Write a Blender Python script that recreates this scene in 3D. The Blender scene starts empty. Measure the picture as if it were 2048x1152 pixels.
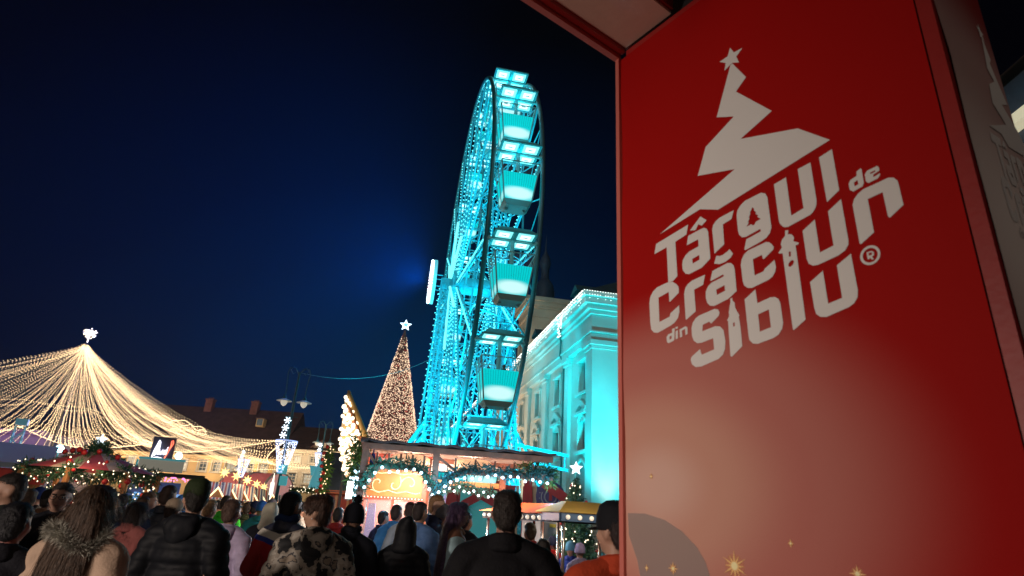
import bpy, bmesh, math, random
import numpy as np
from mathutils import Vector, Matrix, noise
from mathutils.geometry import tessellate_polygon
R_ = math.radians
rng = random.Random(7)
nrng = np.random.default_rng(7)
scene = bpy.context.scene
C = scene.collection

# ------------------------------------------------------------------ camera
F = 1192.0                                   # focal length in photo pixels (2048 wide)
CAMZ = 1.65
_up = Vector((186, 3076, -F)).normalized()   # world up seen in camera space (zenith vanishing point)
_fw = Vector((0, 0, -1)); _fh = (_fw - _up * _fw.dot(_up)).normalized(); _rt = _fh.cross(_up)
M3 = Matrix((_rt, _fh, _up))
CAM = Vector((0, 0, CAMZ))
cam = bpy.data.cameras.new('camera'); cam_o = bpy.data.objects.new('camera', cam); C.objects.link(cam_o)
cam.sensor_width = 36; cam.lens = F / 2048 * 36; cam.clip_end = 2000; cam.clip_start = 0.05
cam.dof.use_dof = True; cam.dof.focus_distance = 34; cam.dof.aperture_fstop = 4.0
cam_o.matrix_world = Matrix.Translation(CAM) @ M3.to_4x4()
scene.camera = cam_o

def ray(px, py): return (M3 @ Vector((px - 1024, -(py - 576), -F))).normalized()
def P(px, py, d):
    r = ray(px, py); return CAM + r * (d / math.hypot(r.x, r.y))
def on_plane(px, py, o, n):
    r = ray(px, py); return CAM + r * ((o - CAM).dot(n) / r.dot(n))
def on_ground(px, d):                        # ground point at the azimuth a column has at eye height
    r = P(px, 990 + 0.06 * (px - 500), d); return Vector((r.x, r.y, 0))

# ------------------------------------------------------------------ sky (night), dim sun, exposure
w = bpy.data.worlds.new('World'); scene.world = w; w.use_nodes = True
nt = w.node_tree; nt.nodes.clear()
_o = nt.nodes.new('ShaderNodeOutputWorld'); _b = nt.nodes.new('ShaderNodeBackground')
_tc = nt.nodes.new('ShaderNodeTexCoord'); _dot = nt.nodes.new('ShaderNodeVectorMath'); _dot.operation = 'DOT_PRODUCT'
_sc = nt.nodes.new('ShaderNodeVectorMath'); _sc.operation = 'MULTIPLY'; _sc.inputs[1].default_value = (1, 1, 2)
_nm = nt.nodes.new('ShaderNodeVectorMath'); _nm.operation = 'NORMALIZE'
_d = P(840, 800, 10) - CAM; _d.z *= 2; _d.normalize(); _dot.inputs[1].default_value = _d
_r = nt.nodes.new('ShaderNodeValToRGB')
_e = _r.color_ramp.elements
_e[0].position = 0.0; _e[0].color = (.0003, .0002, .0007, 1)
_e[1].position = 1.0; _e[1].color = (.0003, .0140, .0560, 1)
for _p, _c in ((.72, (.0004, .0003, .0012, 1)), (.80, (.0002, .0011, .0075, 1)), (.87, (.0003, .0022, .0130, 1)), (.93, (.0004, .0052, .0230, 1))):
    _x = _e.new(_p); _x.color = _c
nt.links.new(_tc.outputs['Generated'], _sc.inputs[0]); nt.links.new(_sc.outputs[0], _nm.inputs[0]); nt.links.new(_nm.outputs[0], _dot.inputs[0]); nt.links.new(_dot.outputs['Value'], _r.inputs[0])
nt.links.new(_r.outputs[0], _b.inputs[0]); _b.inputs[1].default_value = 1.0
nt.links.new(_b.outputs[0], _o.inputs[0])
sun = bpy.data.lights.new('sun', 'SUN'); sun.energy = 0.34; sun.angle = R_(30); sun.color = (1, .80, .66)
sun_o = bpy.data.objects.new('sun', sun); C.objects.link(sun_o)
sun_o.rotation_euler = Vector((.22, .85, -.44)).to_track_quat('-Z', 'Y').to_euler()
scene.view_settings.view_transform = 'Standard'; scene.view_settings.look = 'None'
scene.view_settings.exposure = 0; scene.view_settings.gamma = 1; scene.view_settings.use_curve_mapping = False
scene.cycles.use_denoising = True
scene.cycles.sample_clamp_indirect = 2.0
scene.cycles.max_bounces = 5; scene.cycles.diffuse_bounces = 2; scene.cycles.glossy_bounces = 2
scene.cycles.transparent_max_bounces = 12; scene.cycles.transmission_bounces = 4
scene.cycles.caustics_reflective = False; scene.cycles.caustics_refractive = False

# ------------------------------------------------------------------ helpers
def mat(name, col, rough=.6, metal=0, emit=None, es=0, var=0, vs=4, bump=0, bs=30, alpha=1, sample=False, coords='Object', trans=0, spec=.5):
    m = bpy.data.materials.new(name); m.use_nodes = True
    n = m.node_tree.nodes; l = m.node_tree.links; b = n['Principled BSDF']
    b.inputs['Base Color'].default_value = (*col, 1); b.inputs['Roughness'].default_value = rough
    b.inputs['Metallic'].default_value = metal; b.inputs['Alpha'].default_value = alpha
    b.inputs['Specular IOR Level'].default_value = spec
    if trans: b.inputs['Transmission Weight'].default_value = trans
    if emit:
        b.inputs['Emission Color'].default_value = (*emit, 1); b.inputs['Emission Strength'].default_value = es
        m.cycles.emission_sampling = 'AUTO' if sample else 'NONE'
    if var or bump:
        tc = n.new('ShaderNodeTexCoord')
    if var:
        t = n.new('ShaderNodeTexNoise'); t.inputs['Scale'].default_value = vs; t.inputs['Detail'].default_value = 5
        l.new(tc.outputs[coords], t.inputs['Vector'])
        r = n.new('ShaderNodeValToRGB'); e = r.color_ramp.elements
        e[0].position = .3; e[1].position = .7
        e[0].color = (*[c * (1 - var) for c in col], 1); e[1].color = (*[min(1, c * (1 + var)) for c in col], 1)
        l.new(t.outputs['Fac'], r.inputs[0]); l.new(r.outputs[0], b.inputs['Base Color'])
    if bump:
        t2 = n.new('ShaderNodeTexNoise'); t2.inputs['Scale'].default_value = bs; t2.inputs['Detail'].default_value = 4
        l.new(tc.outputs[coords], t2.inputs['Vector'])
        bp = n.new('ShaderNodeBump'); bp.inputs['Strength'].default_value = bump; bp.inputs['Distance'].default_value = .02
        l.new(t2.outputs['Fac'], bp.inputs['Height']); l.new(bp.outputs[0], b.inputs['Normal'])
    return m
def ramp_mat(name, expr, stops, rough=.6, interp='CONSTANT', bump=0, bs=30):
    """colour from object coordinates: value = ax*|x| + bx*x + by*y + bz*z + c"""
    m = mat(name, (.5, .5, .5), rough, bump=bump, bs=bs); n = m.node_tree.nodes; l = m.node_tree.links; b = n['Principled BSDF']
    tc = n.new('ShaderNodeTexCoord'); sp = n.new('ShaderNodeSeparateXYZ'); l.new(tc.outputs['Object'], sp.inputs[0])
    def mul(sock, k):
        q = n.new('ShaderNodeMath'); q.operation = 'MULTIPLY'; l.new(sock, q.inputs[0]); q.inputs[1].default_value = k; return q.outputs[0]
    def add(a, c):
        q = n.new('ShaderNodeMath'); q.operation = 'ADD'; l.new(a, q.inputs[0])
        if isinstance(c, float): q.inputs[1].default_value = c
        else: l.new(c, q.inputs[1])
        return q.outputs[0]
    ab = n.new('ShaderNodeMath'); ab.operation = 'ABSOLUTE'; l.new(sp.outputs[0], ab.inputs[0])
    v = add(add(mul(ab.outputs[0], expr.get('ax', 0)), mul(sp.outputs[0], expr.get('bx', 0))),
            add(mul(sp.outputs[1], expr.get('by', 0)), mul(sp.outputs[2], expr.get('bz', 0))))
    v = add(v, float(expr.get('c', 0)))
    if expr.get('fract'):
        q = n.new('ShaderNodeMath'); q.operation = 'FRACT'; l.new(v, q.inputs[0]); v = q.outputs[0]
    r = n.new('ShaderNodeValToRGB'); r.color_ramp.interpolation = interp; e = r.color_ramp.elements
    e[0].position, e[0].color = stops[0][0], (*stops[0][1], 1); e[1].position, e[1].color = stops[1][0], (*stops[1][1], 1)
    for p_, c_ in stops[2:]:
        x = e.new(p_); x.color = (*c_, 1)
    l.new(v, r.inputs[0]); l.new(r.outputs[0], b.inputs['Base Color'])
    return m

STUFF = {'light_string', 'edge_string', 'ring_garland', 'fairy_lights', 'awning_lights', 'gable_lights', 'rivet_lights', 'sign_bulbs', 'star_burst', 'neon_script', 'pompom'}
MW = {}                                      # world matrix of each Empty / root
def tag(o, label=None, cat=None, group=None, kind=None):
    if label: o['label'] = label
    if cat: o['category'] = cat
    if group: o['group'] = group
    if kind: o['kind'] = kind
    return o
def empty(name, loc, rz=0, label=None, cat=None, group=None):
    o = bpy.data.objects.new(name, None); C.objects.link(o); o.location = loc; o.rotation_euler = (0, 0, rz)
    o.empty_display_size = .2
    MW[o.name] = Matrix.Translation(Vector(loc)) @ Matrix.Rotation(rz, 4, 'Z')
    return tag(o, label, cat, group)
def link_mesh(name, me, m, parent=None, smooth=False):
    o = bpy.data.objects.new(name, me); C.objects.link(o)
    if parent is not None:
        o.parent = parent
        MW[o.name] = MW[parent.name]
    else:
        MW[o.name] = Matrix.Identity(4)
    for q in (m if isinstance(m, (list, tuple)) else [m]): me.materials.append(q)
    if smooth:
        me.polygons.foreach_set('use_smooth', [True] * len(me.polygons))
    return o
class MB:
    def __init__(s): s.v = []; s.f = []; s.mi = []
    def add(s, vs, fs, mi=0):
        k = len(s.v); s.v.extend(Vector(q) for q in vs); s.f.extend(tuple(i + k for i in f) for f in fs); s.mi.extend([mi] * len(fs)); return s
    def hexa(s, p, mi=0):                    # 8 corners: bottom 4 ccw, top 4 ccw
        return s.add(p, [(3, 2, 1, 0), (4, 5, 6, 7), (0, 1, 5, 4), (1, 2, 6, 5), (2, 3, 7, 6), (3, 0, 4, 7)], mi)
    def box(s, c, size, rz=0, mi=0):
        c = Vector(c); x, y, z = [q / 2 for q in size]; m = Matrix.Rotation(rz, 3, 'Z')
        return s.hexa([c + m @ Vector(q) for q in ((-x, -y, -z), (x, -y, -z), (x, y, -z), (-x, y, -z), (-x, -y, z), (x, -y, z), (x, y, z), (-x, y, z))], mi)
    def bar(s, a, b, w, h=None, up=(0, 0, 1), mi=0):
        a = Vector(a); b = Vector(b); h = h or w; d = (b - a).normalized(); u = Vector(up)
        if abs(d.dot(u)) > .97: u = Vector((1, 0, 0))
        x = d.cross(u).normalized() * w / 2; y = x.cross(d).normalized() * h / 2
        return s.hexa([a - x - y, a + x - y, b + x - y, b - x - y, a - x + y, a + x + y, b + x + y, b - x + y], mi)
    def tube(s, pts, r, n=8, cap=True, mi=0):
        pts = [Vector(p) for p in pts]; rs = r if isinstance(r, (list, tuple)) else [r] * len(pts); rings = []
        u = None
        for i, p in enumerate(pts):
            d = (pts[min(i + 1, len(pts) - 1)] - pts[max(i - 1, 0)]).normalized()
            if u is None: u = d.orthogonal().normalized()
            u = (u - d * u.dot(d)); u = u.normalized() if u.length > 1e-6 else d.orthogonal().normalized(); v = d.cross(u)
            rings.append([p + (u * math.cos(2 * math.pi * k / n) + v * math.sin(2 * math.pi * k / n)) * rs[i] for k in range(n)])
        vs = [q for g in rings for q in g]; fs = []
        for i in range(len(pts) - 1):
            for k in range(n): fs.append((i * n + k, i * n + (k + 1) % n, (i + 1) * n + (k + 1) % n, (i + 1) * n + k))
        if cap: fs.append(tuple(range(n - 1, -1, -1))); fs.append(tuple(range((len(pts) - 1) * n, len(pts) * n)))
        return s.add(vs, fs, mi)
    def octa(s, p, r, mi=0):
        p = Vector(p)
        return s.add([p + Vector(q) * r for q in ((1, 0, 0), (0, 1, 0), (-1, 0, 0), (0, -1, 0), (0, 0, 1), (0, 0, -1))],
                     [(0, 1, 4), (1, 2, 4), (2, 3, 4), (3, 0, 4), (1, 0, 5), (2, 1, 5), (3, 2, 5), (0, 3, 5)], mi)
    def ball(s, p, r, n=8, m=6, mi=0):
        p = Vector(p); r = Vector(r) if isinstance(r, (list, tuple, Vector)) else Vector((r, r, r)); vs = [p + Vector((0, 0, r.z))]
        for j in range(1, m):
            t = math.pi * j / m
            for k in range(n):
                a = 2 * math.pi * k / n; vs.append(p + Vector((r.x * math.sin(t) * math.cos(a), r.y * math.sin(t) * math.sin(a), r.z * math.cos(t))))
        vs.append(p - Vector((0, 0, r.z))); fs = [(0, 1 + k, 1 + (k + 1) % n) for k in range(n)]
        for j in range(m - 2):
            for k in range(n): fs.append((1 + j * n + k, 1 + (j + 1) * n + k, 1 + (j + 1) * n + (k + 1) % n, 1 + j * n + (k + 1) % n))
        e = len(vs) - 1; fs += [(e, e - n + (k + 1) % n, e - n + k) for k in range(n)]
        return s.add(vs, fs, mi)
    def lathe(s, prof, c=(0, 0, 0), n=24, mi=0):
        c = Vector(c); vs = []; fs = []
        for r, z in prof:
            for k in range(n): a = 2 * math.pi * k / n; vs.append(c + Vector((r * math.cos(a), r * math.sin(a), z)))
        for i in range(len(prof) - 1):
            for k in range(n): fs.append((i * n + k, i * n + (k + 1) % n, (i + 1) * n + (k + 1) % n, (i + 1) * n + k))
        return s.add(vs, fs, mi)
    def slab(s, poly, ext, mi=0):            # polygon extruded by vector
        ext = Vector(ext); n = len(poly); poly = [Vector(p) for p in poly]
        tri = tessellate_polygon([poly]); vs = poly + [p + ext for p in poly]
        fs = [tuple(t) for t in tri] + [tuple(i + n for i in t[::-1]) for t in tri] + [(i, (i + 1) % n, (i + 1) % n + n, i + n) for i in range(n)]
        return s.add(vs, fs, mi)
    def build(s, name, m, parent=None, world=True, smooth=False, fixn=True):
        vs = s.v
        if parent is not None and world:
            inv = MW[parent.name].inverted(); vs = [inv @ v for v in vs]
        me = bpy.data.meshes.new(name); me.from_pydata([tuple(v) for v in vs], [], s.f)
        o = link_mesh(name, me, m, parent, smooth)
        if name in STUFF: o['kind'] = 'stuff'
        if isinstance(m, (list, tuple)): me.polygons.foreach_set('material_index', s.mi)
        if fixn and len(s.f) < 30000:
            bm = bmesh.new(); bm.from_mesh(me); bmesh.ops.recalc_face_normals(bm, faces=bm.faces); bm.to_mesh(me); bm.free()
        me.update()
        return o
def copy_tree(o, parent=None):
    c = o.copy(); C.objects.link(c); c.parent = parent
    for ch in list(o.children): copy_tree(ch, c)
    return c
def lamp(name, typ, loc, energy, col, size=.2, aim=None, spot=60, blend=.6):
    d = bpy.data.lights.new(name, typ); d.energy = energy; d.color = col
    if typ == 'SPOT': d.spot_size = R_(spot); d.spot_blend = blend; d.shadow_soft_size = size
    elif typ == 'POINT': d.shadow_soft_size = size
    else: d.size = size
    o = bpy.data.objects.new(name, d); C.objects.link(o); o.location = loc
    if aim is not None: o.rotation_euler = (Vector(aim) - Vector(loc)).to_track_quat('-Z', 'Y').to_euler()
    return o
def catenary(a, b, sag, n):
    a = Vector(a); b = Vector(b)
    return [a.lerp(b, t / n) - Vector((0, 0, sag * 4 * (t / n) * (1 - t / n))) for t in range(n + 1)]
def resample(pts, step):
    out = [pts[0].copy()]; acc = 0
    for a, b in zip(pts, pts[1:]):
        L = (b - a).length; t = step - acc
        while t <= L: out.append(a.lerp(b, t / L)); t += step
        acc = L - (t - step)
    return out
def needles(mb, path, rad, per_m, ln, wd, mi=0, droop=.3):
    path = [Vector(p) for p in path]
    for a, b in zip(path, path[1:]):
        L = (b - a).length
        for _ in range(max(1, int(L * per_m))):
            p = a.lerp(b, rng.random()); d = Vector((rng.gauss(0, 1), rng.gauss(0, 1), rng.gauss(0, 1))).normalized()
            q = p + d * rad * rng.uniform(.1, 1); d = (d + Vector((0, 0, -droop)) + (b - a).normalized() * rng.uniform(-.6, .6)).normalized()
            s_ = d.orthogonal().normalized(); s_.rotate(Matrix.Rotation(rng.random() * 6.28, 3, d)); k = rng.uniform(.6, 1.3)
            mb.add([q - s_ * wd * k, q + s_ * wd * k, q + d * ln * k], [(0, 1, 2)], mi)
def wall_holes(mb, O, S, N, s0, s1, z0, z1, holes, depth=.3, mi=0):
    """wall in the plane O + s*S + z*Z with rectangular openings and reveals of the given depth going against N"""
    Zv = Vector((0, 0, 1)); f = lambda s, z, o=0: O + S * s + Zv * z + N * o
    xs = sorted({s0, s1, *[h[0] for h in holes], *[h[1] for h in holes]}); zs = sorted({z0, z1, *[h[2] for h in holes], *[h[3] for h in holes]})
    for a, b in zip(xs, xs[1:]):
        for c, d in zip(zs, zs[1:]):
            m_, n_ = (a + b) / 2, (c + d) / 2
            if any(h[0] < m_ < h[1] and h[2] < n_ < h[3] for h in holes): continue
            mb.add([f(a, c), f(b, c), f(b, d), f(a, d)], [(0, 1, 2, 3)], mi)
    for a, b, c, d in holes:
        for (p, q) in (((a, c), (b, c)), ((b, c), (b, d)), ((b, d), (a, d)), ((a, d), (a, c))):
            mb.add([f(*p), f(*q), f(*q, -depth), f(*p, -depth)], [(0, 1, 2, 3)], mi)
def window(parent, O, S, N, h, mf, mg, nx=2, nz=3, depth=.22, arch=False, fw=.09, mw=.05):
    """a window in the opening h = (s0,s1,z0,z1): frame with glazing bars, its pane a sub-part"""
    Zv = Vector((0, 0, 1)); f = lambda s, z, o=0: O + S * s + Zv * z + N * o
    a, b, c, d = h; m = MB()
    for (p, q) in (((a, c), (b, c)), ((a, d), (b, d))): m.bar(f(p[0], p[1] + (fw / 2 if p[1] == c else -fw / 2), -depth + .05), f(q[0], q[1] + (fw / 2 if q[1] == c else -fw / 2), -depth + .05), fw, fw, up=N)
    for s_ in (a + fw / 2, b - fw / 2): m.bar(f(s_, c, -depth + .05), f(s_, d, -depth + .05), fw, fw * .9, up=N)
    for k in range(1, nx): s_ = a + (b - a) * k / nx; m.bar(f(s_, c, -depth + .04), f(s_, d, -depth + .04), mw, mw, up=N)
    for k in range(1, nz): z_ = c + (d - c) * k / nz; m.bar(f(a, z_, -depth + .035), f(b, z_, -depth + .035), mw, mw, up=N)
    o = m.build('window', mf, parent)
    g = MB(); g.add([f(a, c, -depth), f(b, c, -depth), f(b, d, -depth), f(a, d, -depth)], [(0, 1, 2, 3)]); g.build('pane', mg, o)
    return o
def star_poly(c, r, ri, n, X, Y, rot=0):
    return [c + (X * math.sin(rot + math.pi * k / n) + Y * math.cos(rot + math.pi * k / n)) * (r if k % 2 == 0 else ri) for k in range(2 * n)]

CYAN = (0.0, .74, .94)
M = {}
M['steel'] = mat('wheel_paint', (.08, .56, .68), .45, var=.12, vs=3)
M['steel_dark'] = mat('rim_paint', (.10, .22, .26), .4, var=.1, vs=3)
M['led_cyan'] = mat('led_cyan', (.4, .9, .9), .4, emit=(.14, .92, 1), es=1.25)
M['led_tube'] = mat('led_tube', (.4, .9, .9), .4, emit=(.22, 1, 1), es=1.05)
M['bulb_warm'] = mat('bulb_warm', (.10, .06, .03), .6, emit=(1, .68, .36), es=2.5)
M['bulb_white'] = mat('bulb_white', (.9, .9, .9), .3, emit=(1, .82, .56), es=2.4)
M['bulb_cool'] = mat('bulb_cool', (.8, .9, 1), .3, emit=(.62, .88, 1), es=2.4)
M['wire'] = mat('wire', (.03, .03, .03), .6)
M['black'] = mat('black_metal', (.015, .015, .017), .5)
M['glass_dark'] = mat('night_pane', (.012, .018, .03), .08, var=.3, vs=.8)

# ================================================================== GROUND
m = MB(); m.add([(-400, -60, 0), (400, -60, 0), (400, 700, 0), (-400, 700, 0)], [(0, 1, 2, 3)])
gm = mat('paving', (.16, .15, .14), .55, var=.25, vs=.6, bump=.4, bs=3)
tag(m.build('ground', gm), 'grey stone paving of the town square', 'ground', kind='structure')

# ================================================================== ENTRANCE GATE (red printed pillar next to the camera)
GH = 3.95
G0 = P(1237, 118, (GH - CAMZ) / math.tan(R_(42.127)))          # top of the far corner of the red face
D1 = ray(86, 985); D1.z = 0; D1.normalize()                    # red face recedes along D1
NB = Vector((D1.y, -D1.x, 0))
if NB.dot(-G0) < 0: NB = -NB                                   # outward normal of the red face, towards the passage
D2 = -NB                                                       # header spans along -D2
GW = 1.345                                                     # width of the red face
def red(s, z, o=0): return Vector((G0.x, G0.y, 0)) - D1 * s + Vector((0, 0, z)) + NB * o
def red_px(px, py):
    q = on_plane(px, py, G0, NB); return ((Vector((G0.x, G0.y, 0)) - q).dot(D1), q.z)
def front(t, z, o=0): return red(GW, z) + D2 * t - D1 * o      # face towards the camera, t from the near edge
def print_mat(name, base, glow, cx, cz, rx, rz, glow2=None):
    """printed fabric: a base colour with a soft glow drawn in (flat print, on the side panel also painted light), weave bump, panel coordinates from UV"""
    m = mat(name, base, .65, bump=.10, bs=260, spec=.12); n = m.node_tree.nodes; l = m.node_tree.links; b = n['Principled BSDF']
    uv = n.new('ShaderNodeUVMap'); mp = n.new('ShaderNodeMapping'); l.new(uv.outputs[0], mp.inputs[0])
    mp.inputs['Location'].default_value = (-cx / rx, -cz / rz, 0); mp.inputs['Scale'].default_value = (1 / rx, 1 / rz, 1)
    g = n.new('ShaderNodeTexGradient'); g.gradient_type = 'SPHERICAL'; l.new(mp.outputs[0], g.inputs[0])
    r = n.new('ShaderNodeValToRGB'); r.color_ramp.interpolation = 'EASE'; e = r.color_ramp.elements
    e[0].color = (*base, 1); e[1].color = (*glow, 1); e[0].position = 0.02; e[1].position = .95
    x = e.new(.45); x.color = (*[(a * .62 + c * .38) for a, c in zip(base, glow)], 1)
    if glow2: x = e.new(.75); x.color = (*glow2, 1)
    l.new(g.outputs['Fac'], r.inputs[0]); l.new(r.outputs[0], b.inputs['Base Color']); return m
def panel(name, f, w_, z0, z1, m_, parent, nx=10, nz=16):
    """stretched fabric panel with slight puckers near its edge and uv = panel metres"""
    vs, fs, uv = [], [], []
    for j in range(nz + 1):
        for i in range(nx + 1):
            s_ = w_ * i / nx; z_ = z0 + (z1 - z0) * j / nz
            ed = math.exp(-s_ / .07) * (.004 * math.sin(z_ * 9) + .003 * math.sin(z_ * 23 + 1)) + .0006 * math.sin(z_ * 3 + s_ * 4)
            vs.append(f(s_, z_, ed)); uv.append((s_, z_))
    for j in range(nz):
        for i in range(nx): a = j * (nx + 1) + i; fs.append((a, a + 1, a + nx + 2, a + nx + 1))
    mb = MB(); mb.add(vs, fs); o = mb.build(name, m_, parent, smooth=True)
    me = o.data; ul = me.uv_layers.new(name='UVMap')
    for lp in me.loops: ul.data[lp.index].uv = uv[lp.vertex_index]
    return o
gate = empty('entrance_gate', (G0.x, G0.y, 0), 0, 'tall red fabric gate pillar and overhead beam with white fair lettering', 'gate')
M['red_print'] = print_mat('red_print', (.36, .003, .002), (.66, .42, .35), .16, 1.80, 1.10, .82, (.58, .30, .23))  # pale lower corner: printed glow with the light falling there painted into it
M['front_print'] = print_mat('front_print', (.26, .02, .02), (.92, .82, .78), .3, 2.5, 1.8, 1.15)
M['gate_frame'] = mat('gate_frame', (.30, .012, .010), .45, var=.1, bump=.05, bs=40)
M['gate_trim'] = mat('gate_trim', (.55, .14, .11), .5)
M['gate_soffit'] = mat('gate_soffit', (.74, .50, .40), .6, var=.06, vs=3, bump=.05, bs=25)
M['print_white'] = mat('print_white', (.72, .71, .69), .5, bump=.08, bs=260)
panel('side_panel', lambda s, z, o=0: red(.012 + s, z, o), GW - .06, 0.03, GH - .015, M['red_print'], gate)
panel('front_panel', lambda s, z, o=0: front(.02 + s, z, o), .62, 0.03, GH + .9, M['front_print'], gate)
m = MB()                                     # aluminium frame: edge profiles with a seam
m.bar(red(.003, 0, -.01), red(.003, GH, -.01), .022, .05, up=NB); m.build('edge_profile', M['gate_trim'], gate)
m = MB(); m.bar(red(GW - .022, 0, -.018), red(GW - .022, GH, -.018), .04, .05, up=NB); m.build('edge_profile', M['gate_frame'], gate)
m = MB(); m.bar(red(.05, GH - .004, -.02), red(GW, GH - .004, -.02), .03, .05, up=(0, 0, 1)); m.build('edge_profile', M['gate_frame'], gate)
m = MB()
b0, b1 = red(.03, 0, -.05), red(GW - .02, 0, -.05); e_ = D2 * .6
m.hexa([b0, b1, b1 + e_, b0 + e_] + [q + Vector((0, 0, GH + .86)) for q in (b0, b1, b1 + e_, b0 + e_)]); m.build('pillar_core', M['black'], gate)
hz = Vector((0, 0, 1)); HL = 8.0; L2 = -D2 * HL
m = MB(); q = red(0.02, GH + .07, -.3); m.hexa([q, q - D1 * .03, q - D1 * .03 + L2 - D2 * .3, q + L2 - D2 * .3] + [v + hz * 1.0 for v in (q, q - D1 * .03, q - D1 * .03 + L2 - D2 * .3, q + L2 - D2 * .3)]); m.build('fascia', M['gate_frame'], gate)
m = MB(); q = red(0.0, GH - .01, -.0); m.bar(q + hz * .02, q + L2 + hz * .02, .032, .05); m.build('beam_trim', M['gate_trim'], gate)
m = MB(); q = red(0.034, GH + .03, -.0); m.bar(q, q + L2, .03, .04); m.build('beam_profile', M['gate_frame'], gate)
m = MB(); q = red(0.20, GH + .05, -.0); m.bar(q, q + L2, .30, .03); m.build('soffit_board', M['gate_soffit'], gate)
m = MB(); q = red(0.49, GH + .26, -.0); m.bar(q, q + L2, .26, .03); m.build('soffit_board', mat('soffit_red', (.42, .07, .07), .6, var=.1), gate)
m = MB(); q = red(0.354, GH + .155, -.0); m.bar(q, q + L2, .02, .2); m.build('soffit_step', M['gate_frame'], gate)
m = MB(); q = red(0.34, GH + .03, .25); m.box(q + hz * .05, (.10, .10, .035), rz=math.atan2(D1.y, D1.x)); 
q = red(.345, GH + .02, 1.0); m.bar(q, q - D2 * .35, .09, .03); m.build('bracket_plate', mat('galvanised', (.42, .43, .36), .4, .6), gate)
m = MB()                                     # black truss inside the header
for s_ in (.64, .86):
    for z_ in (GH + .10, GH + .38): m.tube([red(s_, z_, -.1), red(s_, z_, HL)], .025, 8)
for k in range(22):
    t0, t1 = .36 * k, .36 * (k + 1); a, b = (0, 1) if k % 2 else (1, 0)
    m.tube([red(.64, GH + (.10, .38)[a], t0), red(.64, GH + (.10, .38)[b], t1)], .016, 6); m.tube([red((.64, .86)[a], GH + .10, t0), red((.64, .86)[b], GH + .10, t1)], .016, 6)
    m.tube([red(.86, GH + (.10, .38)[a], t0), red(.86, GH + (.10, .38)[b], t1)], .016, 6)
m.ball(red(.64, GH + .10, .10), .055); m.ball(red(.86, GH + .10, .10), .055); m.build('truss', M['black'], gate)
m = MB(); q0, q1 = red(.0, 0, HL), red(GW, 0, HL); e_ = NB * .6
m.hexa([q0, q1, q1 + e_, q0 + e_] + [q + hz * (GH + .86) for q in (q0, q1, q1 + e_, q0 + e_)]); m.build('pillar', M['gate_frame'], gate)

gs_ = red(-.45, 2.25, HL - .12); ga_ = red(-2.4, 1.50, 0); gdir = (ga_ - gs_).normalized()
gfl = empty('gate_floodlight', (gs_.x, gs_.y, 0), 0, 'black floodlight on a bracket of the far gate pillar, aimed at the printed pillar', 'floodlight')
m = MB(); m.bar(gs_ - gdir * .34, gs_ - gdir * .06, .30, .22); m.build('housing', M['black'], gfl); m = MB(); m.bar(gs_ - gdir * .2, red(.03, 2.25, HL + .2), .05); m.build('bracket', M['black'], gfl)
m = MB(); m.bar(gs_ - gdir * .058, gs_ - gdir * .05, .26, .18); m.build('lens', mat('flood_lens', (1, .9, .8), .3, emit=(1, .85, .7), es=6), gfl)
lamp('gate_floodlight', 'SPOT', gs_, 1500, (1, .82, .70), .25, ga_, 74, 1.0)

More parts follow.
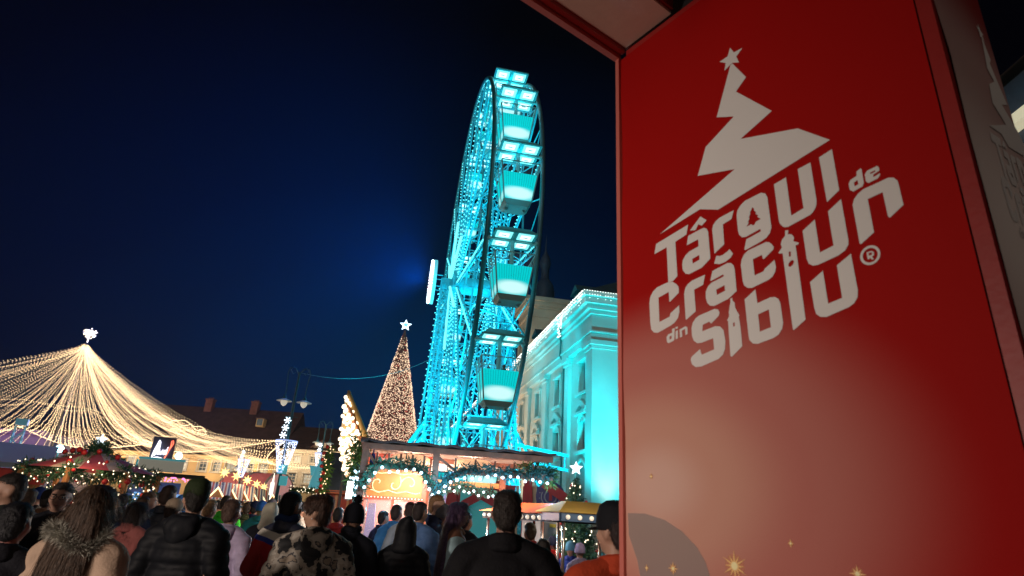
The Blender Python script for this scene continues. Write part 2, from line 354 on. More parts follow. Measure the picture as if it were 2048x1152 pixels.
# printed logo, traced on the panel: [outer, hole, ...] in photo pixels
LOGO = {
 'star': [[(1460.5,96),(1468.4,105),(1485.5,96),(1472.9,113.6),(1478.7,125.3),(1465,125.9),(1449.4,142),(1452,126.5),(1439.8,124),(1455.7,113.2)]],
 'tree': [[(1465,126.9),(1492.4,154.6),(1472.5,183.5),(1544.1,222.2),(1481.6,278.2),(1595.9,257.1),(1660.4,280.2),(1436.7,419.6),(1400.6,418.7),(1320.5,468.5),(1469.9,338.6),(1396.1,351.9),(1411.7,294.6),(1468,233.3),(1433.8,234.9),(1461.1,131.2)]],
 'letter_t': [[(1376.8,449.4),(1373.3,469.3),(1351.1,483.9),(1355.3,552.6),(1346.3,562.4),(1337.2,565.0),(1333.8,495),(1309.4,508.6),(1312.9,488.1)]],
 'accent': [[(1401.1,433.2),(1414,440.8),(1403.9,451.7),(1397.2,448.9),(1391.4,460.6),(1380.3,461.4)]],
 'letter_a': [[(1376.8,472.1),(1400,459.5),(1408.1,455.8),(1413.6,457.5),(1416.7,463.1),(1421.3,517.2),(1404.6,535.3),(1378.9,548.5),(1371.9,547.8),(1366.1,540.8),(1365,529.7),(1366.4,520),(1371.9,510.3),(1378.9,503.3),(1397.6,492.9),(1396.9,479),(1374,490.8)],[(1399,510.3),(1399.7,519.3),(1385.8,527.6),(1385.1,517.9)]],
 'letter_r': [[(1467.8,420.7),(1463.6,438.3),(1446.3,448.9),(1449,488.8),(1429.6,507.5),(1425,460.3),(1426.8,450.6),(1432.4,442.2),(1439.3,436)]],
 'letter_g': [[(1522.5,385.6),(1530.8,387.4),(1535,394.3),(1543.3,454.7),(1540.6,465.8),(1533.6,475.6),(1525.3,481.8),(1491.3,500.6),(1489.2,499.2),(1493.3,479),(1521.8,463.1),(1521.8,458.9),(1519.7,458.9),(1492,474.2),(1485,474.9),(1479.4,470.7),(1476.7,463.1),(1473.6,431.1),(1475.3,421.4),(1482.2,410.3),(1490.6,401.9)],
   [(1505.1,414.7),(1509,418.2),(1508.2,421),(1513,424.6),(1511.8,428),(1517,431),(1515.5,434),(1521.8,438.1),(1512,444.3),(1509.3,449.9),(1505.1,451.3),(1503.8,448.5),(1493.3,454),(1498,445.7),(1496.4,444.5),(1499.5,436.7),(1498.2,435.5),(1501.4,426.9),(1500.2,426)]],
 'letter_u': [[(1572.5,355.2),(1583.2,431.4),(1607.6,416.7),(1595.9,338.6),(1621.3,325.3),(1633.6,401.1),(1633.2,409),(1631.1,416.7),(1626.5,424.5),(1620.3,430.4),(1577.3,453.8),(1571.5,454.8),(1566.6,453.8),(1559.8,447),(1557.8,438.2),(1548.4,368.9)]],
 'letter_i': [[(1664.3,298.6),(1678.9,380.6),(1654.5,404.6),(1638.5,315.2)]],
 'letter_c': [[(1345.6,563.9),(1353.2,568.5),(1357,573),(1358.1,577.5),(1358.1,585.8),(1340.7,603.6),(1339.3,603.2),(1337.9,584.2),(1317.5,595.6),(1319.4,644.2),(1340,633.3),(1341.4,626.8),(1358.8,610.8),(1359.4,623.3),(1356.7,635.8),(1349.7,645.6),(1341.4,651.8),(1316.4,665.7),(1308.1,665),(1303.2,659.4),(1301.1,645.6),(1299.4,606.7),(1301.1,594.2),(1306.7,583.1),(1315,574.7),(1335.8,565)]],
 'letter_r_': [[(1410.8,549.4),(1406.7,569.9),(1388.9,579.6),(1392.1,622.6),(1373.3,639.7),(1371.9,637.9),(1368.9,588.6),(1370.6,577.5),(1376.1,568.5),(1384.4,561.5)]],
 'breve': [[(1459.4,498.5),(1466.7,507.5),(1461.5,515.8),(1451.1,524.2),(1440,528.3),(1428.9,527.6),(1433.1,511.7),(1440,512.4),(1446.9,509.6),(1455.3,503.3)]],
 'letter_a_': [[(1425.4,542.2),(1455.3,526.3),(1462.2,526.3),(1467.8,531.1),(1469.9,539.4),(1474,582.4),(1456.7,598.3),(1428.9,612.2),(1420.6,611.5),(1415,606),(1412.2,595.6),(1412.2,583.1),(1416.4,573.3),(1423.3,565.7),(1447.6,553.2),(1448.3,550.4),(1446.3,549.4),(1422.6,562.2),(1421.3,560.8)],[(1449.7,570.6),(1450.8,581.7),(1434.4,590),(1433.1,579.6)]],
 'letter_c_': [[(1532.2,484.4),(1538.9,484.7),(1544.4,488.9),(1547.8,494.4),(1547.2,498.9),(1528.9,518),(1526.1,518.3),(1524.4,510),(1506.1,518.9),(1510,551.1),(1527.8,542.8),(1530,537.8),(1549.4,520),(1552.4,534.4),(1551.1,543.3),(1545.6,553.3),(1537.8,560),(1504.4,576.1),(1495.6,576.1),(1488.9,571.1),(1486.1,562.2),(1482.2,530),(1483.9,518.9),(1488.9,508.9),(1496.7,501.1)]],
 'tower': [[(1571.1,461.2),(1577.2,460.6),(1576.1,469.4),(1580,468.4),(1584.4,469.4),(1588.9,475.6),(1587.2,482.8),(1598.3,485.6),(1597.2,488.9),(1591.7,491.1),(1611.7,639.3),(1588.3,660.6),(1586.3,658.8),(1565.8,506.7),(1558.9,507.8),(1557.2,505.6),(1564.4,495.6),(1562.2,488.9),(1564.4,480),(1570.6,472.2)],
   [(1578.3,503.3),(1582.2,503.3),(1582.2,513.3),(1578.3,513.3)],[(1582.8+5.6*math.cos(k*math.pi/5),527.2-3.5*math.cos(k*math.pi/5)+6*math.sin(k*math.pi/5)) for k in range(10)]],
 'letter_u_': [[(1630.1,439.4),(1640.4,505.3),(1667.6,491.3),(1656.5,422.9),(1682.5,398.5),(1697.3,479.8),(1697.3,489.7),(1690.7,501.2),(1677.5,511.1),(1636.3,530.1),(1626.4,531.7),(1618.1,527.6),(1614,517.7),(1605.8,461.7)]],
 'letter_n': [[(1777.2,355.7),(1787.9,355.7),(1795.6,361.8),(1797.9,369.5),(1807.5,409.9),(1780.3,435.9),(1776.5,432.9),(1765.8,384.7),(1736,398.5),(1748.6,465),(1722.5,488.8),(1719.9,487.5),(1705.7,410.3),(1708.6,399),(1716.5,387.7),(1726.9,379)]],
 'letter_d': [[(1721.5,337.4),(1723.8,338.9),(1728.3,366.4),(1725.3,373.3),(1707,383.5),(1700.1,380.1),(1697.8,367.9),(1701.6,360.3),(1713.8,351.9),(1713.4,343.5)],[(1715.4,360.3),(1717.3,368.7),(1710,373.3),(1708.2,365.6)]],
 'letter_e': [[(1755.1,332),(1758.9,336.6),(1758.9,341.9),(1746.7,349.6),(1747.4,354.9),(1760.4,346.5),(1760.4,351.1),(1755.8,357.2),(1737.5,366.4),(1732.2,363.3),(1729.9,349.6),(1734.5,341.9)],[(1750.5,340.6),(1751.3,343.5),(1741.3,348.8),(1740.6,345.8)]],
 'letter_d_': [[(1344.7,658.1),(1349.9,656.0),(1349.4,678.9),(1347.8,681.7),(1338.1,686.5),(1334.6,684.4),(1333.6,674.7),(1336.7,669.2),(1344.7,665.7)],[(1343.8,671.2),(1343.9,677),(1339.7,679.6),(1339.4,673.6)]],
 'letter_i_': [[(1351.7,662.9),(1356.4,660.1),(1356.4,676.8),(1351.9,678.9)]],
 'dot': [[(1351.3,654.6),(1356.4,653.2),(1356.4,656.7),(1351.7,658.3)]],
 'letter_n_': [[(1359.6,659.4),(1371.4,652.5),(1375.3,654.6),(1375.8,667.8),(1371.4,670.6),(1370.7,658.1),(1364.2,661.5),(1365.1,673.3),(1360.6,675.4)]],
 'letter_s': [[(1397.8,631.7),(1429.7,617.8),(1436.7,619.2),(1439.7,624.7),(1438.1,631.7),(1422.8,647.6),(1419.3,643.5),(1406.1,649.7),(1405,662.9),(1431.1,652.5),(1440.8,653.2),(1447.8,660.8),(1451.3,681.7),(1450.6,698.3),(1446.4,709.4),(1438.1,717.8),(1403.3,733.1),(1392.2,734.4),(1384.6,728.9),(1381.8,719.2),(1383.9,713.6),(1400.6,698.3),(1404,709.7),(1429,699),(1426.9,676.8),(1403.3,685.8),(1395,686.5),(1388.1,681.7),(1384.6,671.9),(1383.6,656.7),(1386,645.6),(1391.5,637.2)]],
 'tower_': [[(1460.8,598.1),(1465,595.3),(1465.7,601.5),(1469.9,605.7),(1470.6,614.7),(1474.7,623.1),(1479.6,630.7),(1478.2,633.5),(1481.7,655),(1485.1,692.5),(1464.3,714),(1461.5,711.9),(1458.1,663.3),(1456.7,642.5),(1454.6,641.1),(1458.8,632.8),(1458.1,624.4),(1460.1,611.9),(1461.5,602.9)],[(1466.4,646),(1469.9,644.6),(1470.3,652.2),(1467.1,653.6)]],
 'letter_b': [[(1511.3,578.9),(1515.4,606.7),(1541.1,594.9),(1550.8,594.2),(1557.8,598.3),(1561.3,606.7),(1566.8,645.6),(1564.7,658.1),(1557.8,669.2),(1548.1,676.1),(1516.1,687.9),(1506.4,687.2),(1499.4,680.3),(1497.4,669.2),(1489.7,599)],[(1538.3,619.2),(1542.5,654.6),(1520.3,663.6),(1516.8,628.9)]],
 'letter_u__': [[(1646.2,541.6),(1656.9,607.6),(1684.9,596),(1674.2,530.9),(1702.2,507.8),(1716.2,580.4),(1715.4,595.2),(1708.8,606.7),(1698.9,614.2),(1654.4,633.9),(1641.2,633.9),(1633,628.2),(1628.9,615),(1620.6,564.7)]],
 'trade_ring': [[(1741+20*math.cos(k*math.pi/16)+3*math.sin(k*math.pi/16),510.8-6*math.cos(k*math.pi/16)+18.8*math.sin(k*math.pi/16)) for k in range(32)],[(1741+14.8*math.cos(k*math.pi/16)+2.2*math.sin(k*math.pi/16),510.8-4.4*math.cos(k*math.pi/16)+13.9*math.sin(k*math.pi/16)) for k in range(32)]],
 'letter_r__': [[(1736,519.4),(1733.6,505.3),(1743.4,502),(1748.4,504.5),(1748.4,511.1),(1744.3,513.6),(1748.6,518.0),(1744.4,520.0),(1740.1,515.2),(1739.3,518.6)],[(1737.5,506.5),(1743.5,504.7),(1745,507),(1744,510),(1738.3,511.9)]],
}
logo = empty('logo', MW[gate.name].translation); C.objects.unlink(logo); C.objects.link(logo)
logo.parent = gate; logo.location = (0, 0, 0); MW[logo.name] = MW[gate.name]
front_logo = empty('logo', (0, 0, 0)); front_logo.parent = gate; MW[front_logo.name] = MW[gate.name]
M['print_soft'] = mat('print_soft', (.86, .82, .80), .5, bump=.06, bs=200)
def px_front(px, py):
    q = on_plane(px, py, red(GW, 1), D1); return ((q - red(GW, 0)).dot(D2), q.z)
_ft, _fz = px_front(1958, 60); _rs, _rz = red_px(1462, 110)
for nm, loops in LOGO.items():
    flat = [[red_px(*p) for p in lp] for lp in loops]
    tri = tessellate_polygon([[Vector((a, b, 0)) for a, b in lp] for lp in flat]); pts = [p for lp in flat for p in lp]
    m = MB(); m.add([red(a, b, .0018) for a, b in pts], [tuple(t) for t in tri]); m.build(nm.rstrip('_'), M['print_white'], logo, fixn=False)
    m = MB(); m.add([front(_ft + (a - _rs) * .62, _fz + (b - _rz) * .80, .0018) for a, b in pts], [tuple(t) for t in tri]); m.build(nm.rstrip('_'), M['print_soft'], front_logo, fixn=False)
# printed sparkles and a pale printed disc at the foot of the panel
sp = mat('print_sparkle', (.85, .52, .20), .5); sp2 = mat('print_sparkle_core', (.95, .85, .45), .5); gd = mat('print_grey', (.33, .31, .30), .65, alpha=.5)
halo = mat('print_halo', (.90, .40, .16), .6, alpha=.22)
for px, py, r, k in ((1470, 1132, 30, 12), (1303, 953, 8, 4), (1347, 1137, 14, 8), (1294, 1136, 8, 4), (1582, 1087, 8, 4), (1716, 1148, 15, 8)):
    s_, z_ = red_px(px, py); r_ = r * .00118; m = MB(); n_ = k
    pl = [(s_ + (r_ if i % 2 == 0 else r_ * .38) * math.sin(math.pi * i / n_) * (1 + .4 * (i % 4 == 0)), z_ + (r_ if i % 2 == 0 else r_ * .38) * math.cos(math.pi * i / n_) * (1 + .4 * (i % 4 == 0))) for i in range(2 * n_)]
    tri = tessellate_polygon([[Vector((a, b, 0)) for a, b in pl]]); m.add([red(a, b, .0022) for a, b in pl], [tuple(t) for t in tri])
    o = m.build('sparkle', sp, gate, fixn=False)
    for q_, f_ in enumerate((1.0, .72, .5)):
        m = MB(); pl = [(s_ + r_ * f_ * math.sin(i), z_ + r_ * f_ * math.cos(i)) for i in [j * math.pi / 12 for j in range(24)]]; tri = tessellate_polygon([[Vector((a, b, 0)) for a, b in pl]]); m.add([red(a, b, .0016 + .0001 * q_) for a, b in pl], [tuple(t) for t in tri]); m.build('sparkle_halo', halo, o, fixn=False)
    m = MB()
    pl = [(s_ + r_ * .34 * math.sin(i), z_ + r_ * .34 * math.cos(i)) for i in [j * math.pi / 6 for j in range(12)]]
    tri = tessellate_polygon([[Vector((a, b, 0)) for a, b in pl]]); m.add([red(a, b, .0032) for a, b in pl], [tuple(t) for t in tri]); m.build('sparkle_core', sp2, o, fixn=False)
pl = [red_px(*q) for q in ((1256, 1026), (1290, 1027), (1330, 1040), (1365, 1063), (1395, 1095), (1412, 1125), (1420, 1150), (1425, 1200), (1290, 1200), (1275, 1120), (1258, 1070))]
m = MB(); tri = tessellate_polygon([[Vector((a, b, 0)) for a, b in pl]]); m.add([red(a, b, .0014) for a, b in pl], [tuple(t) for t in tri]); m.build('printed_disc', gd, gate, fixn=False)

# ================================================================== CHURCH beside the wheel
CA = R_(-11.3)
E1 = Vector((math.sin(CA), math.cos(CA), 0)); E2 = Vector((math.cos(CA), -math.sin(CA), 0)); Zv = Vector((0, 0, 1))
CO = P(1190, 588, 42.0); CZ = CO.z; CO = Vector((CO.x, CO.y, 0))
church = empty('church', CO, 0, 'pale plastered church lit turquoise behind the big wheel, light strings along its eaves', 'church')
plas = mat('plaster', (.62, .58, .50), .75, var=.10, vs=.35, bump=.15, bs=6)
trimm = mat('plaster_trim', (.68, .64, .56), .7, var=.06, vs=.8)
winf = mat('church_window_frame', (.30, .30, .30), .5)
roofm = mat('church_roof', (.05, .05, .055), .7, var=.2, vs=2, bump=.5, bs=12)
hl = []
for k in range(6):
    s_ = 2.5 + 6.6 * k; hl += [(s_ - .75, s_ + .75, 10.7, 13.1), (s_ - .8, s_ + .8, 6.5, 8.6)]
m = MB(); wall_holes(m, CO, E1, -E2, 0, 42, 0, 15.2, hl, .45); m.build('wall', plas, church)
m = MB(); wall_holes(m, CO, E2, -E1, 0, 18, 0, 15.2, [(5, 6.6, 10.7, 13.1), (11, 12.6, 10.7, 13.1)], .45); m.build('wall', plas, church)
for h in hl: window(church, CO, E1, -E2, h, winf, M['glass_dark'], 2, 4, .4)
for h in [(5, 6.6, 10.7, 13.1), (11, 12.6, 10.7, 13.1)]: window(church, CO, E2, -E1, h, winf, M['glass_dark'], 2, 4, .4)
def cp(s, z, o=0): return CO + E1 * s + Zv * z - E2 * o          # long side
def fp(t, z, o=0): return CO + E2 * t + Zv * z - E1 * o          # end wall
def surround(s0, s1, z0, z1, arch=False, pediment=False):
    m = MB(); w_ = .22
    m.hexa([cp(s0 - w_, z0, .0), cp(s0, z0, .0), cp(s0, z1, .0), cp(s0 - w_, z1, .0), cp(s0 - w_, z0, .1), cp(s0, z0, .1), cp(s0, z1, .1), cp(s0 - w_, z1, .1)])
    m.hexa([cp(s1, z0, .0), cp(s1 + w_, z0, .0), cp(s1 + w_, z1, .0), cp(s1, z1, .0), cp(s1, z0, .1), cp(s1 + w_, z0, .1), cp(s1 + w_, z1, .1), cp(s1, z1, .1)])
    m.bar(cp(s0 - .4, z0 - .12, .12), cp(s1 + .4, z0 - .12, .12), .3, .2)
    c_ = (s0 + s1) / 2
    if pediment:
        m.bar(cp(s0 - .4, z1 + .55, .16), cp(s1 + .4, z1 + .55, .16), .4, .22)
        m.bar(cp(s0 - .45, z1 + .72, .18), cp(c_, z1 + 1.4, .18), .44, .2, up=E2); m.bar(cp(s1 + .45, z1 + .72, .18), cp(c_, z1 + 1.4, .18), .44, .2, up=E2)
    else: m.bar(cp(s0 - .35, z1 + .12, .1), cp(s1 + .35, z1 + .12, .1), .26, .2)
    m.build('window_surround', trimm, church)
for k in range(6):
    s_ = 2.5 + 6.6 * k
    surround(s_ - .75, s_ + .75, 10.7, 13.1); surround(s_ - .8, s_ + .8, 6.5, 8.6, pediment=True)
    m = MB()                                   # round head of the lower window and the niche under it
    arc = [cp(s_ + .8 * math.cos(t), 8.6 - .03 + .5 * math.sin(t), .06) for t in [math.pi * j / 10 for j in range(11)]]; m.tube(arc, .11, 6); m.build('window_arch', trimm, church)
    m = MB(); arc = [cp(s_ + 1.25 * math.cos(t), 4.6 + 1.25 * math.sin(t), .0) for t in [math.pi * j / 12 for j in range(13)]]
    m.tube([cp(s_ + 1.25, 2.2, 0)] + arc + [cp(s_ - 1.25, 2.2, 0)], .17, 6); m.build('niche_arch', trimm, church)
    m = MB(); m.slab([cp(s_ + 1.15, 2.2, .02)] + [cp(s_ + 1.15 * math.cos(t), 4.6 + 1.15 * math.sin(t), .02) for t in [math.pi * j / 12 for j in range(13)]] + [cp(s_ - 1.15, 2.2, .02)], -E2 * .03); m.build('niche', mat('niche_plaster', (.33, .31, .28), .8) if k == 0 else bpy.data.materials['niche_plaster'], church)
def pilaster(f, s0, s1, name='pilaster'):
    m = MB()
    for a, b, z0, z1, o in ((s0, s1, 1.6, 13.6, .28), (s0 - .12, s1 + .12, 0, 1.6, .42), (s0 - .10, s1 + .10, 13.35, 13.62, .40), (s0 - .22, s1 + .22, 13.62, 13.95, .56)):
        m.hexa([f(a, z0, -.05), f(b, z0, -.05), f(b, z0, o), f(a, z0, o), f(a, z1, -.05), f(b, z1, -.05), f(b, z1, o), f(a, z1, o)])
    m.build(name, trimm, church)
pilaster(cp, .0, 1.05); pilaster(fp, -.28, 1.9); pilaster(fp, 4 - .2, 4.3 + .3)
for k in range(5): pilaster(cp, 5.3 + 6.6 * k, 6.3 + 6.6 * k)
for z0, z1, o in ((13.96, 14.5, .42), (14.5, 14.62, .55), (14.62, 15.9, .36), (15.9, 16.2, .55), (16.2, 16.55, .80), (16.55, 17.0, 1.1), (17.0, 17.35, 1.35)):
    m = MB()
    for a, b in ((Vector((-o, -o)), Vector((-o, 42))), ):
        A = CO - E2 * o - E1 * o; B = CO - E2 * o + E1 * 42; Cc = CO + E2 * 18 - E1 * o; D_ = CO + E2 * 18 + E1 * 42
        m.hexa([A + Zv * z0, Cc + Zv * z0, D_ + Zv * z0, B + Zv * z0, A + Zv * z1, Cc + Zv * z1, D_ + Zv * z1, B + Zv * z1])
    m.build('cornice', trimm, church)
m = MB(); o = 1.2; A = CO - E2 * o - E1 * o + Zv * 17.36; B = CO - E2 * o + E1 * 42 + Zv * 17.36; Cc = CO + E2 * 18 - E1 * o + Zv * 17.36; D_ = CO + E2 * 18 + E1 * 42 + Zv * 17.36
r0 = CO + E2 * 8.5 + E1 * 9 + Zv * 24; r1 = CO + E2 * 8.5 + E1 * 42 + Zv * 24
m.add([A, Cc, D_, B, r0, r1], [(0, 1, 4), (1, 2, 5, 4), (2, 3, 5), (3, 0, 4, 5)]); m.build('roof', roofm, church)
for s_ in (4.0, 17): # roof dormers
    m = MB(); b_ = CO + E1 * s_ + E2 * .6 + Zv * 17.4
    m.box(b_ + Zv * .8, (1.5, 1.5, 1.7), rz=-CA); d_ = m.build('dormer', roofm, church)
    m = MB(); q = b_ - E2 * .78 + Zv * .75; m.hexa([q - E1 * .4 - Zv * .45, q + E1 * .4 - Zv * .45, q + E1 * .4 - Zv * .45 - E2 * .05, q - E1 * .4 - Zv * .45 - E2 * .05, q - E1 * .4 + Zv * .45, q + E1 * .4 + Zv * .45, q + E1 * .4 + Zv * .45 - E2 * .05, q - E1 * .4 + Zv * .45 - E2 * .05]); m.build('dormer_window', mat('dormer_lit', (.5, .6, .6), .4, emit=(.3, .7, .8), es=.25), d_)
    m = MB(); q = b_ + Zv * 1.65; m.add([q + E1 * .95 - E2 * 1, q - E1 * .95 - E2 * 1, q - E1 * .95 + E2 * 1, q + E1 * .95 + E2 * 1, q - E2 * .9 + Zv * .8, q + E2 * 1 + Zv * .8], [(0, 1, 4), (1, 2, 5, 4), (2, 3, 5), (3, 0, 4, 5)]); m.build('dormer_roof', roofm, d_)
m = MB(); m.tube([cp(6.9, 15.9, .5), cp(6.9, 14.5, .55), cp(6.9, 13.9, .2), cp(6.9, 0.3, .2)], .075, 8); m.tube([cp(4.9, 16.7, 1.2), cp(6.9, 15.9, .55)], .07, 8); m.build('downpipe', mat('downpipe', (.05, .12, .11), .5), church)
m = MB()                                       # icicle light string along the eaves
for k in range(900):
    s_ = -1.3 + 40 * (k / 420) ** 1.0; L_ = rng.uniform(.1, .9)
    for j in range(1 + int(L_ / .28)): m.octa(cp(s_ + rng.uniform(-.03, .03), 17.3 - j * .28 - rng.uniform(0, .12), 1.42), .035)
for k in range(60):
    t_ = -1.3 + 12 * k / 60; 
    for j in range(rng.randint(1, 3)): m.octa(fp(t_, 17.3 - j * .28, 1.42), .035)
for k in range(70): m.octa(cp(4.3 + rng.uniform(-.6, .6), 16.9 - rng.uniform(0, 1.6), 1.42), .035)
o = m.build('icicle_lights', mat('icicle_bulb', (1, .9, .8), .4, emit=(1, .86, .76), es=3), church, fixn=False); o['kind'] = 'stuff'

# bell tower behind the church
tb = P(1098, 600, 70); TH = P(1090, 600, 70).z; tw = Vector((tb.x, tb.y, 0)) + E1 * 2.5
tower = empty('bell_tower', tw, -CA, 'beige stone bell tower with arched opening and dark onion spire behind the church', 'tower')
TW = 5.0; tl = mat('tower_stone', (.52, .45, .36), .8, var=.12, vs=.5, bump=.2, bs=5)
X3, Y3 = E2, E1
def tpt(a, b, z): return tw + E2 * a + E1 * b + Zv * z
m = MB(); wall_holes(m, tpt(-TW / 2, -TW / 2, 0), E2, -E1, 0, TW, 0, TH - 2.4, [(TW / 2 - .75, TW / 2 + .75, TH - 6.5, TH - 3.6)], .8); m.build('wall', tl, tower)
m = MB(); wall_holes(m, tpt(-TW / 2, -TW / 2, 0), E1, -E2, 0, TW, 0, TH - 2.4, [(TW / 2 - .75, TW / 2 + .75, TH - 6.5, TH - 3.6)], .8); m.build('wall', tl, tower)
m = MB(); m.box(tpt(.45, .45, (TH - 2.4) / 2), (TW - .95, TW - .95, TH - 2.6), rz=-CA); m.build('core', mat('dark_core', (.015, .018, .03), .9), tower)
for a in (-TW / 2 + .35, TW / 2 - .35):
    m = MB(); m.box(tpt(a, -TW / 2, (TH - 2.4) / 2), (.62, .3, TH - 2.5), rz=-CA); m.build('pilaster', tl, tower)
    m = MB(); m.box(tpt(-TW / 2, a, (TH - 2.4) / 2), (.3, .62, TH - 2.5), rz=-CA); m.build('pilaster', tl, tower)
for k, (z0, z1, o) in enumerate(((2.4, 2.0, .2), (2.0, 1.3, .1), (1.3, 1.0, .35), (1.0, .5, .6), (.5, .0, .95))):
    m = MB(); m.box(tpt(0, 0, TH - (z0 + z1) / 2), (TW + 2 * o, TW + 2 * o, z0 - z1), rz=-CA); m.build('cornice', tl, tower)
m = MB()
for j in range(11):
    t = math.pi * j / 10
    if j < 10:
        t2 = math.pi * (j + 1) / 10; cx_ = TW / 2
        for f in (lambda s, z, o: tpt(-TW / 2, -TW / 2, 0) + E2 * s + Zv * z - E1 * o, lambda s, z, o: tpt(-TW / 2, -TW / 2, 0) + E1 * s + Zv * z - E2 * o):
            m.bar(f(cx_ + .85 * math.cos(t), TH - 4.3 + .8 * math.sin(t), .08), f(cx_ + .85 * math.cos(t2), TH - 4.3 + .8 * math.sin(t2), .08), .2, .2)
m.build('arch', tl, tower)
m = MB()
for k in range(7): m.lathe([(.05, 0), (.09, .2), (.06, .5), (.08, .8)], tpt(-.7 + .23 * k, -TW / 2 + .1, TH - 6.5), 8); m.lathe([(.05, 0), (.09, .2), (.06, .5), (.08, .8)], tpt(-TW / 2 + .1, -.7 + .23 * k, TH - 6.5), 8)
m.bar(tpt(-.8, -TW / 2 + .1, TH - 5.65), tpt(.8, -TW / 2 + .1, TH - 5.65), .2, .14); m.build('balustrade', tl, tower)
m = MB(); m.lathe([(r_ * .5, z_) for r_, z_ in ((2.9, 0), (2.75, .5), (2.6, 1.2), (2.7, 1.9), (2.3, 2.9), (1.5, 3.5), (1.1, 3.8), (1.05, 5.2), (1.3, 5.4), (1.5, 6.0), (1.1, 6.9), (.5, 7.4), (.22, 8.0), (.1, 9.6), (.0, 10.4))], tw + Zv * TH, 16)
m.build('onion_spire', mat('copper_dark', (.035, .05, .09), .6, var=.2), tower, smooth=True)

# ================================================================== FERRIS WHEEL
WTH = .18727; WX, WY, WR, WHZ, WG = -3.227, 47.911, 17.0, 20.04, 1.56
wheel = empty('ferris_wheel', (WX, WY, 0), WTH, 'tall turquoise lit ferris wheel seen almost edge on beside the church', 'ferris wheel')
WMAT = MW[wheel.name]
def wp(a, r, x=0): return Vector((x, -r * math.cos(a), WHZ + r * math.sin(a)))   # angle 0 = towards the camera
NG = 18; A0 = R_(9.0)
for sx in (-1, 1):
    m = MB(); n = 96; pts = [wp(2 * math.pi * k / n, WR, sx * WG) for k in range(n)] + [wp(0, WR, sx * WG)]
    m.tube(pts, .15, 8, cap=False); rim = m.build('rim', M['steel_dark'] if sx > 0 else mat('rim_teal', (.03, .22, .26), .35), wheel, world=False, smooth=True)
    m = MB()
    for k in range(220): m.octa(wp(2 * math.pi * k / 220, WR - .19, sx * (WG + (.0 if sx < 0 else 0))), .045)
    o = m.build('rim_bulbs', M['led_cyan'], rim, world=False, fixn=False); o['kind'] = 'stuff'
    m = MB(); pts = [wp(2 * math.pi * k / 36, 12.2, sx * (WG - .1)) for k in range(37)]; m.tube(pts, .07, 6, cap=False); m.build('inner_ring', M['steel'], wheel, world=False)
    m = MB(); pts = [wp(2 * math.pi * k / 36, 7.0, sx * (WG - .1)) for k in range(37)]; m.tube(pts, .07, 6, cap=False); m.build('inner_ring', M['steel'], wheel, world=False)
# one spoke: lattice girder with two rows of bulbs, then copies
def spoke_mesh():
    m = MB()
    for s_ in (-1, 1): m.bar((0, s_ * .10, .9), (0, s_ * .34, WR), .09, .09, up=(1, 0, 0))
    n = 22
    for k in range(n):
        z0 = .9 + (WR - .9) * k / n; z1 = .9 + (WR - .9) * (k + 1) / n; h0 = .10 + .24 * k / n; h1 = .10 + .24 * (k + 1) / n; s_ = 1 if k % 2 else -1
        m.bar((0, -s_ * h0, z0), (0, s_ * h1, z1), .045, .045, up=(1, 0, 0))
    return m
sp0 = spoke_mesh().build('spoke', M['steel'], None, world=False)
m = MB()
for k in range(36):
    z = 1.4 + (WR - 1.7) * k / 36; m.octa((-.12, 0, z), .075)
spb = m.build('spoke_bulbs', M['led_cyan'], sp0, world=False, fixn=False); spb['kind'] = 'stuff'
first = True
for sx in (-1, 1):
    for k in range(NG):
        o = sp0 if first else copy_tree(sp0, wheel); first = False; o.parent = wheel
        a = A0 + 2 * math.pi * k / NG
        o.matrix_local = Matrix.Translation((sx * (WG - .02), 0, WHZ)) @ Matrix.Rotation(math.pi / 2 - a, 4, 'X') if False else Matrix.Translation((sx * (WG - .02), 0, WHZ)) @ Matrix(((1, 0, 0, 0), (0, math.sin(a), -math.cos(a), 0), (0, math.cos(a), math.sin(a), 0), (0, 0, 0, 1)))
for k in range(NG):                            # cross members and diagonals between the two sides
    a = A0 + 2 * math.pi * k / NG; a2 = A0 + 2 * math.pi * (k + .5) / NG; m = MB()
    m.bar(wp(a, WR, -WG), wp(a, WR, WG), .12, .12)
    for r_ in (12.2, 7.0):
        m.bar(wp(a, r_, -WG), wp(a, r_, WG), .08)
        m.bar(wp(a, r_, -WG), wp(a, r_ + 4.6, WG), .06); m.bar(wp(a, r_, WG), wp(a, r_ + 4.6, -WG), .06)
    m.bar(wp(a2, 12.2, -WG + .1), wp(a2, 7.0, WG - .1), .05); m.bar(wp(a2, 12.2, WG - .1), wp(a2, 7.0, -WG + .1), .05)
    for sx in (-1, 1):
        b_ = A0 + 2 * math.pi * (k + 1) / NG; m.bar(wp(a, 12.2, sx * WG), wp(a2, WR, sx * WG), .06); m.bar(wp(b_, 12.2, sx * WG), wp(a2, WR, sx * WG), .06)
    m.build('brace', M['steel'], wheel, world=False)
def axial(prof, n=24):                         # lathe about the local X axis at the hub
    m = MB(); vs = []; fs = []
    for r_, x in prof:
        for k in range(n): t = 2 * math.pi * k / n; vs.append((x, r_ * math.cos(t), WHZ + r_ * math.sin(t)))
    for i in range(len(prof) - 1):
        for k in range(n): fs.append((i * n + k, i * n + (k + 1) % n, (i + 1) * n + (k + 1) % n, (i + 1) * n + k))
    m.add(vs, fs); return m
axial([(0, -2.9), (.45, -2.9), (.5, -2.0), (1.25, -1.95), (1.25, -1.4), (.75, -1.35), (.75, 1.35), (1.25, 1.4), (1.25, 1.95), (.5, 2.0), (.45, 2.9), (0, 2.9)]).build('hub', M['steel'], wheel, world=False)
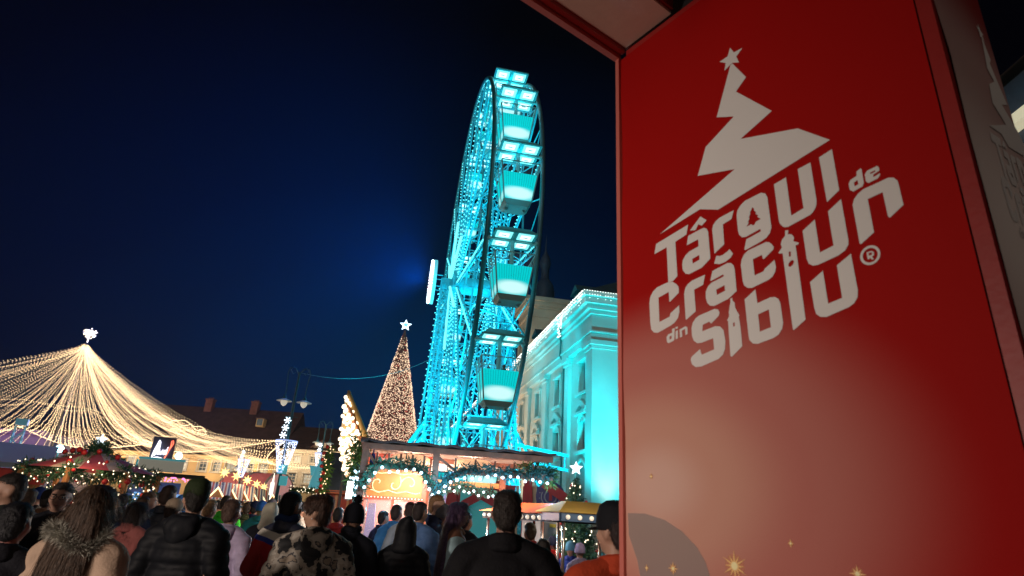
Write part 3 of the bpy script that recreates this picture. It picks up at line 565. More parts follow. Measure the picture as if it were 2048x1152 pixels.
for k in range(6):                             # bright tubes of the hub star
    a = R_(22 + 60 * k); m = MB(); m.tube([wp(a, .8, -2.15), wp(a, 5.6, -2.0)], .11, 8); m.build('star_tube', M['led_tube'], wheel, world=False)
    m = MB(); m.tube([wp(a, .8, 2.1), wp(a, 5.6, 1.95)], .09, 8); m.build('star_tube', M['led_tube'], wheel, world=False)
sg = axial([(0, -3.75), (1.75, -3.75), (1.9, -3.65), (1.9, -3.4), (0, -3.35)], 32).build('hub_sign', mat('sign_box', (.5, .7, .75), .4, emit=(.1, .75, .95), es=.5), wheel, world=False)
m = MB()
for k in range(44): t = 2 * math.pi * k / 44; m.octa((-3.8, 1.8 * math.cos(t), WHZ + 1.8 * math.sin(t)), .11)
m.build('sign_bulbs', mat('sign_bulb', (1, 1, 1), .3, emit=(.75, 1, 1), es=5), sg, world=False, fixn=False)
m = MB()
for k in range(26): t = 2 * math.pi * k / 26; m.octa((-3.8, 1.35 * math.cos(t), WHZ + 1.35 * math.sin(t)), .09)
m.build('sign_bulbs', mat('sign_bulb_pink', (1, .3, .5), .3, emit=(1, .15, .35), es=5), sg, world=False, fixn=False)
m = MB()
for s_ in (-1, 1):
    for z_ in (-.5, .5): m.bar((-2.8, s_ * .5, WHZ + z_), (-3.5, s_ * .5, WHZ + z_), .07)
m.build('sign_bracket', M['steel'], sg, world=False)
legs = []
for sx in (-1, 1):
    for sy in (-1, 1):                         # lattice support legs
        top = Vector((sx * 2.55, sy * .35, WHZ)); bot = Vector((sx * 3.1, sy * 6.6, .9)); m = MB()
        ex = Vector((.38, 0, 0)); d = (bot - top).normalized(); ey = d.cross(ex).normalized() * .38
        for a_ in (-1, 1):
            for b_ in (-1, 1): m.bar(top + ex * a_ * .6 + ey * b_ * .6, bot + ex * a_ + ey * b_, .13)
        for k in range(20):
            p, q = top.lerp(bot, k / 20), top.lerp(bot, (k + 1) / 20); f = 1 if k % 2 else -1
            m.bar(p + ex * .85 + ey * f * .85, q + ex * .85 - ey * f * .85, .06); m.bar(p - ex * .85 + ey * f * .85, q - ex * .85 - ey * f * .85, .06)
            m.bar(p + ey * .85 + ex * f * .85, q + ey * .85 - ex * f * .85, .06); m.bar(p - ey * .85 + ex * f * .85, q - ey * .85 - ex * f * .85, .06)
        m.hexa([v for v in [bot + Vector((a_ * .7, b_ * .7, -.6)) for a_, b_ in ((-1, -1), (1, -1), (1, 1), (-1, 1))] + [bot + Vector((a_ * .7, b_ * .7, .1)) for a_, b_ in ((-1, -1), (1, -1), (1, 1), (-1, 1))]])
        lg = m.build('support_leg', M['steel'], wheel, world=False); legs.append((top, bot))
        m = MB()
        for k in range(34): m.octa(top.lerp(bot, .05 + .9 * k / 34) + Vector((sx * .45, -.45, 0)), .06)
        o = m.build('leg_bulbs', M['led_cyan'], lg, world=False, fixn=False); o['kind'] = 'stuff'
    # ladder with hoops on the near leg of each side
    top, bot = Vector((sx * 2.55, -.35, WHZ)), Vector((sx * 3.1, -6.6, .9)); off = Vector((sx * .1, -.75, .05)); m = MB()
    for s_ in (-.24, .24): m.bar(top + off + Vector((s_, 0, 0)), bot + off + Vector((s_, 0, 0)), .05)
    for k in range(60): p = top.lerp(bot, k / 60) + off; m.bar(p - Vector((.24, 0, 0)), p + Vector((.24, 0, 0)), .035)
    for k in range(2, 30): p = top.lerp(bot, k / 30) + off; m.tube([p + Vector((.36 * math.cos(t), -.62 * math.sin(t), 0)) for t in [math.pi * j / 8 for j in range(9)]], .018, 5)
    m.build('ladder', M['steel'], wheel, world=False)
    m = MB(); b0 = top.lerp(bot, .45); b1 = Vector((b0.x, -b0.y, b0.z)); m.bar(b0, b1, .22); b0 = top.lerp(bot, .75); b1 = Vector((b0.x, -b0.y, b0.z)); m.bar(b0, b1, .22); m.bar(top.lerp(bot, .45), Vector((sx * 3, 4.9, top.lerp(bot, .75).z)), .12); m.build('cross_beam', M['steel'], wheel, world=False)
for sx in (-1, 1):                             # outriggers
    for sy in (-1, 1):
        p = Vector((sx * 2.9, sy * 4.0, 8.4)); q = Vector((sx * 7.6, sy * 5.6, .4)); m = MB()
        m.bar(p - Vector((0, .2, 0)), q - Vector((0, .2, 0)), .26, .2); m.bar(p + Vector((0, .3, -1.0)), q + Vector((0, .3, 0)), .2, .16)
        for k in range(5): m.bar(p.lerp(q, .15 + .17 * k) - Vector((0, .2, 0)), p.lerp(q, .2 + .17 * k) + Vector((0, .3, -.4)), .07)
        m.box(q + Vector((0, 0, -.25)), (1.0, 1.0, .3)); m.build('outrigger', M['steel'], wheel, world=False)
m = MB()                                       # boom arms towards the church
for z_ in (6.6, 5.6): m.bar((3.1, -5.2, z_), (7.2, -5.0, z_ - .5), .2)
for k in range(4): m.bar((3.6 + k * 1.1, -5.1, 6.5 - .13 * k), (3.6 + k * 1.1, -5.1, 5.5 - .13 * k), .09)
m.build('boom', M['steel'], wheel, world=False)
m = MB(); m.box((0, 0, .45), (9, 17, .7)); m.box((0, -8.6, .3), (4, .8, .4)); m.build('platform', mat('platform_deck', (.20, .22, .23), .5, var=.2), wheel, world=False)
m = MB()
for k in range(17):
    for x_ in (-4.4, 4.4): m.bar((x_, -8.4 + k * 1.05, .8), (x_, -8.4 + k * 1.05, 1.9), .05)
for x_ in (-4.4, 4.4):
    for z_ in (1.35, 1.9): m.bar((x_, -8.4, z_), (x_, 8.4, z_), .05)
m.build('railing', M['steel'], wheel, world=False)
m = MB(); m.box((-2.6, -5.4, 2.2), (.8, 1.2, 2.6)); m.box((-2.6, -5.4, 3.6), (1.1, 1.6, .14)); m.build('control_booth', mat('booth_panel', (.5, .52, .5), .5), wheel, world=False)
for xx, yy in ((-1.5, -7.4), (-.3, -7.2), (.9, -7.4)):   # pink loading lights
    m = MB(); m.box((xx, yy, 3.2), (.5, .1, 2.4)); m.build('entrance_light_panel', mat('pink_panel', (.8, .5, .7), .4, emit=(.9, .25, .65), es=.28, var=0), wheel, world=False)

# gondola: parts around its pivot
M['g_tub'] = ramp_mat('gondola_tub', {'bz': -.38, 'c': -.62}, [(0, (.05, .55, .60)), (.52, (.03, .62, .62))], .4, 'LINEAR')
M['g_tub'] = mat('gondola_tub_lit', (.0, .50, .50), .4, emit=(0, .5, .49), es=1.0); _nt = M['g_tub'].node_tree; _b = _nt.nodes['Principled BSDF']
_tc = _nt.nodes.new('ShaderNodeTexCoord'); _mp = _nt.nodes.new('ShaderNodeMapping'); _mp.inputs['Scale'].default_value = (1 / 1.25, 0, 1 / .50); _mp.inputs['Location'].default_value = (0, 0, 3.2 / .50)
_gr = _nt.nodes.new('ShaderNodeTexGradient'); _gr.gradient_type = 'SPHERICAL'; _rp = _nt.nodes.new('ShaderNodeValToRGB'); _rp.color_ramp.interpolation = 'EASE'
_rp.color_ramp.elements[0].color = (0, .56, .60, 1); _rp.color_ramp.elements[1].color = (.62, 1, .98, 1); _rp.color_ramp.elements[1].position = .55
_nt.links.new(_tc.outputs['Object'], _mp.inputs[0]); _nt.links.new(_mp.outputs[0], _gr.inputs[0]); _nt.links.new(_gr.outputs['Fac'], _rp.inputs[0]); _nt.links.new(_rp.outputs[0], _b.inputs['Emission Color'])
M['g_glow'] = mat('gondola_lamp', (.5, 1, 1), .4, emit=(.42, 1, 1), es=1.15)
M['g_panel'] = mat('gondola_light', (.5, 1, 1), .3, emit=(.30, 1, 1), es=1.0)
M['g_panel2'] = mat('gondola_light_core', (.6, 1, 1), .3, emit=(.7, 1, 1), es=1.7)
M['g_roof'] = mat('gondola_roof', (.12, .55, .60), .4)
M['g_frame'] = mat('gondola_frame', (.34, .62, .62), .45)
M['g_base'] = mat('gondola_base', (.40, .66, .64), .45)
M['g_glass'] = mat('gondola_glass', (.70, .85, .9), .05, alpha=.16)
gd0 = empty('gondola', (0, 0, 0), 0, 'open turquoise gondola with lit canopy hanging from the ferris wheel rim', 'gondola', 'gondolas of the ferris wheel')
GWX, GWY = 2.42, 2.3
m = MB(); m.lathe([(.3, .62), (1.0, .55)], (0, 0, 0), 4)
m.v = []; m.f = []; m.mi = []
z0 = .06
m.hexa([(-GWX / 2, -GWY / 2, z0), (GWX / 2, -GWY / 2, z0), (GWX / 2, GWY / 2, z0), (-GWX / 2, GWY / 2, z0), (-.85, -.75, z0 + .42), (.85, -.75, z0 + .42), (.85, .75, z0 + .42), (-.85, .75, z0 + .42)])
m.bar((-GWX / 2, 0, z0 - .03), (GWX / 2, 0, z0 - .03), .16, .07); m.bar((0, -GWY / 2, z0 - .03), (0, GWY / 2, z0 - .03), .16, .07)
for s_ in (-1, 1): m.bar((-GWX / 2, s_ * GWY / 2, z0), (GWX / 2, s_ * GWY / 2, z0), .08, .1); m.bar((s_ * GWX / 2, -GWY / 2, z0), (s_ * GWX / 2, GWY / 2, z0), .08, .1)
rf = m.build('canopy', M['g_roof'], gd0, world=False)
for sx in (-1, 1):
    for sy in (-1, 1):
        m = MB(); m.box((sx * .63, sy * .57, z0 - .02), (.92, .82, .03)); lp = m.build('light_panel', M['g_panel'], rf, world=False)
for sx in (-1, 1):
    for sy in (-1, 1):
        m = MB(); m.box((sx * .63, sy * .57, z0 - .045), (.58, .46, .02)); m.build('light_core', M['g_panel2'], rf, world=False)
        m = MB(); m.box((sx * .63, sy * .57, z0 - .062), (.26, .07, .015)); m.build('light_slot', M['black'], rf, world=False)
m = MB(); m.bar((-WG + .1, 0, 0), (WG - .1, 0, 0), .14, .14); m.ball((-WG + .12, 0, 0), .16); m.ball((WG - .12, 0, 0), .16); m.build('pivot_bar', M['g_frame'], gd0, world=False)
m = MB(); m.tube([(0, 0, -3.6), (0, 0, .1)], .13, 10); m.build('post', mat('gondola_post', (.2, .6, .65), .4), gd0, world=False)
def taper(z):                                  # half widths of the tub at height z
    t = (z + 3.65) / 2.55; return (.80 + .36 * t, .72 + .32 * t)
m = MB(); zs = [-3.6, -1.92]; (x0, y0), (x1, y1) = taper(zs[0]), taper(zs[1])
m.add([(-x0, -y0, zs[0]), (x0, -y0, zs[0]), (x0, y0, zs[0]), (-x0, y0, zs[0]), (-x1, -y1, zs[1]), (x1, -y1, zs[1]), (x1, y1, zs[1]), (-x1, y1, zs[1])], [(0, 1, 5, 4), (1, 2, 6, 5), (2, 3, 7, 6), (3, 0, 4, 7), (3, 2, 1, 0)])
ribs_ = []
for k in range(13):                            # vertical ribs front and back
    t = -1 + 2 * (k + .5) / 13; za, zb = -2.78, -1.96; (xa, ya), (xb, yb) = taper(za), taper(zb)
    for s_ in (-1, 1): ribs_.append(((t * xa * .9, s_ * (ya + .012), za), (t * xb * .9, s_ * (yb + .012), zb)))
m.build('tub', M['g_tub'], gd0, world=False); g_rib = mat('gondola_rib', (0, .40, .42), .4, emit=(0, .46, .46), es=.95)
for a_, b_ in ribs_: m = MB(); m.bar(a_, b_, .07, .035, up=(0, 1, 0)); m.build('rib', g_rib, gd0, world=False)
m = MB(); (x0, y0) = taper(-3.65); m.hexa([(-x0 * .8, -y0 * .8, -3.90), (x0 * .8, -y0 * .8, -3.90), (x0 * .8, y0 * .8, -3.90), (-x0 * .8, y0 * .8, -3.90), (-x0 - .05, -y0 - .05, -3.62), (x0 + .05, -y0 - .05, -3.62), (x0 + .05, y0 + .05, -3.62), (-x0 - .05, y0 + .05, -3.62)])
for s_ in (-1, 1): m.ball((s_ * .55, 0, -3.9), .12, 8, 6)
m.build('floor_pan', M['g_base'], gd0, world=False)
m = MB(); (x0, y0), (x1, y1) = taper(-3.6), taper(-1.2)
for sx in (-1, 1):
    for sy in (-1, 1): m.bar((sx * (x0 + .02), sy * (y0 + .02), -3.6), (sx * (x1 + .02), sy * (y1 + .02), -1.2), .07)
for sy in (-1, 1): m.bar((-x1, sy * (y1 + .02), -1.2), (x1, sy * (y1 + .02), -1.2), .05)
for sx in (-1, 1): m.bar((sx * (x1 + .02), -y1, -1.2), (sx * (x1 + .02), y1, -1.2), .05); m.bar((sx * (x0 + .05), 0, -3.6), (sx * (x1 + .04), 0, -1.2), .05)
m.build('frame', M['g_frame'], gd0, world=False)
m = MB(); (x0, y0), (x1, y1) = taper(-1.92), taper(-1.22)
m.add([(-x0, -y0, -1.92), (x0, -y0, -1.92), (x0, y0, -1.92), (-x0, y0, -1.92), (-x1, -y1, -1.22), (x1, -y1, -1.22), (x1, y1, -1.22), (-x1, y1, -1.22)], [(0, 1, 5, 4), (1, 2, 6, 5), (2, 3, 7, 6), (3, 0, 4, 7)]); m.build('glazing', M['g_glass'], gd0, world=False)
m = MB()
for s_ in (-1, 1): m.box((0, s_ * .5, -2.8), (1.5, .4, .12)); m.box((0, s_ * .72, -2.3), (1.5, .1, .7))
m.build('bench', M['g_base'], gd0, world=False)
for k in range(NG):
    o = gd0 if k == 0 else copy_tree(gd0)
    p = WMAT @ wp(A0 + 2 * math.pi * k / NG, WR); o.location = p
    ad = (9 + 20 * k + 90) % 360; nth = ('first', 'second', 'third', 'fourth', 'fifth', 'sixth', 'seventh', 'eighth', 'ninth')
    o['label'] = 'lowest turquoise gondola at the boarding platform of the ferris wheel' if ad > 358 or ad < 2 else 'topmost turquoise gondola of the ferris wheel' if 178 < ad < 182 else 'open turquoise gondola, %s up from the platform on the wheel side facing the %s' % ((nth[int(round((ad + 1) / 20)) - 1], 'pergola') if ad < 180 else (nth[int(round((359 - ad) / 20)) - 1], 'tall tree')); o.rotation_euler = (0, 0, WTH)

# lamps of the wheel: floodlights on the platform, strings on the girders
for lx, ly, e in ((-6.0, -12.0, 19000), (6.0, -11.0, 12000), (-7.0, 6.0, 10000), (5.5, 4.0, 5000)):
    lamp('wheel_floodlight', 'SPOT', WMAT @ Vector((lx, ly, 1.2)), e, CYAN, .4, WMAT @ Vector((0, 0, WHZ + 2)), 95, .7)
for k in range(6):
    a = R_(30 + 60 * k); lamp('spoke_lights', 'POINT', WMAT @ wp(a, 9.5, -.3), 360, CYAN, .6)
for k in range(NG):
    a = A0 + 2 * math.pi * k / NG
    if -60 < math.degrees(a) < 75: lamp('gondola_lamp', 'POINT', WMAT @ (wp(a, WR) + Vector((0, 0, -.5))), 75, CYAN, .3)
    if -60 < math.degrees(a) < 75: lamp('gondola_underlight', 'POINT', WMAT @ (wp(a, WR) + Vector((-.3, -2.1, -3.6))), 26, CYAN, .3)
# church floodlights
for (loc, aim, e, col, sz) in ((cp(0, .6, 8), cp(.2, 11, 0), 9000, CYAN, 58), (cp(15, .8, 9), cp(14, 11, 0), 3000, (1, .80, .58), 85), (fp(3, .6, 8), fp(3, 11, 0), 11000, CYAN, 90), (cp(10, .6, 9), cp(9, 11, 0), 2200, (.3, .9, .85), 80),
                               (cp(24, 1.0, 9), cp(22, 11, 0), 6500, (1, .78, .54), 95), (cp(33, 1.0, 9), cp(33, 10, 0), 3200, (1, .76, .5), 90),
                               (fp(.8, 1.2, 1.6), fp(.8, 9, .2), 900, (1, .85, .5), 50)):
    lamp('church_floodlight', 'SPOT', loc, e, col, .3, aim, sz, .8)
lamp('tower_floodlight', 'SPOT', tw - E1 * 9 - E2 * 5 + Zv * 17.5, 2600, (1, .72, .45), .4, tw + Zv * (TH - 4), 70, .8)

# ================================================================== TALL LIT CHRISTMAS TREE
tp = P(810, 662, 70); TBX, TBY, TTOP = tp.x, tp.y, tp.z
xt = empty('christmas_tree', (TBX, TBY, 0), 0, 'tall cone shaped christmas tree covered in warm lights with white star', 'christmas tree')
def tr(z): return max(.08, (TTOP - z) * .222)
m = MB(); m.lathe([(tr(.8), .8), (tr(6), 6), (tr(12), 12), (tr(18), 18), (.1, TTOP)], (TBX, TBY, 0), 40); m.build('crown', mat('tree_netting', (.16, .035, .025), .9, var=.4, vs=6), xt)
m = MB(); m.tube([(TBX, TBY, 0), (TBX, TBY, TTOP + .2)], [.4, .08], 8); m.build('trunk', M['black'], xt)
m = MB()
for k in range(15500):
    z = TTOP - .3 - (TTOP - 1.2) * math.sqrt(rng.random()); a = rng.random() * 6.283
    if -math.cos(a - math.atan2(TBX, TBY)) < -.5: pass
    r_ = tr(z) + rng.uniform(.0, .14); m.octa((TBX + r_ * math.cos(a), TBY + r_ * math.sin(a), z), rng.uniform(.034, .06))
o = m.build('tree_lights', mat('tree_bulb', (.12, .06, .04), .6, emit=(1, .70, .46), es=1.5), xt, fixn=False); o['kind'] = 'stuff'
m = MB()
for k in range(450):
    z = TTOP - .3 - (TTOP - 1.2) * math.sqrt(rng.random()); a = rng.random() * 6.283; r_ = tr(z) + .1; m.octa((TBX + r_ * math.cos(a), TBY + r_ * math.sin(a), z), .09)
o = m.build('baubles', mat('red_bauble', (.5, .02, .02), .3, emit=(.8, .06, .04), es=.25), xt, fixn=False); o['kind'] = 'stuff'
def star(name, c, r, mt, parent=None, ri=.45, n=5, th=.12):
    X_ = Vector((math.cos(math.atan2(c[1], c[0]) - math.pi / 2), math.sin(math.atan2(c[1], c[0]) - math.pi / 2), 0)); N_ = X_.cross(Zv)
    m = MB(); m.slab(star_poly(Vector(c), r, r * ri, n, X_, Zv), N_ * th); return m.build(name, mt, parent)
M['star_white'] = mat('star_white', (.9, .95, 1), .4, emit=(.75, .9, 1), es=2.6)
M['star_core'] = mat('star_core', (.3, .6, .7), .4, emit=(.25, .7, .85), es=.8)
o = star('star', (TBX, TBY, TTOP + .7), .72, M['star_white'], xt); c_ = Vector((TBX, TBY, TTOP + .75)); f_ = (CAM - c_).normalized()
star('star_core', tuple(c_ + f_ * .15), .38, M['star_core'], o)

# ================================================================== LIGHT CANOPY (strings from a mast)
AP = P(172, 692, 62); mast = Vector((AP.x, AP.y, 0))
canopy = empty('light_canopy', mast, 0, 'huge tent of warm fairy light strings hung from a tall mast', 'light canopy')
m = MB(); m.tube([mast, mast + Zv * (AP.z + .3)], [.22, .12], 10); m.build('mast', M['black'], canopy)
m = MB()
for k in range(90):
    d_ = Vector((rng.gauss(0, 1), rng.gauss(0, 1), rng.gauss(0, 1))).normalized(); m.octa(AP + Zv * 1.15 + d_ * (.2 + .32 * rng.random()), .07)
for k in range(12):
    d_ = Vector((math.cos(k * .5236), math.sin(k * .5236), .3 * math.sin(k * 2))).normalized(); m.tube([AP + Zv * 1.15, AP + Zv * 1.15 + d_ * .55], .025, 4)
m.tube([AP, AP + Zv * 1.1], .05, 6); m.build('star_burst', M['bulb_white'], canopy, fixn=False)
L1 = on_ground(560, 37); L1z = P(575, 879, 37).z
_l1 = P(590, 795, 37); L1 = Vector((_l1.x, _l1.y, 0)); _l2 = P(648, 878, 60); L2p = Vector((_l2.x, _l2.y, 0)); _l3 = P(485, 935, 69); L3 = Vector((_l3.x, _l3.y, 0))
anch = [P(-330, 850, 48), P(38, 852, 42), P(318, 884, 37), Vector((L1.x, L1.y, L1z)), L2p + Zv * P(638, 936, 60).z, L3 + Zv * P(484, 926, 69).z]
for ang, rr, zz in ((72, 27, 6.5), (105, 29, 6.3), (140, 30, 6.4), (180, 32, 6.2), (222, 30, 6.0)):
    anch.append(mast + Vector((math.cos(R_(ang)) * rr, math.sin(R_(ang)) * rr, zz)))
smat = M['bulb_warm']; NSTR = 26
dens = [18, 30, 42, 34, 14, 22, 16, 16, 16, 16, 18]
for i in range(len(anch)):
    A, B = anch[i], anch[(i + 1) % len(anch)]
    edge = []
    for k in range(31):
        t = k / 30; p = A.lerp(B, t); bow = 4 * t * (1 - t); h_ = (mast - p); h_.z = 0
        p = p + h_ * .13 * bow - Zv * (.55 * bow); edge.append(p)
    m = MB(); m.tube(edge, .012, 4)
    for q in resample(edge, .22): m.octa(q + Vector((0, 0, rng.uniform(-.03, .03))), .036)
    m.build('edge_string', smat, canopy, fixn=False)
    for k in range(dens[i]):
        t = (k + .5 + rng.uniform(-.25, .25)) / dens[i]; f = t * 30; j = min(29, int(f)); e = edge[j].lerp(edge[j + 1], f - j)
        a0 = AP + Vector((rng.uniform(-.25, .25), rng.uniform(-.25, .25), rng.uniform(-.25, .1)))
        L_ = (e - a0).length; pts = catenary(a0, e, L_ * rng.uniform(.062, .085), 18)
        m = MB()
        for q in resample(pts, .25): m.octa(q + Vector((rng.uniform(-.03, .03), rng.uniform(-.03, .03), rng.uniform(-.04, .02))), .029)
        m.build('light_string', smat, canopy, fixn=False)
ring = []                                     # looped garland around the canopy at half height
for i in range(len(anch)):
    A, B = anch[i], anch[(i + 1) % len(anch)]
    for k in range(9):
        p = A.lerp(B, k / 9); a0 = AP; t = .52; q = a0.lerp(p, t) - Zv * ((p - a0).length * .072 * 4 * t * (1 - t)); ring.append(q)
ring.append(ring[0].copy())
m = MB(); rs = resample(ring, .16)
for k, q in enumerate(rs): m.octa(q - Zv * (.10 + .30 * abs(math.sin(k * .13))), .036); m.octa(q - Zv * (.10 + .10 * math.cos(k * .2)), .034)
m.build('ring_garland', smat, canopy, fixn=False)
for (x_, y_, z_, e) in ((-38, 47, 6, 900), (-28, 46, 5, 700), (-22, 52, 4.5, 700), (-32, 62, 5.5, 1000), (-46, 60, 6, 800), (-20, 44, 4.5, 350)):
    lamp('canopy_glow', 'POINT', (x_, y_, z_), e, (1, .72, .40), 1.2)

# ================================================================== STREET LAMPS with lit decorations
lampm = mat('lamp_iron', (.03, .10, .12), .45, var=.2); shade = mat('lamp_shade', (.75, .74, .68), .4)
net = mat('net_frame', (.5, .6, .9), .4, emit=(.42, .55, 1), es=.9); netb = mat('net_bulb', (.9, .9, 1), .3, emit=(.85, .88, 1), es=3.2)
def street_lamp(base, H, label, deco_z, twist, flakes=3):
    r = empty('street_lamp', base, twist, label, 'street lamp', 'street lamps around the square')
    m = MB(); m.lathe([(.26, 0), (.26, .5), (.16, .7), (.13, 1.2), (.10, 1.3), (.085, H * .6), (.06, H)], (0, 0, 0), 12); m.build('pole', lampm, r, world=False)
    for sx in (-1, 1):
        m = MB(); pts = [(0, 0, H - .15), (sx * .25, 0, H + .25), (sx * .55, 0, H + .22), (sx * .62, 0, H - .1), (sx * .55, 0, H - .9), (sx * .55, 0, H - 1.35)]; m.tube(pts, .03, 6)
        m.tube([(sx * .2, 0, H + .1), (sx * .36, 0, H + .34), (sx * .5, 0, H + .1), (sx * .34, 0, H - .12), (sx * .22, 0, H - .02)], .018, 5)
        m.lathe([(.03, 0), (.05, -.15), (.11, -.25), (.12, -.42)], (sx * .55, 0, H - 1.25), 10); a_ = m.build('arm', lampm, r, world=False)
        m = MB(); m.lathe([(.10, .08), (.42, -.04), (.43, -.07), (.16, -.05)], (sx * .55, 0, H - 1.68), 20); m.build('lamp_shade', shade, a_, world=False)
        m = MB(); m.lathe([(.17, 0), (.19, -.1), (.12, -.24), (.0, -.32)], (sx * .55, 0, H - 1.73), 12); m.build('globe', mat('lamp_globe', (.8, .78, .7), .3, emit=(1, .86, .66), es=.45) if 'lamp_globe' not in bpy.data.materials else bpy.data.materials['lamp_globe'], a_, world=False, smooth=True)
    m = MB(); m.bar((-.35, 0, H - 2.6), (.35, 0, H - 2.6), .04); m.build('crossbar', lampm, r, world=False)
    m = MB(); zt, zb, w0, w1 = deco_z, deco_z - 1.7, .58, .20       # inverted cone of net lights
    for k in range(8):
        t = 2 * math.pi * k / 8; m.bar((w0 * math.cos(t), w0 * math.sin(t), zt), (w1 * math.cos(t), w1 * math.sin(t), zb), .03)
    m.tube([(w0 * math.cos(t), w0 * math.sin(t), zt) for t in [2 * math.pi * k / 20 for k in range(21)]], .035, 5); m.tube([(w1 * math.cos(t), w1 * math.sin(t), zb) for t in [2 * math.pi * k / 12 for k in range(13)]], .03, 5)
    d_ = m.build('net_cone', net, r, world=False); m = MB()
    for k in range(420):
        f = rng.random(); rr = w0 + (w1 - w0) * f; t = rng.random() * 6.283; m.octa((rr * math.cos(t), rr * math.sin(t), zt + (zb - zt) * f), .022)
    o = m.build('net_bulbs', netb, d_, world=False, fixn=False); o['kind'] = 'stuff'
    for k in range(flakes):                     # snowflakes fixed to the pole above
        m = MB(); c = Vector((-.26 + .05 * k, -.1, deco_z + .30 + .42 * k))
        for a in range(3):
            t = math.pi * a / 3; d = Vector((math.cos(t), 0, math.sin(t))); m.bar(c - d * .16, c + d * .16, .035, .035, up=(0, 1, 0))
            for s_ in (-1, 1): m.octa(c + d * .16 * s_, .045)
        m.octa(c, .1); m.build('snowflake', M['star_white'], r, world=False)
    return r
street_lamp(L1, 9.0, 'double armed green street lamp with net cone and snowflakes, string lights tied to it', P(573, 884, 37).z + .05, R_(19))
m = MB(); m.box((L1.x + .25, L1.y - .1, 2.9), (.4, .12, .5)); m.box((L1.x + .1, L1.y - .12, 3.5), (.5, .1, .5)); tag(m.build('lamp_sign', mat('teal_sign', (.1, .5, .55), .5, emit=(.1, .6, .65), es=.35)), 'small teal sign plates fixed to the lamp post by the stalls', 'sign')
street_lamp(L2p, 9.0, 'more distant double armed lamp with blue net cone before the white gabled house', P(637, 920, 60).z + .6, R_(16), 2)
street_lamp(L3, 6.6, 'short lamp with net cone under the canopy strings before the ochre house', P(485, 925, 69).z + .3, R_(22), 2)
wcab = catenary(Vector((L1.x, L1.y, 9.0)), WMAT @ Vector((-3, -2, 13.0)), .9, 24)
m = MB(); m.tube(wcab, .009, 4); tag(m.build('overhead_cable', mat('cable', (.35, .4, .42), .5)), 'thin overhead cable from the street lamp to the ferris wheel', 'cable')

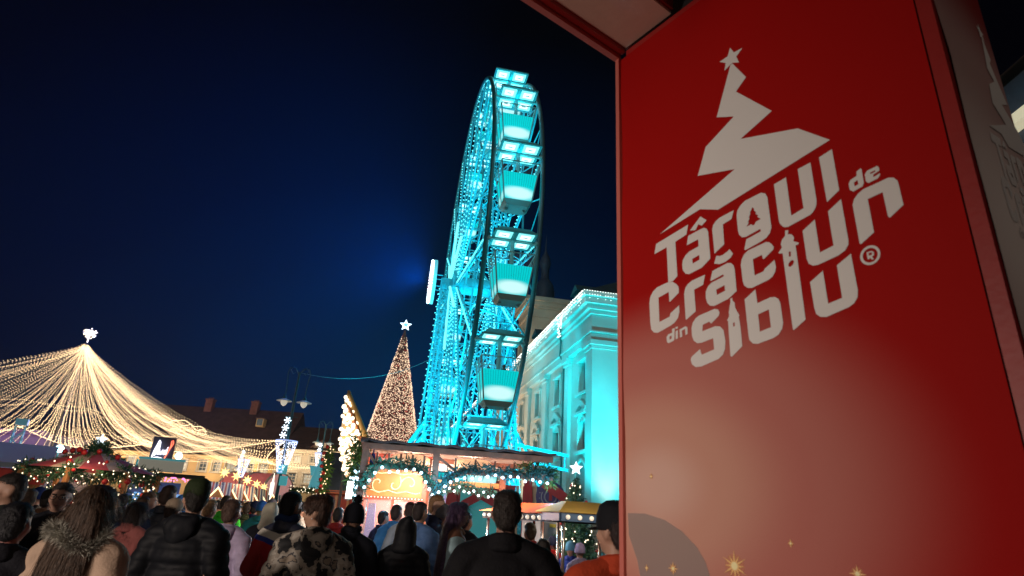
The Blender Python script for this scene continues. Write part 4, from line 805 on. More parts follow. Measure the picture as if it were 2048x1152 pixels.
# ================================================================== HOUSES behind the square
YF = 88.0
def house(name, x0, x1, y, eave, ridge, wallm, rm, label, rows, gable=None, depth=14, chim=(), attic=(), z_cornice=True, frame=(.45, .42, .36), lights=0):
    """rows: list of (z0, z1, width, [s centres]) in metres from x0"""
    r = empty(name, (x0, y, 0), 0, label, 'house'); O = Vector((x0, y, 0)); S = Vector((1, 0, 0)); N = Vector((0, -1, 0))
    W = x1 - x0; hs = [(c - w_ / 2, c + w_ / 2, z0, z1) for z0, z1, w_, cs in rows for c in cs]
    m = MB(); wall_holes(m, O, S, N, 0, W, 0, eave, hs, .3)
    m.add([(x0, y, 0), (x0, y + depth, 0), (x0, y + depth, eave), (x0, y, eave)], [(0, 1, 2, 3)]); m.add([(x1, y, 0), (x1, y + depth, 0), (x1, y + depth, eave), (x1, y, eave)], [(0, 1, 2, 3)]); m.build('wall', wallm, r)
    fm = mat('house_frame', frame, .5)
    for k, h in enumerate(hs):
        window(r, O, S, N, h, fm, M['house_glass'] if k % 3 else M['house_glass2'], 2, 3, .25, fw=.12, mw=.08)
        m = MB(); a, b, c, d = h
        for s_ in (a - .1, b + .1): m.bar(O + S * s_ + Zv * c + N * .04, O + S * s_ + Zv * d + N * .04, .18, .09, up=N)
        m.bar(O + S * (a - .25) + Zv * (c - .08) + N * .08, O + S * (b + .25) + Zv * (c - .08) + N * .08, .16, .14); m.bar(O + S * (a - .22) + Zv * (d + .1) + N * .06, O + S * (b + .22) + Zv * (d + .1) + N * .06, .12, .18)
        m.build('window_surround', fm, r)
    m = MB(); m.box((x0 + W / 2, y - .25, eave - .15), (W, .5, .3)); m.box((x0 + W / 2, y - .4, eave + .1), (W + .3, .8, .2)); m.build('cornice', wallm, r)
    m = MB(); ym = y + depth / 2
    m.add([(x0 - .3, y - .8, eave + .21), (x1 + .3, y - .8, eave + .21), (x1 + .3, y + depth + .6, eave + .21), (x0 - .3, y + depth + .6, eave + .21), (x0 - .3, ym, ridge), (x1 + .3, ym, ridge)], [(0, 1, 5, 4), (2, 3, 4, 5), (1, 2, 5), (3, 0, 4)]); rf = m.build('roof', rm, r)
    for (cx_, h_) in chim:
        m = MB(); m.box((x0 + cx_, ym - .6, ridge + .1), (1.1, 1.0, h_)); m.box((x0 + cx_, ym - .6, ridge + .1 + h_ / 2), (1.3, 1.2, .2))
        for s_ in (-.3, 0, .3): m.lathe([(.11, 0), (.10, .3)], (x0 + cx_ + s_, ym - .6, ridge + .2 + h_ / 2), 8)
        m.build('chimney', M['brick'], rf)
    for (cx_, f) in attic:                      # roof windows
        p = Vector((x0 + cx_, y - .8 + (depth / 2 + .8) * f, eave + .21 + (ridge - eave) * f)); m = MB(); m.box(p + Vector((0, -.3, .45)), (1.1, 1.2, 1.2)); d_ = m.build('roof_dormer', wallm, rf)
        m = MB(); m.box(p + Vector((0, -.92, .5)), (.8, .05, .9)); m.build('dormer_window', M['house_glass'], d_)
        m = MB(); m.box(p + Vector((0, -.3, 1.1)), (1.4, 1.6, .14)); m.build('dormer_roof', rm, d_)
    if lights:
        m = MB()
        for k in range(int(W / .16)):
            for j in range(rng.randint(1, 3)): m.octa((x0 + k * .16, y - .85, eave + .05 - .22 * j - rng.uniform(0, .1)), .04)
        o = m.build('eave_lights', M['bulb_warm'], r, fixn=False); o['kind'] = 'stuff'
        for k in range(lights): lamp('eave_glow', 'POINT', (x0 + W * (k + .5) / lights, y - 2.4, eave - 1.2), 420, (1, .74, .44), .8)
    if gable:
        a, b, h_ = gable; m = MB(); m.slab([(x0 + a, y - .02, eave + .2), (x0 + b, y - .02, eave + .2), (x0 + (a + b) / 2, y - .02, eave + h_)], (0, 4, 0)); m.build('gable', wallm, r)
        m = MB(); c_ = x0 + (a + b) / 2
        for sx in (-1, 1): m.bar((c_ + sx * (b - a) / 2 * 1.06, y + 1.6, eave + .15), (c_, y + 1.6, eave + h_ + .2), 4.0, .16, up=(0, 0, 1))
        m.build('gable_roof', rm, r)
    return r
M['house_glass'] = mat('house_pane', (.03, .04, .05), .15, emit=(.55, .62, .6), es=.10, var=.5, vs=1)
M['house_glass2'] = mat('house_pane_lit', (.2, .2, .2), .2, emit=(.9, .85, .68), es=.32)
M['brick'] = mat('chimney_brick', (.22, .09, .06), .85, var=.25, vs=2, bump=.3, bs=8)
tile = mat('roof_tiles', (.085, .042, .038), .85, var=.25, vs=1.2, bump=.6, bs=7)
ochre = mat('ochre_plaster', (.62, .42, .20), .8, var=.12, vs=.4, bump=.1, bs=4); whitep = mat('grey_white_plaster', (.50, .44, .37), .8, var=.12, vs=.5, bump=.1, bs=4)
def xa(px, y, py=960): r = ray(px, py); return r.x / r.y * y
def za(px, py, y): r = ray(px, py); return CAMZ + r.z / r.y * y
xo0, xo1, xw1 = xa(118, YF), xa(546, YF), xa(742, YF)
ez = za(430, 915, YF); rz_ = za(430, 815, YF + 7)
wz0, wz1 = za(399, 942, YF), za(399, 919, YF)
house('ochre_house', xo0, xo1 - .05, YF, ez, rz_, ochre, tile, 'long ochre house with tall dark roof and two brick chimneys', [(wz0, wz1, 1.15, [xa(p, YF) - xo0 for p in (250, 290, 325, 357, 398, 426, 453, 492, 521)])], chim=((xa(420, YF + 7, 825) - xo0, 1.9), (xa(512, YF + 7, 825) - xo0, 1.9)), attic=((xa(566, YF + 3, 845) - xo0 - 3.5, .62),), lights=5)
ezw = za(640, 905, YF - .6); 
house('white_house', xo1 + .05, xw1, YF - .6, ezw, za(640, 855, YF + 6), whitep, tile, 'grey white three storey house with small gable and square windows', [(za(625, 927, YF), za(625, 913, YF), 1.0, [xa(p, YF) - xo1 for p in (588, 621, 645, 690)]), (za(585, 966, YF), za(585, 946, YF), 1.15, [xa(p, YF) - xo1 for p in (556, 584, 615, 668, 700)])], gable=(xa(607, YF) - xo1, xa(664, YF) - xo1, za(636, 884, YF) - ezw), frame=(.5, .47, .42), lights=3)
m = MB(); zq = za(600, 978, YF - .6); m.box(((xo1 + xw1) / 2, YF - .9, zq), (xw1 - xo1, .5, .35)); tag(m.build('shop_cornice', whitep), 'plain moulded ledge over the shop floor of the grey white house', 'ledge')
# distant house at the edge, washed by purple light
purp = mat('rose_plaster', (.42, .33, .33), .8, var=.15, vs=.4)
xp0, xp1 = xa(-220, 74), xa(66, 74); pr = house('rose_house', xp0, xp1, 74, za(20, 862, 74), za(20, 842, 78), purp, tile, 'rose coloured house washed with violet light beside the lattice tower', [(za(20, 925, 74), za(20, 895, 74), 1.1, [1.5 + 2.6 * k for k in range(int((xp1 - xp0) / 2.6))])], depth=10)
lamp('violet_floodlight', 'SPOT', (xp1 - 4, 62, 1), 2600, (.55, .22, 1), .4, (xp1 - 5, 74, 6), 110, .8)
# house seen past the gate pillar
dk = mat('dark_blue_plaster', (.10, .12, .18), .8, var=.1)
rh = P(2070, 150, 20); hx = rh.x + .7
r = empty('corner_house', (hx, rh.y - 6, 0), 0, 'dark house with lit cornice seen past the gate pillar', 'house'); m = MB()
wall_holes(m, Vector((hx, rh.y - 6, 0)), Vector((0, 1, 0)), Vector((-1, 0, 0)), 0, 14, 0, 15.5, [(1.5 + 3 * k, 2.7 + 3 * k, z_, z_ + 2) for k in range(4) for z_ in (3, 7, 11)], .3); m.add([(hx, rh.y - 6, 0), (hx + 10, rh.y - 6, 0), (hx + 10, rh.y - 6, 15.5), (hx, rh.y - 6, 15.5)], [(0, 1, 2, 3)]); m.build('wall', dk, r)
for k in range(4):
    for z_ in (3, 7, 11): window(r, Vector((hx, rh.y - 6, 0)), Vector((0, 1, 0)), Vector((-1, 0, 0)), (1.5 + 3 * k, 2.7 + 3 * k, z_, z_ + 2), winf, M['house_glass'])
m = MB(); m.box((hx - .2, rh.y + 1, 13.9), (.5, 14, .35)); m.build('cornice', mat('lit_cornice', (.7, .66, .5), .6, emit=(1, .9, .6), es=.5), r)
m = MB(); m.add([(hx - .5, rh.y - 6.5, 15.5), (hx - .5, rh.y + 8.5, 15.5), (hx + 5, rh.y + 8.5, 20), (hx + 5, rh.y - 6.5, 20)], [(0, 1, 2, 3)]); m.build('roof', tile, r)

# ================================================================== MARKET: vaulted hall, gabled stalls
v0, v1 = P(432, 975, 74), P(522, 985, 68); v0.z = v1.z = 0; ax = (v1 - v0).normalized(); ay = Vector((-ax.y, ax.x, 0)); VL = (v1 - v0).length; VR = 2.0; vz = P(520, 985, 68).z - .3
hall = empty('vaulted_hall', v0, 0, 'barrel vaulted pink translucent hall behind the gabled stalls', 'market hall'); pk = mat('pink_vault', (.42, .10, .10), .5, emit=(.8, .16, .16), es=.16); pk2 = mat('pink_end', (.6, .32, .32), .6, emit=(.9, .38, .36), es=.28)
VH = P(480, 942, 71).z - vz
for k in range(2):
    m = MB(); a_, b_ = VL * k / 2 + .1, VL * (k + 1) / 2 - .1; n = 12
    pts = [[v0 + ax * s_ + ay * (VR * (1 - math.cos(math.pi * j / n)) - .0) + Zv * (vz + VH * math.sin(math.pi * j / n)) for j in range(n + 1)] for s_ in (a_, b_)]
    m.add(pts[0] + pts[1], [(j, j + 1, n + 2 + j, n + 1 + j) for j in range(n)]); m.build('vault_panel', pk, hall, smooth=True)
for k in range(3):
    m = MB(); s_ = VL * k / 2; m.tube([v0 + ax * s_ + ay * (VR * (1 - math.cos(math.pi * j / 12))) + Zv * (vz + VH * 1.01 * math.sin(math.pi * j / 12)) for j in range(13)], .14, 6); m.build('vault_rib', mat('vault_rib', (.30, .22, .20), .6) if k == 0 else bpy.data.materials['vault_rib'], hall)
m = MB(); m.slab([v1 + ay * (VR * (1 - math.cos(math.pi * j / 12))) + Zv * (vz + VH * math.sin(math.pi * j / 12)) for j in range(13)] + [v1 + ay * 2 * VR + Zv * .05, v1 + Zv * .05], ax * .1); m.build('end_wall', pk2, hall)
m = MB(); m.hexa([v0, v1, v1 + ay * .1, v0 + ay * .1] + [q + Zv * vz for q in (v0, v1, v1 + ay * .1, v0 + ay * .1)]); m.build('side_wall', mat('hall_side', (.35, .2, .18), .7), hall)

stripe = ramp_mat('striped_roof', {'bx': 2.2, 'fract': 1}, [(0, (.42, .06, .05)), (.28, (.55, .50, .42)), (.5, (.06, .08, .16)), (.78, (.55, .50, .42))], .7)
wood = mat('stall_wood', (.32, .15, .06), .7, var=.25, vs=5, bump=.3, bs=15); goldstar = mat('gold_star', (.9, .6, .2), .4, emit=(1, .66, .22), es=1.9)
sl = [(437, 975, 26, 52), (463, 978, 25, 54), (487, 982, 23, 57), (507, 986, 21, 60), (523, 988, 19, 64), (546, 990, 19, 68), (567, 994, 19, 70)]
sdesc = ['with its gable beside the olive cap', 'second from the olive cap', 'third from the olive cap', 'fourth from the olive cap', 'fifth from the olive cap', 'next to the double lamp post', 'beyond the double lamp post']
prev = None
for k, (px, py, wpx, d) in enumerate(sl):
    ap = P(px, py, d); base = Vector((ap.x, ap.y, 0)); rot = R_(-22 * -1) * 0 + R_(24); wd = wpx * d / F * 1.04 * 1.15
    r = empty('market_stall', base, rot, 'stall with light edged gable and striped roof, ' + sdesc[k], 'market stall', 'gabled stalls in a row'); z1 = ap.z; z0 = z1 - wd * .62
    m = MB(); m.slab([(-wd * .42, 0, z0), (wd * .42, 0, z0), (0, 0, z1)], (0, .06, 0)); g_ = m.build('gable', wood, r, world=False)
    m = MB()
    for s_ in (-1, 1):
        for j in range(13): m.octa((s_ * wd * .47 * (1 - j / 12), -.05, z0 - .05 + (z1 - z0 + .05) * j / 12), .075)
    m.build('gable_lights', M['bulb_warm'], g_, world=False, fixn=False)
    W2 = wd * .72; m = MB(); m.add([(-W2, -.15, z0 + .05), (W2, -.15, z0 + .05), (W2, 2.0, z1 + .45), (-W2, 2.0, z1 + .45), (-W2, -.15, z0), (W2, -.15, z0), (W2, 2.0, z1 + .4), (-W2, 2.0, z1 + .4)], [(0, 1, 2, 3), (7, 6, 5, 4), (0, 4, 5, 1), (1, 5, 6, 2), (2, 6, 7, 3), (3, 7, 4, 0)]); m.build('roof', stripe, r, world=False)
    m = MB(); m.box((0, .25, .5), (W2 * 1.9, .5, 1.0)); m.build('counter', wood, r, world=False)
    for s_ in (-1, 1): m = MB(); m.bar((s_ * W2 * .94, .1, 0), (s_ * W2 * .94, .1, z0), .1); m.build('post', wood, r, world=False)
    m = MB(); m.box((0, 1.8, z0 / 2), (W2 * 1.9, .08, z0)); m.build('back_wall', mat('stall_inside', (.5, .3, .15), .7, emit=(1, .62, .3), es=.35) if k == 0 else bpy.data.materials['stall_inside'], r, world=False)
    if k != 5:
        c = Vector((wd * .15, 1.6, z1 + 1.15 - .12 * k)); m = MB(); m.bar((c.x, 1.7, z1), c, .04); s2 = m.build('star_pole', M['black'], r, world=False); m = MB()
        m.slab(star_poly(c, .42, .16, 8 if k % 2 == 0 else 7, Vector((1, 0, 0)), Zv), (0, -.08, 0)); m.build('star', goldstar, s2, world=False)
q = P(541, 990, 62); m = MB(); m.box((q.x, q.y, 3.0), (.28, .28, 1.1)); m.lathe([(.12, 0), (.02, .9)], (q.x, q.y, 3.5), 8); m.tube([(q.x, q.y, 0), (q.x, q.y, 2.5)], .05, 6); tag(m.build('candle_light', mat('candle', (.9, .85, .8), .4, emit=(1, .9, .75), es=1.3)), 'tall white candle shaped light standing behind the stalls', 'light')
# stall row near the garlanded pavilion: food kiosk with sign
kb = P(320, 930, 27); kz = P(320, 945, 27).z; kt = P(316, 922, 27).z; kx = Vector((kb.x, kb.y, 0)); krot = R_(26)
fk = empty('food_kiosk', kx, krot, 'food kiosk with pale header board and blue lights beside the garlanded pavilion', 'kiosk')
m = MB(); m.box((0, .6, 1.1), (1.7, 1.2, 2.2)); m.build('body', mat('kiosk_body', (.12, .14, .2), .6, emit=(.15, .3, .8), es=.12), fk, world=False)
m = MB(); m.box((0.05, -.12, (kt + kz) / 2 + .03), (1.5, .3, kt - kz)); m.build('header_board', mat('header_board', (.50, .50, .42), .6, emit=(.7, .7, .58), es=.16), fk, world=False)
m = MB(); m.box((0.05, -.13, kt + .07), (1.56, .36, .06)); m.box((-.75, -.13, (kt + kz) / 2), (.05, .36, kt - kz)); m.build('header_trim', mat('header_trim', (.1, .4, .45), .5, emit=(.1, .6, .7), es=.25), fk, world=False)
m = MB(); m.box((.3, -.5, kz - .1), (2.6, 1.2, .12)); m.build('awning', M['black'], fk, world=False)
m = MB()
for k in range(50): m.octa((rng.uniform(-.9, 1.5), rng.uniform(-1.1, -1.0), kz - .16 - rng.uniform(0, .16)), .035)
m.build('awning_lights', mat('magenta_bulb', (1, .3, .5), .4, emit=(1, .2, .45), es=2.2), fk, world=False, fixn=False)
m = MB(); m.box((.2, -.05, 1.5), (1.6, .06, .6)); m.build('serving_window', mat('serving_glow', (.3, .5, .8), .4, emit=(.2, .5, 1), es=.8), fk, world=False)
sgn = P(324, 899, 27); sr = krot; sX = Vector((math.cos(sr), math.sin(sr), 0)); sN = Vector((math.sin(sr), -math.cos(sr), 0)); sc_ = Vector((sgn.x, sgn.y, sgn.z))
sb = empty('neon_sign', (sgn.x, sgn.y, kt + .1), 0, 'dark box sign with white neon script and red neon stroke on the food kiosk', 'sign')
m = MB(); a = sc_ - sX * .37 - Zv * .37 - sN * .06; m.hexa([a, a + sX * .78, a + sX * .78 - sN * .16, a - sN * .16] + [v + Zv * .84 for v in (a, a + sX * .78, a + sX * .78 - sN * .16, a - sN * .16)]); m.build('sign_box', mat('sign_dark', (.07, .08, .13), .5), sb)
m = MB()
for s_ in (-.25, .25): m.bar(sc_ + sX * s_ - Zv * .37 - sN * .1, sc_ + sX * s_ - Zv * .60 - sN * .1, .05)
m.build('sign_foot', M['black'], sb)
def neon(pts): return [sc_ + sX * (x - .5) * .8 + Zv * (.5 - y) * .86 + sN * .02 for x, y in pts]
m = MB(); m.tube(neon([(.14, .92), (.2, .55), (.32, .12), (.37, .2), (.38, .45), (.36, .62), (.25, .75), (.18, .8), (.3, .55), (.33, .3)]), .017, 5)
m.tube(neon([(.36, .72), (.42, .5), (.43, .72), (.48, .55), (.5, .72), (.55, .5), (.58, .7), (.63, .5), (.62, .72), (.68, .68), (.73, .38), (.70, .7)]), .016, 5); m.tube(neon([(.16, .88), (.4, .84), (.62, .88)]), .016, 5); m.build('neon_script', mat('neon_white', (1, 1, 1), .3, emit=(.95, .92, 1), es=3), sb, fixn=False)
m = MB(); m.tube(neon([(.68, .92), (.80, .5), (.92, .2), (.88, .08), (.82, .12), (.84, .3), (.78, .6), (.66, .92)]), .016, 5); m.build('neon_stroke', mat('neon_red', (1, .3, .2), .3, emit=(1, .16, .08), es=2.6), sb, fixn=False)
# lattice tower and small globe lights
tt = P(42, 852, 40); tb_ = Vector((tt.x, tt.y, 0)); lt = empty('lattice_tower', tb_, R_(30), 'slim pale blue lattice tower beside the rose house', 'tower'); m = MB()
for a_ in (-.2, .2):
    for b_ in (-.2, .2): m.bar((a_, b_, 0), (a_, b_, tt.z), .05)
for k in range(int(tt.z / .4)):
    f = 1 if k % 2 else -1
    for c_ in (-.2, .2): m.bar((f * .2, c_, k * .4), (-f * .2, c_, (k + 1) * .4), .035); m.bar((c_, f * .2, k * .4), (c_, -f * .2, (k + 1) * .4), .035)
m.box((0, 0, tt.z + .2), (.5, .5, .3)); m.build('frame', mat('tower_blue', (.25, .45, .52), .5, emit=(.1, .35, .42), es=.25), lt, world=False)
gl = catenary(P(-40, 890, 46), P(135, 885, 46), .45, 10); m = MB(); m.tube(gl, .012, 4); gs = tag(m.build('globe_string', M['wire']), 'dark wire strung with round amber globe lights before the rose house', 'light string')
for q in (gl[2], gl[4], gl[5], gl[6], gl[8]): m = MB(); m.ball(q - Zv * .18, .15); o = m.build('globe', mat('amber_globe', (1, .7, .4), .3, emit=(1, .55, .25), es=2.2) if 'amber_globe' not in bpy.data.materials else bpy.data.materials['amber_globe'], gs, smooth=True)
for px, py, d, nm, lb in ((118, 901, 45, 'floodlight', 'cyan floodlight glowing above the garlanded pavilion'), (357, 914, 72, 'floodlight', 'pale cyan floodlight on a pole before the ochre house')):
    q = P(px, py, d); m = MB(); m.tube([(q.x, q.y, 0), q], .06, 6); fl = tag(m.build(nm, M['black']), lb, 'floodlight'); m = MB(); m.ball(q + Zv * .1, .3 * d / 60); m.build('lens', mat('cyan_lens', (.6, 1, 1), .3, emit=(.45, 1, 1), es=5) if 'cyan_lens' not in bpy.data.materials else bpy.data.materials['cyan_lens'], fl)
    lamp('cyan_floodlight', 'POINT', q - Vector((q.x, q.y, 0)).normalized() * .8, 160, (.3, .9, 1), .3)

# ================================================================== GARLANDED PAVILION (merry-go-round shaped stall)
gpx = P(200, 890, 20); gc = Vector((gpx.x, gpx.y, 0)); gz = gpx.z; GR = 1.62; gez = P(290, 935, 20).z - .20
gp = empty('garland_pavilion', gc, 0, 'round pavilion wrapped in fir garlands, red baubles and fairy lights', 'pavilion')
fir = mat('fir', (.018, .085, .045), .75, var=.35, vs=8); fir2 = mat('fir_dark', (.008, .035, .02), .8, var=.3, vs=6); fir_y = mat('fir_bright', (.05, .14, .03), .75, var=.3, vs=8)
ribs = []
m = MB(); cn = mat('tent_cloth', (.45, .36, .34), .8); cr = mat('tent_cloth_red', (.38, .06, .09), .8); nseg = 16
for k in range(nseg):
    t0, t1 = 2 * math.pi * k / nseg, 2 * math.pi * (k + 1) / nseg; a = gc + Zv * (gz - .12); b = gc + Vector((GR * math.cos(t0), GR * math.sin(t0), gez)); c = gc + Vector((GR * math.cos(t1), GR * math.sin(t1), gez)); m.add([a, b, c], [(0, 1, 2)], k % 2)
m.build('tent_roof', [cn, cr], gp)
for k in range(8):
    t = 2 * math.pi * (k + .35) / 8; pth = [gc + Vector((GR * f * math.cos(t), GR * f * math.sin(t), gz + (gez - gz) * (f ** .85) - .18 * math.sin(math.pi * f))) for f in [j / 8 for j in range(9)]]
    m = MB(); needles(m, pth, .17, 460, .12, .018); g_ = m.build('rib_garland', fir, gp, fixn=False); g_['kind'] = 'stuff'
    m = MB(); m.bar(gc + Vector((GR * math.cos(t), GR * math.sin(t), 0)), gc + Vector((GR * math.cos(t), GR * math.sin(t), gez)), .1); m.build('post', wood, gp)
for lvl, (dz, sg_) in enumerate(((0, .22), (-.45, .28))):
    for k in range(8):
        t0, t1 = 2 * math.pi * (k + .35) / 8, 2 * math.pi * (k + 1.35) / 8; a = gc + Vector((GR * math.cos(t0), GR * math.sin(t0), gez + dz)); b = gc + Vector((GR * math.cos(t1), GR * math.sin(t1), gez + dz)); pth = catenary(a, b, sg_, 8)
        m = MB(); needles(m, pth, .15, 240, .11, .018); g_ = m.build('swag_garland', fir if k % 2 else fir2, gp, fixn=False); g_['kind'] = 'stuff'
        m = MB()
        for q in resample(pth, .10): m.octa(q + Vector((rng.gauss(0, .09), rng.gauss(0, .09), rng.gauss(0, .13))) + (CAM - q).normalized() * .1, .021)
        m.build('fairy_lights', M['bulb_white'], gp, fixn=False)
        for j in (1, 5):
            q = pth[j] + Vector((rng.uniform(-.1, .1), rng.uniform(-.1, .1), rng.uniform(-.15, .1))) + (CAM - pth[j]).normalized() * .14; m = MB(); m.ball(q, rng.uniform(.04, .085), 10, 8); m.build('bauble', mat('red_ball', (.30, .005, .010), .45) if 'red_ball' not in bpy.data.materials else bpy.data.materials['red_ball'], gp, smooth=True)
for k in range(9):
    t = rng.uniform(3.3, 6.1); f = rng.uniform(.3, .95); q = gc + Vector((GR * f * math.cos(t), GR * f * math.sin(t), gz + (gez - gz) * f + .05)); m = MB(); m.ball(q, rng.uniform(.045, .08), 10, 8); m.build('bauble', bpy.data.materials['red_ball'], gp, smooth=True)
m = MB()
for k in range(70):
    t = rng.uniform(0, 6.28); m.octa(gc + Vector((GR * .75 * math.cos(t), GR * .75 * math.sin(t), gez + .12 + rng.uniform(-.07, .07))), .024)
m.build('fairy_lights', M['bulb_white'], gp, fixn=False)
m = MB(); m.lathe([(1.3, 0), (1.3, .9), (1.4, .95), (1.4, 1.02)], gc, 20); m.build('counter', mat('pavilion_red', (.3, .05, .05), .6, var=.2), gp)
star('star', tuple(gc + Zv * (gz + .14)), .15, M['star_white'], gp, th=.05)
lamp('pavilion_light', 'POINT', gc + Zv * (gez - .35), 110, (1, .62, .32), .3)
lamp('pavilion_light', 'POINT', gc + Vector((.6, -2.0, gez + .25)), 60, (1, .62, .32), .3)
# stall roof at the frame edge
q = P(-30, 925, 24); r = empty('market_stall', (q.x, q.y, 0), R_(33), 'white roofed stall with blue fringe and red band beside the garlanded pavilion', 'market stall'); m = MB()
m.add([(-2, -1, 2.35), (1.6, -1, 2.35), (1.6, 1, 3.0), (-2, 1, 3.0)], [(0, 1, 2, 3)]); m.build('roof', mat('white_canvas', (.6, .5, .45), .7), r, world=False)
m = MB(); m.box((-.2, -1.0, 2.28), (3.6, .06, .14)); m.build('fringe', mat('blue_fringe', (.2, .3, .45), .7), r, world=False); m = MB(); m.box((-.2, -.95, 2.0), (3.6, .06, .4)); m.build('red_band', mat('red_band', (.4, .04, .04), .7), r, world=False)
m = MB(); m.box((-.2, 0, 1.0), (3.4, 1.6, 2.0)); m.build('body', wood, r, world=False)

# ================================================================== WOODEN PERGOLA with garlands
BD = 11.0
bA, bB = P(733, 886, BD), P(1105, 916, BD + .35); bx = bB - bA; bx.z = 0; bx.normalize(); bn = Vector((bx.y, -bx.x, 0))
if bn.dot(CAM - bA) < 0: bn = -bn
by = -bn; bo = Vector((bA.x, bA.y, 0))
perg = empty('pergola', bo, 0, 'dark wooden pergola with arched braces, fir garlands and blue white bulbs', 'pergola')
pw = mat('pergola_wood', (.22, .075, .04), .65, var=.3, vs=6, bump=.3, bs=20)
def bp_(px, py, o=0):
    q = on_plane(px, py, bA, bn); return q - bn * o
def bpos(px, py): q = bp_(px, py); return ((q - bo).dot(bx), q.z)
def bq(s, z, o=0): return bo + bx * s + by * o + Zv * z
BT = bA.z; BL = (bB - bA).dot(bx); DEP = 2.0
s2 = bpos(868, 960)[0]; s1 = bpos(728, 930)[0]
zl = bpos(850, 935)[1]
for s_, o in ((s1, 0), (s2, 0), (s1, DEP), (s2, DEP), (BL - .55, DEP)):
    m = MB(); m.bar(bq(s_, 0, o), bq(s_, BT - .08, o), .115, .115, up=bx); m.build('post', pw, perg)
for o in (0, DEP):
    m = MB(); m.bar(bq(-.06, BT - .045, o), bq(BL, BT - .045, o), .11, .10, up=(0, 0, 1)); m.build('top_beam', pw, perg)
for a, b in ((s1, s2), (s2, BL)):
    m = MB(); L_ = b - a; pts = []
    n = 16
    for k in range(n + 1):
        t = k / n; rise = min(1, t / .22) if a == s1 or True else 1
        dn = 1 - math.sin(min(1, t / .26) * math.pi / 2); up2 = (1 - math.sin(min(1, (1 - t) / .26) * math.pi / 2)) if b != BL else 0
        pts.append(bq(a + L_ * t, zl - .02 - .42 * max(dn, up2 * .9)))
    for p, q in zip(pts, pts[1:]): m.bar(p, q + (q - p) * .1, .09, .10)
    m.build('arched_brace', pw, perg)
    path = [p + Zv * .05 + bn * .07 for p in pts]
    m = MB(); needles(m, path, .10, 520, .10, .013); g_ = m.build('garland', fir if a == s1 else mat('fir_teal', (.012, .075, .065), .75, var=.35, vs=8), perg, fixn=False); g_['kind'] = 'stuff'
    for q in resample(path, .135):
        m = MB(); m.ball(q + bn * .09 - Zv * rng.uniform(.08, .17), .027, 8, 6); m.build('bulb', M['bulb_cool'], perg, smooth=True)
    for k in (1, 2, 3, 4, 5): m = MB(); s_ = a + L_ * k / 6; m.bar(bq(s_, zl + (.0 if 1 < k < 6 else -.15)), bq(s_, BT - .14), .035); m.build('baluster', pw, perg)
    m = MB(); m.bar(bq(a + .04, BT - .15), bq(a + L_ * .17, zl - .02), .045); m.build('diagonal', pw, perg)
m = MB(); n = 26
top, bot = [], []
for o in (-.14, DEP + .15):
    for k in range(n + 1): top.append(bq(-.1 + (BL + .14) * k / n, BT + .025 + .018 * math.sin(k * 1.7) + rng.uniform(-.006, .006), o))
m.add(top, [(k, k + 1, n + 2 + k, n + 1 + k) for k in range(n)]); bot = [p + Zv * .035 for p in top]; m.add(bot, [(k, k + 1, n + 2 + k, n + 1 + k) for k in range(n)]); m.add(top[:n + 1] + bot[:n + 1], [(k, k + 1, n + 2 + k, n + 1 + k) for k in range(n)]); m.build('roof_cover', mat('roof_cover', (.07, .03, .022), .8, var=.3), perg, fixn=False)
m = MB(); m.hexa([bq(.0, BT - .005, .0), bq(BL - .1, BT - .005, 0), bq(BL - .1, BT - .005, DEP), bq(0, BT - .005, DEP), bq(.0, BT + .003, .0), bq(BL - .1, BT + .003, 0), bq(BL - .1, BT + .003, DEP), bq(0, BT + .003, DEP)]); m.build('ceiling', mat('ceiling_board', (.75, .58, .5), .7, var=.1), perg)
for s_ in (s1 + .8, s2 + .75):                 # round lit chandeliers under the ceiling
    c = bq(s_, BT - .20, .7); m = MB(); m.lathe([(.30, .10), (.36, .06), (.36, -.06), (.30, -.10)], c, 24); ch_ = m.build('chandelier', mat('chandelier_ring', (.5, .3, .15), .5, emit=(1, .62, .35), es=.6) if s_ < s2 else bpy.data.materials['chandelier_ring'], perg)
    for k in range(14): t = 2 * math.pi * k / 14; m = MB(); m.ball(c + Vector((.33 * math.cos(t), .33 * math.sin(t), -.02)), .035, 8, 6); m.build('bulb', M['bulb_white'], ch_)
    m = MB(); m.tube([c + Zv * .1, bq(s_, BT - .01, .7)], .012, 5); m.build('stem', M['black'], ch_)
    lamp('chandelier_light', 'POINT', c - Zv * .16, 260, (1, .72, .54), .15)
# warm lit fascia and second garlanded beam at the back
m = MB(); m.hexa([bq(s1, zl - .05, DEP + .1), bq(s2 + .1, zl - .05, DEP + .1), bq(s2 + .1, zl - .05, DEP + .16), bq(s1, zl - .05, DEP + .16), bq(s1, BT - .02, DEP + .1), bq(s2 + .1, BT - .02, DEP + .1), bq(s2 + .1, BT - .02, DEP + .16), bq(s1, BT - .02, DEP + .16)]); m.build('fascia', mat('fascia_pink', (.80, .66, .60), .7, var=.08, vs=3), perg)
m = MB(); m.hexa([bq(s2 + .12, zl + .1, DEP + .1), bq(BL - .5, zl + .1, DEP + .1), bq(BL - .5, zl + .1, DEP + .16), bq(s2 + .12, zl + .1, DEP + .16), bq(s2 + .12, BT - .02, DEP + .1), bq(BL - .5, BT - .02, DEP + .1), bq(BL - .5, BT - .02, DEP + .16), bq(s2 + .12, BT - .02, DEP + .16)]); m.build('fascia', bpy.data.materials['fascia_pink'], perg)
pth = [bq(s2 + .05 + (BL - .75 - s2) * k / 12, zl - .22 - .05 * math.sin(k * .8), DEP + .02) for k in range(13)]
m = MB(); m.bar(bq(s2, zl - .13, DEP + .1), bq(BL - .6, zl - .13, DEP + .1), .06, .10); m.build('back_beam', mat('orange_beam', (.5, .2, .06), .6), perg)
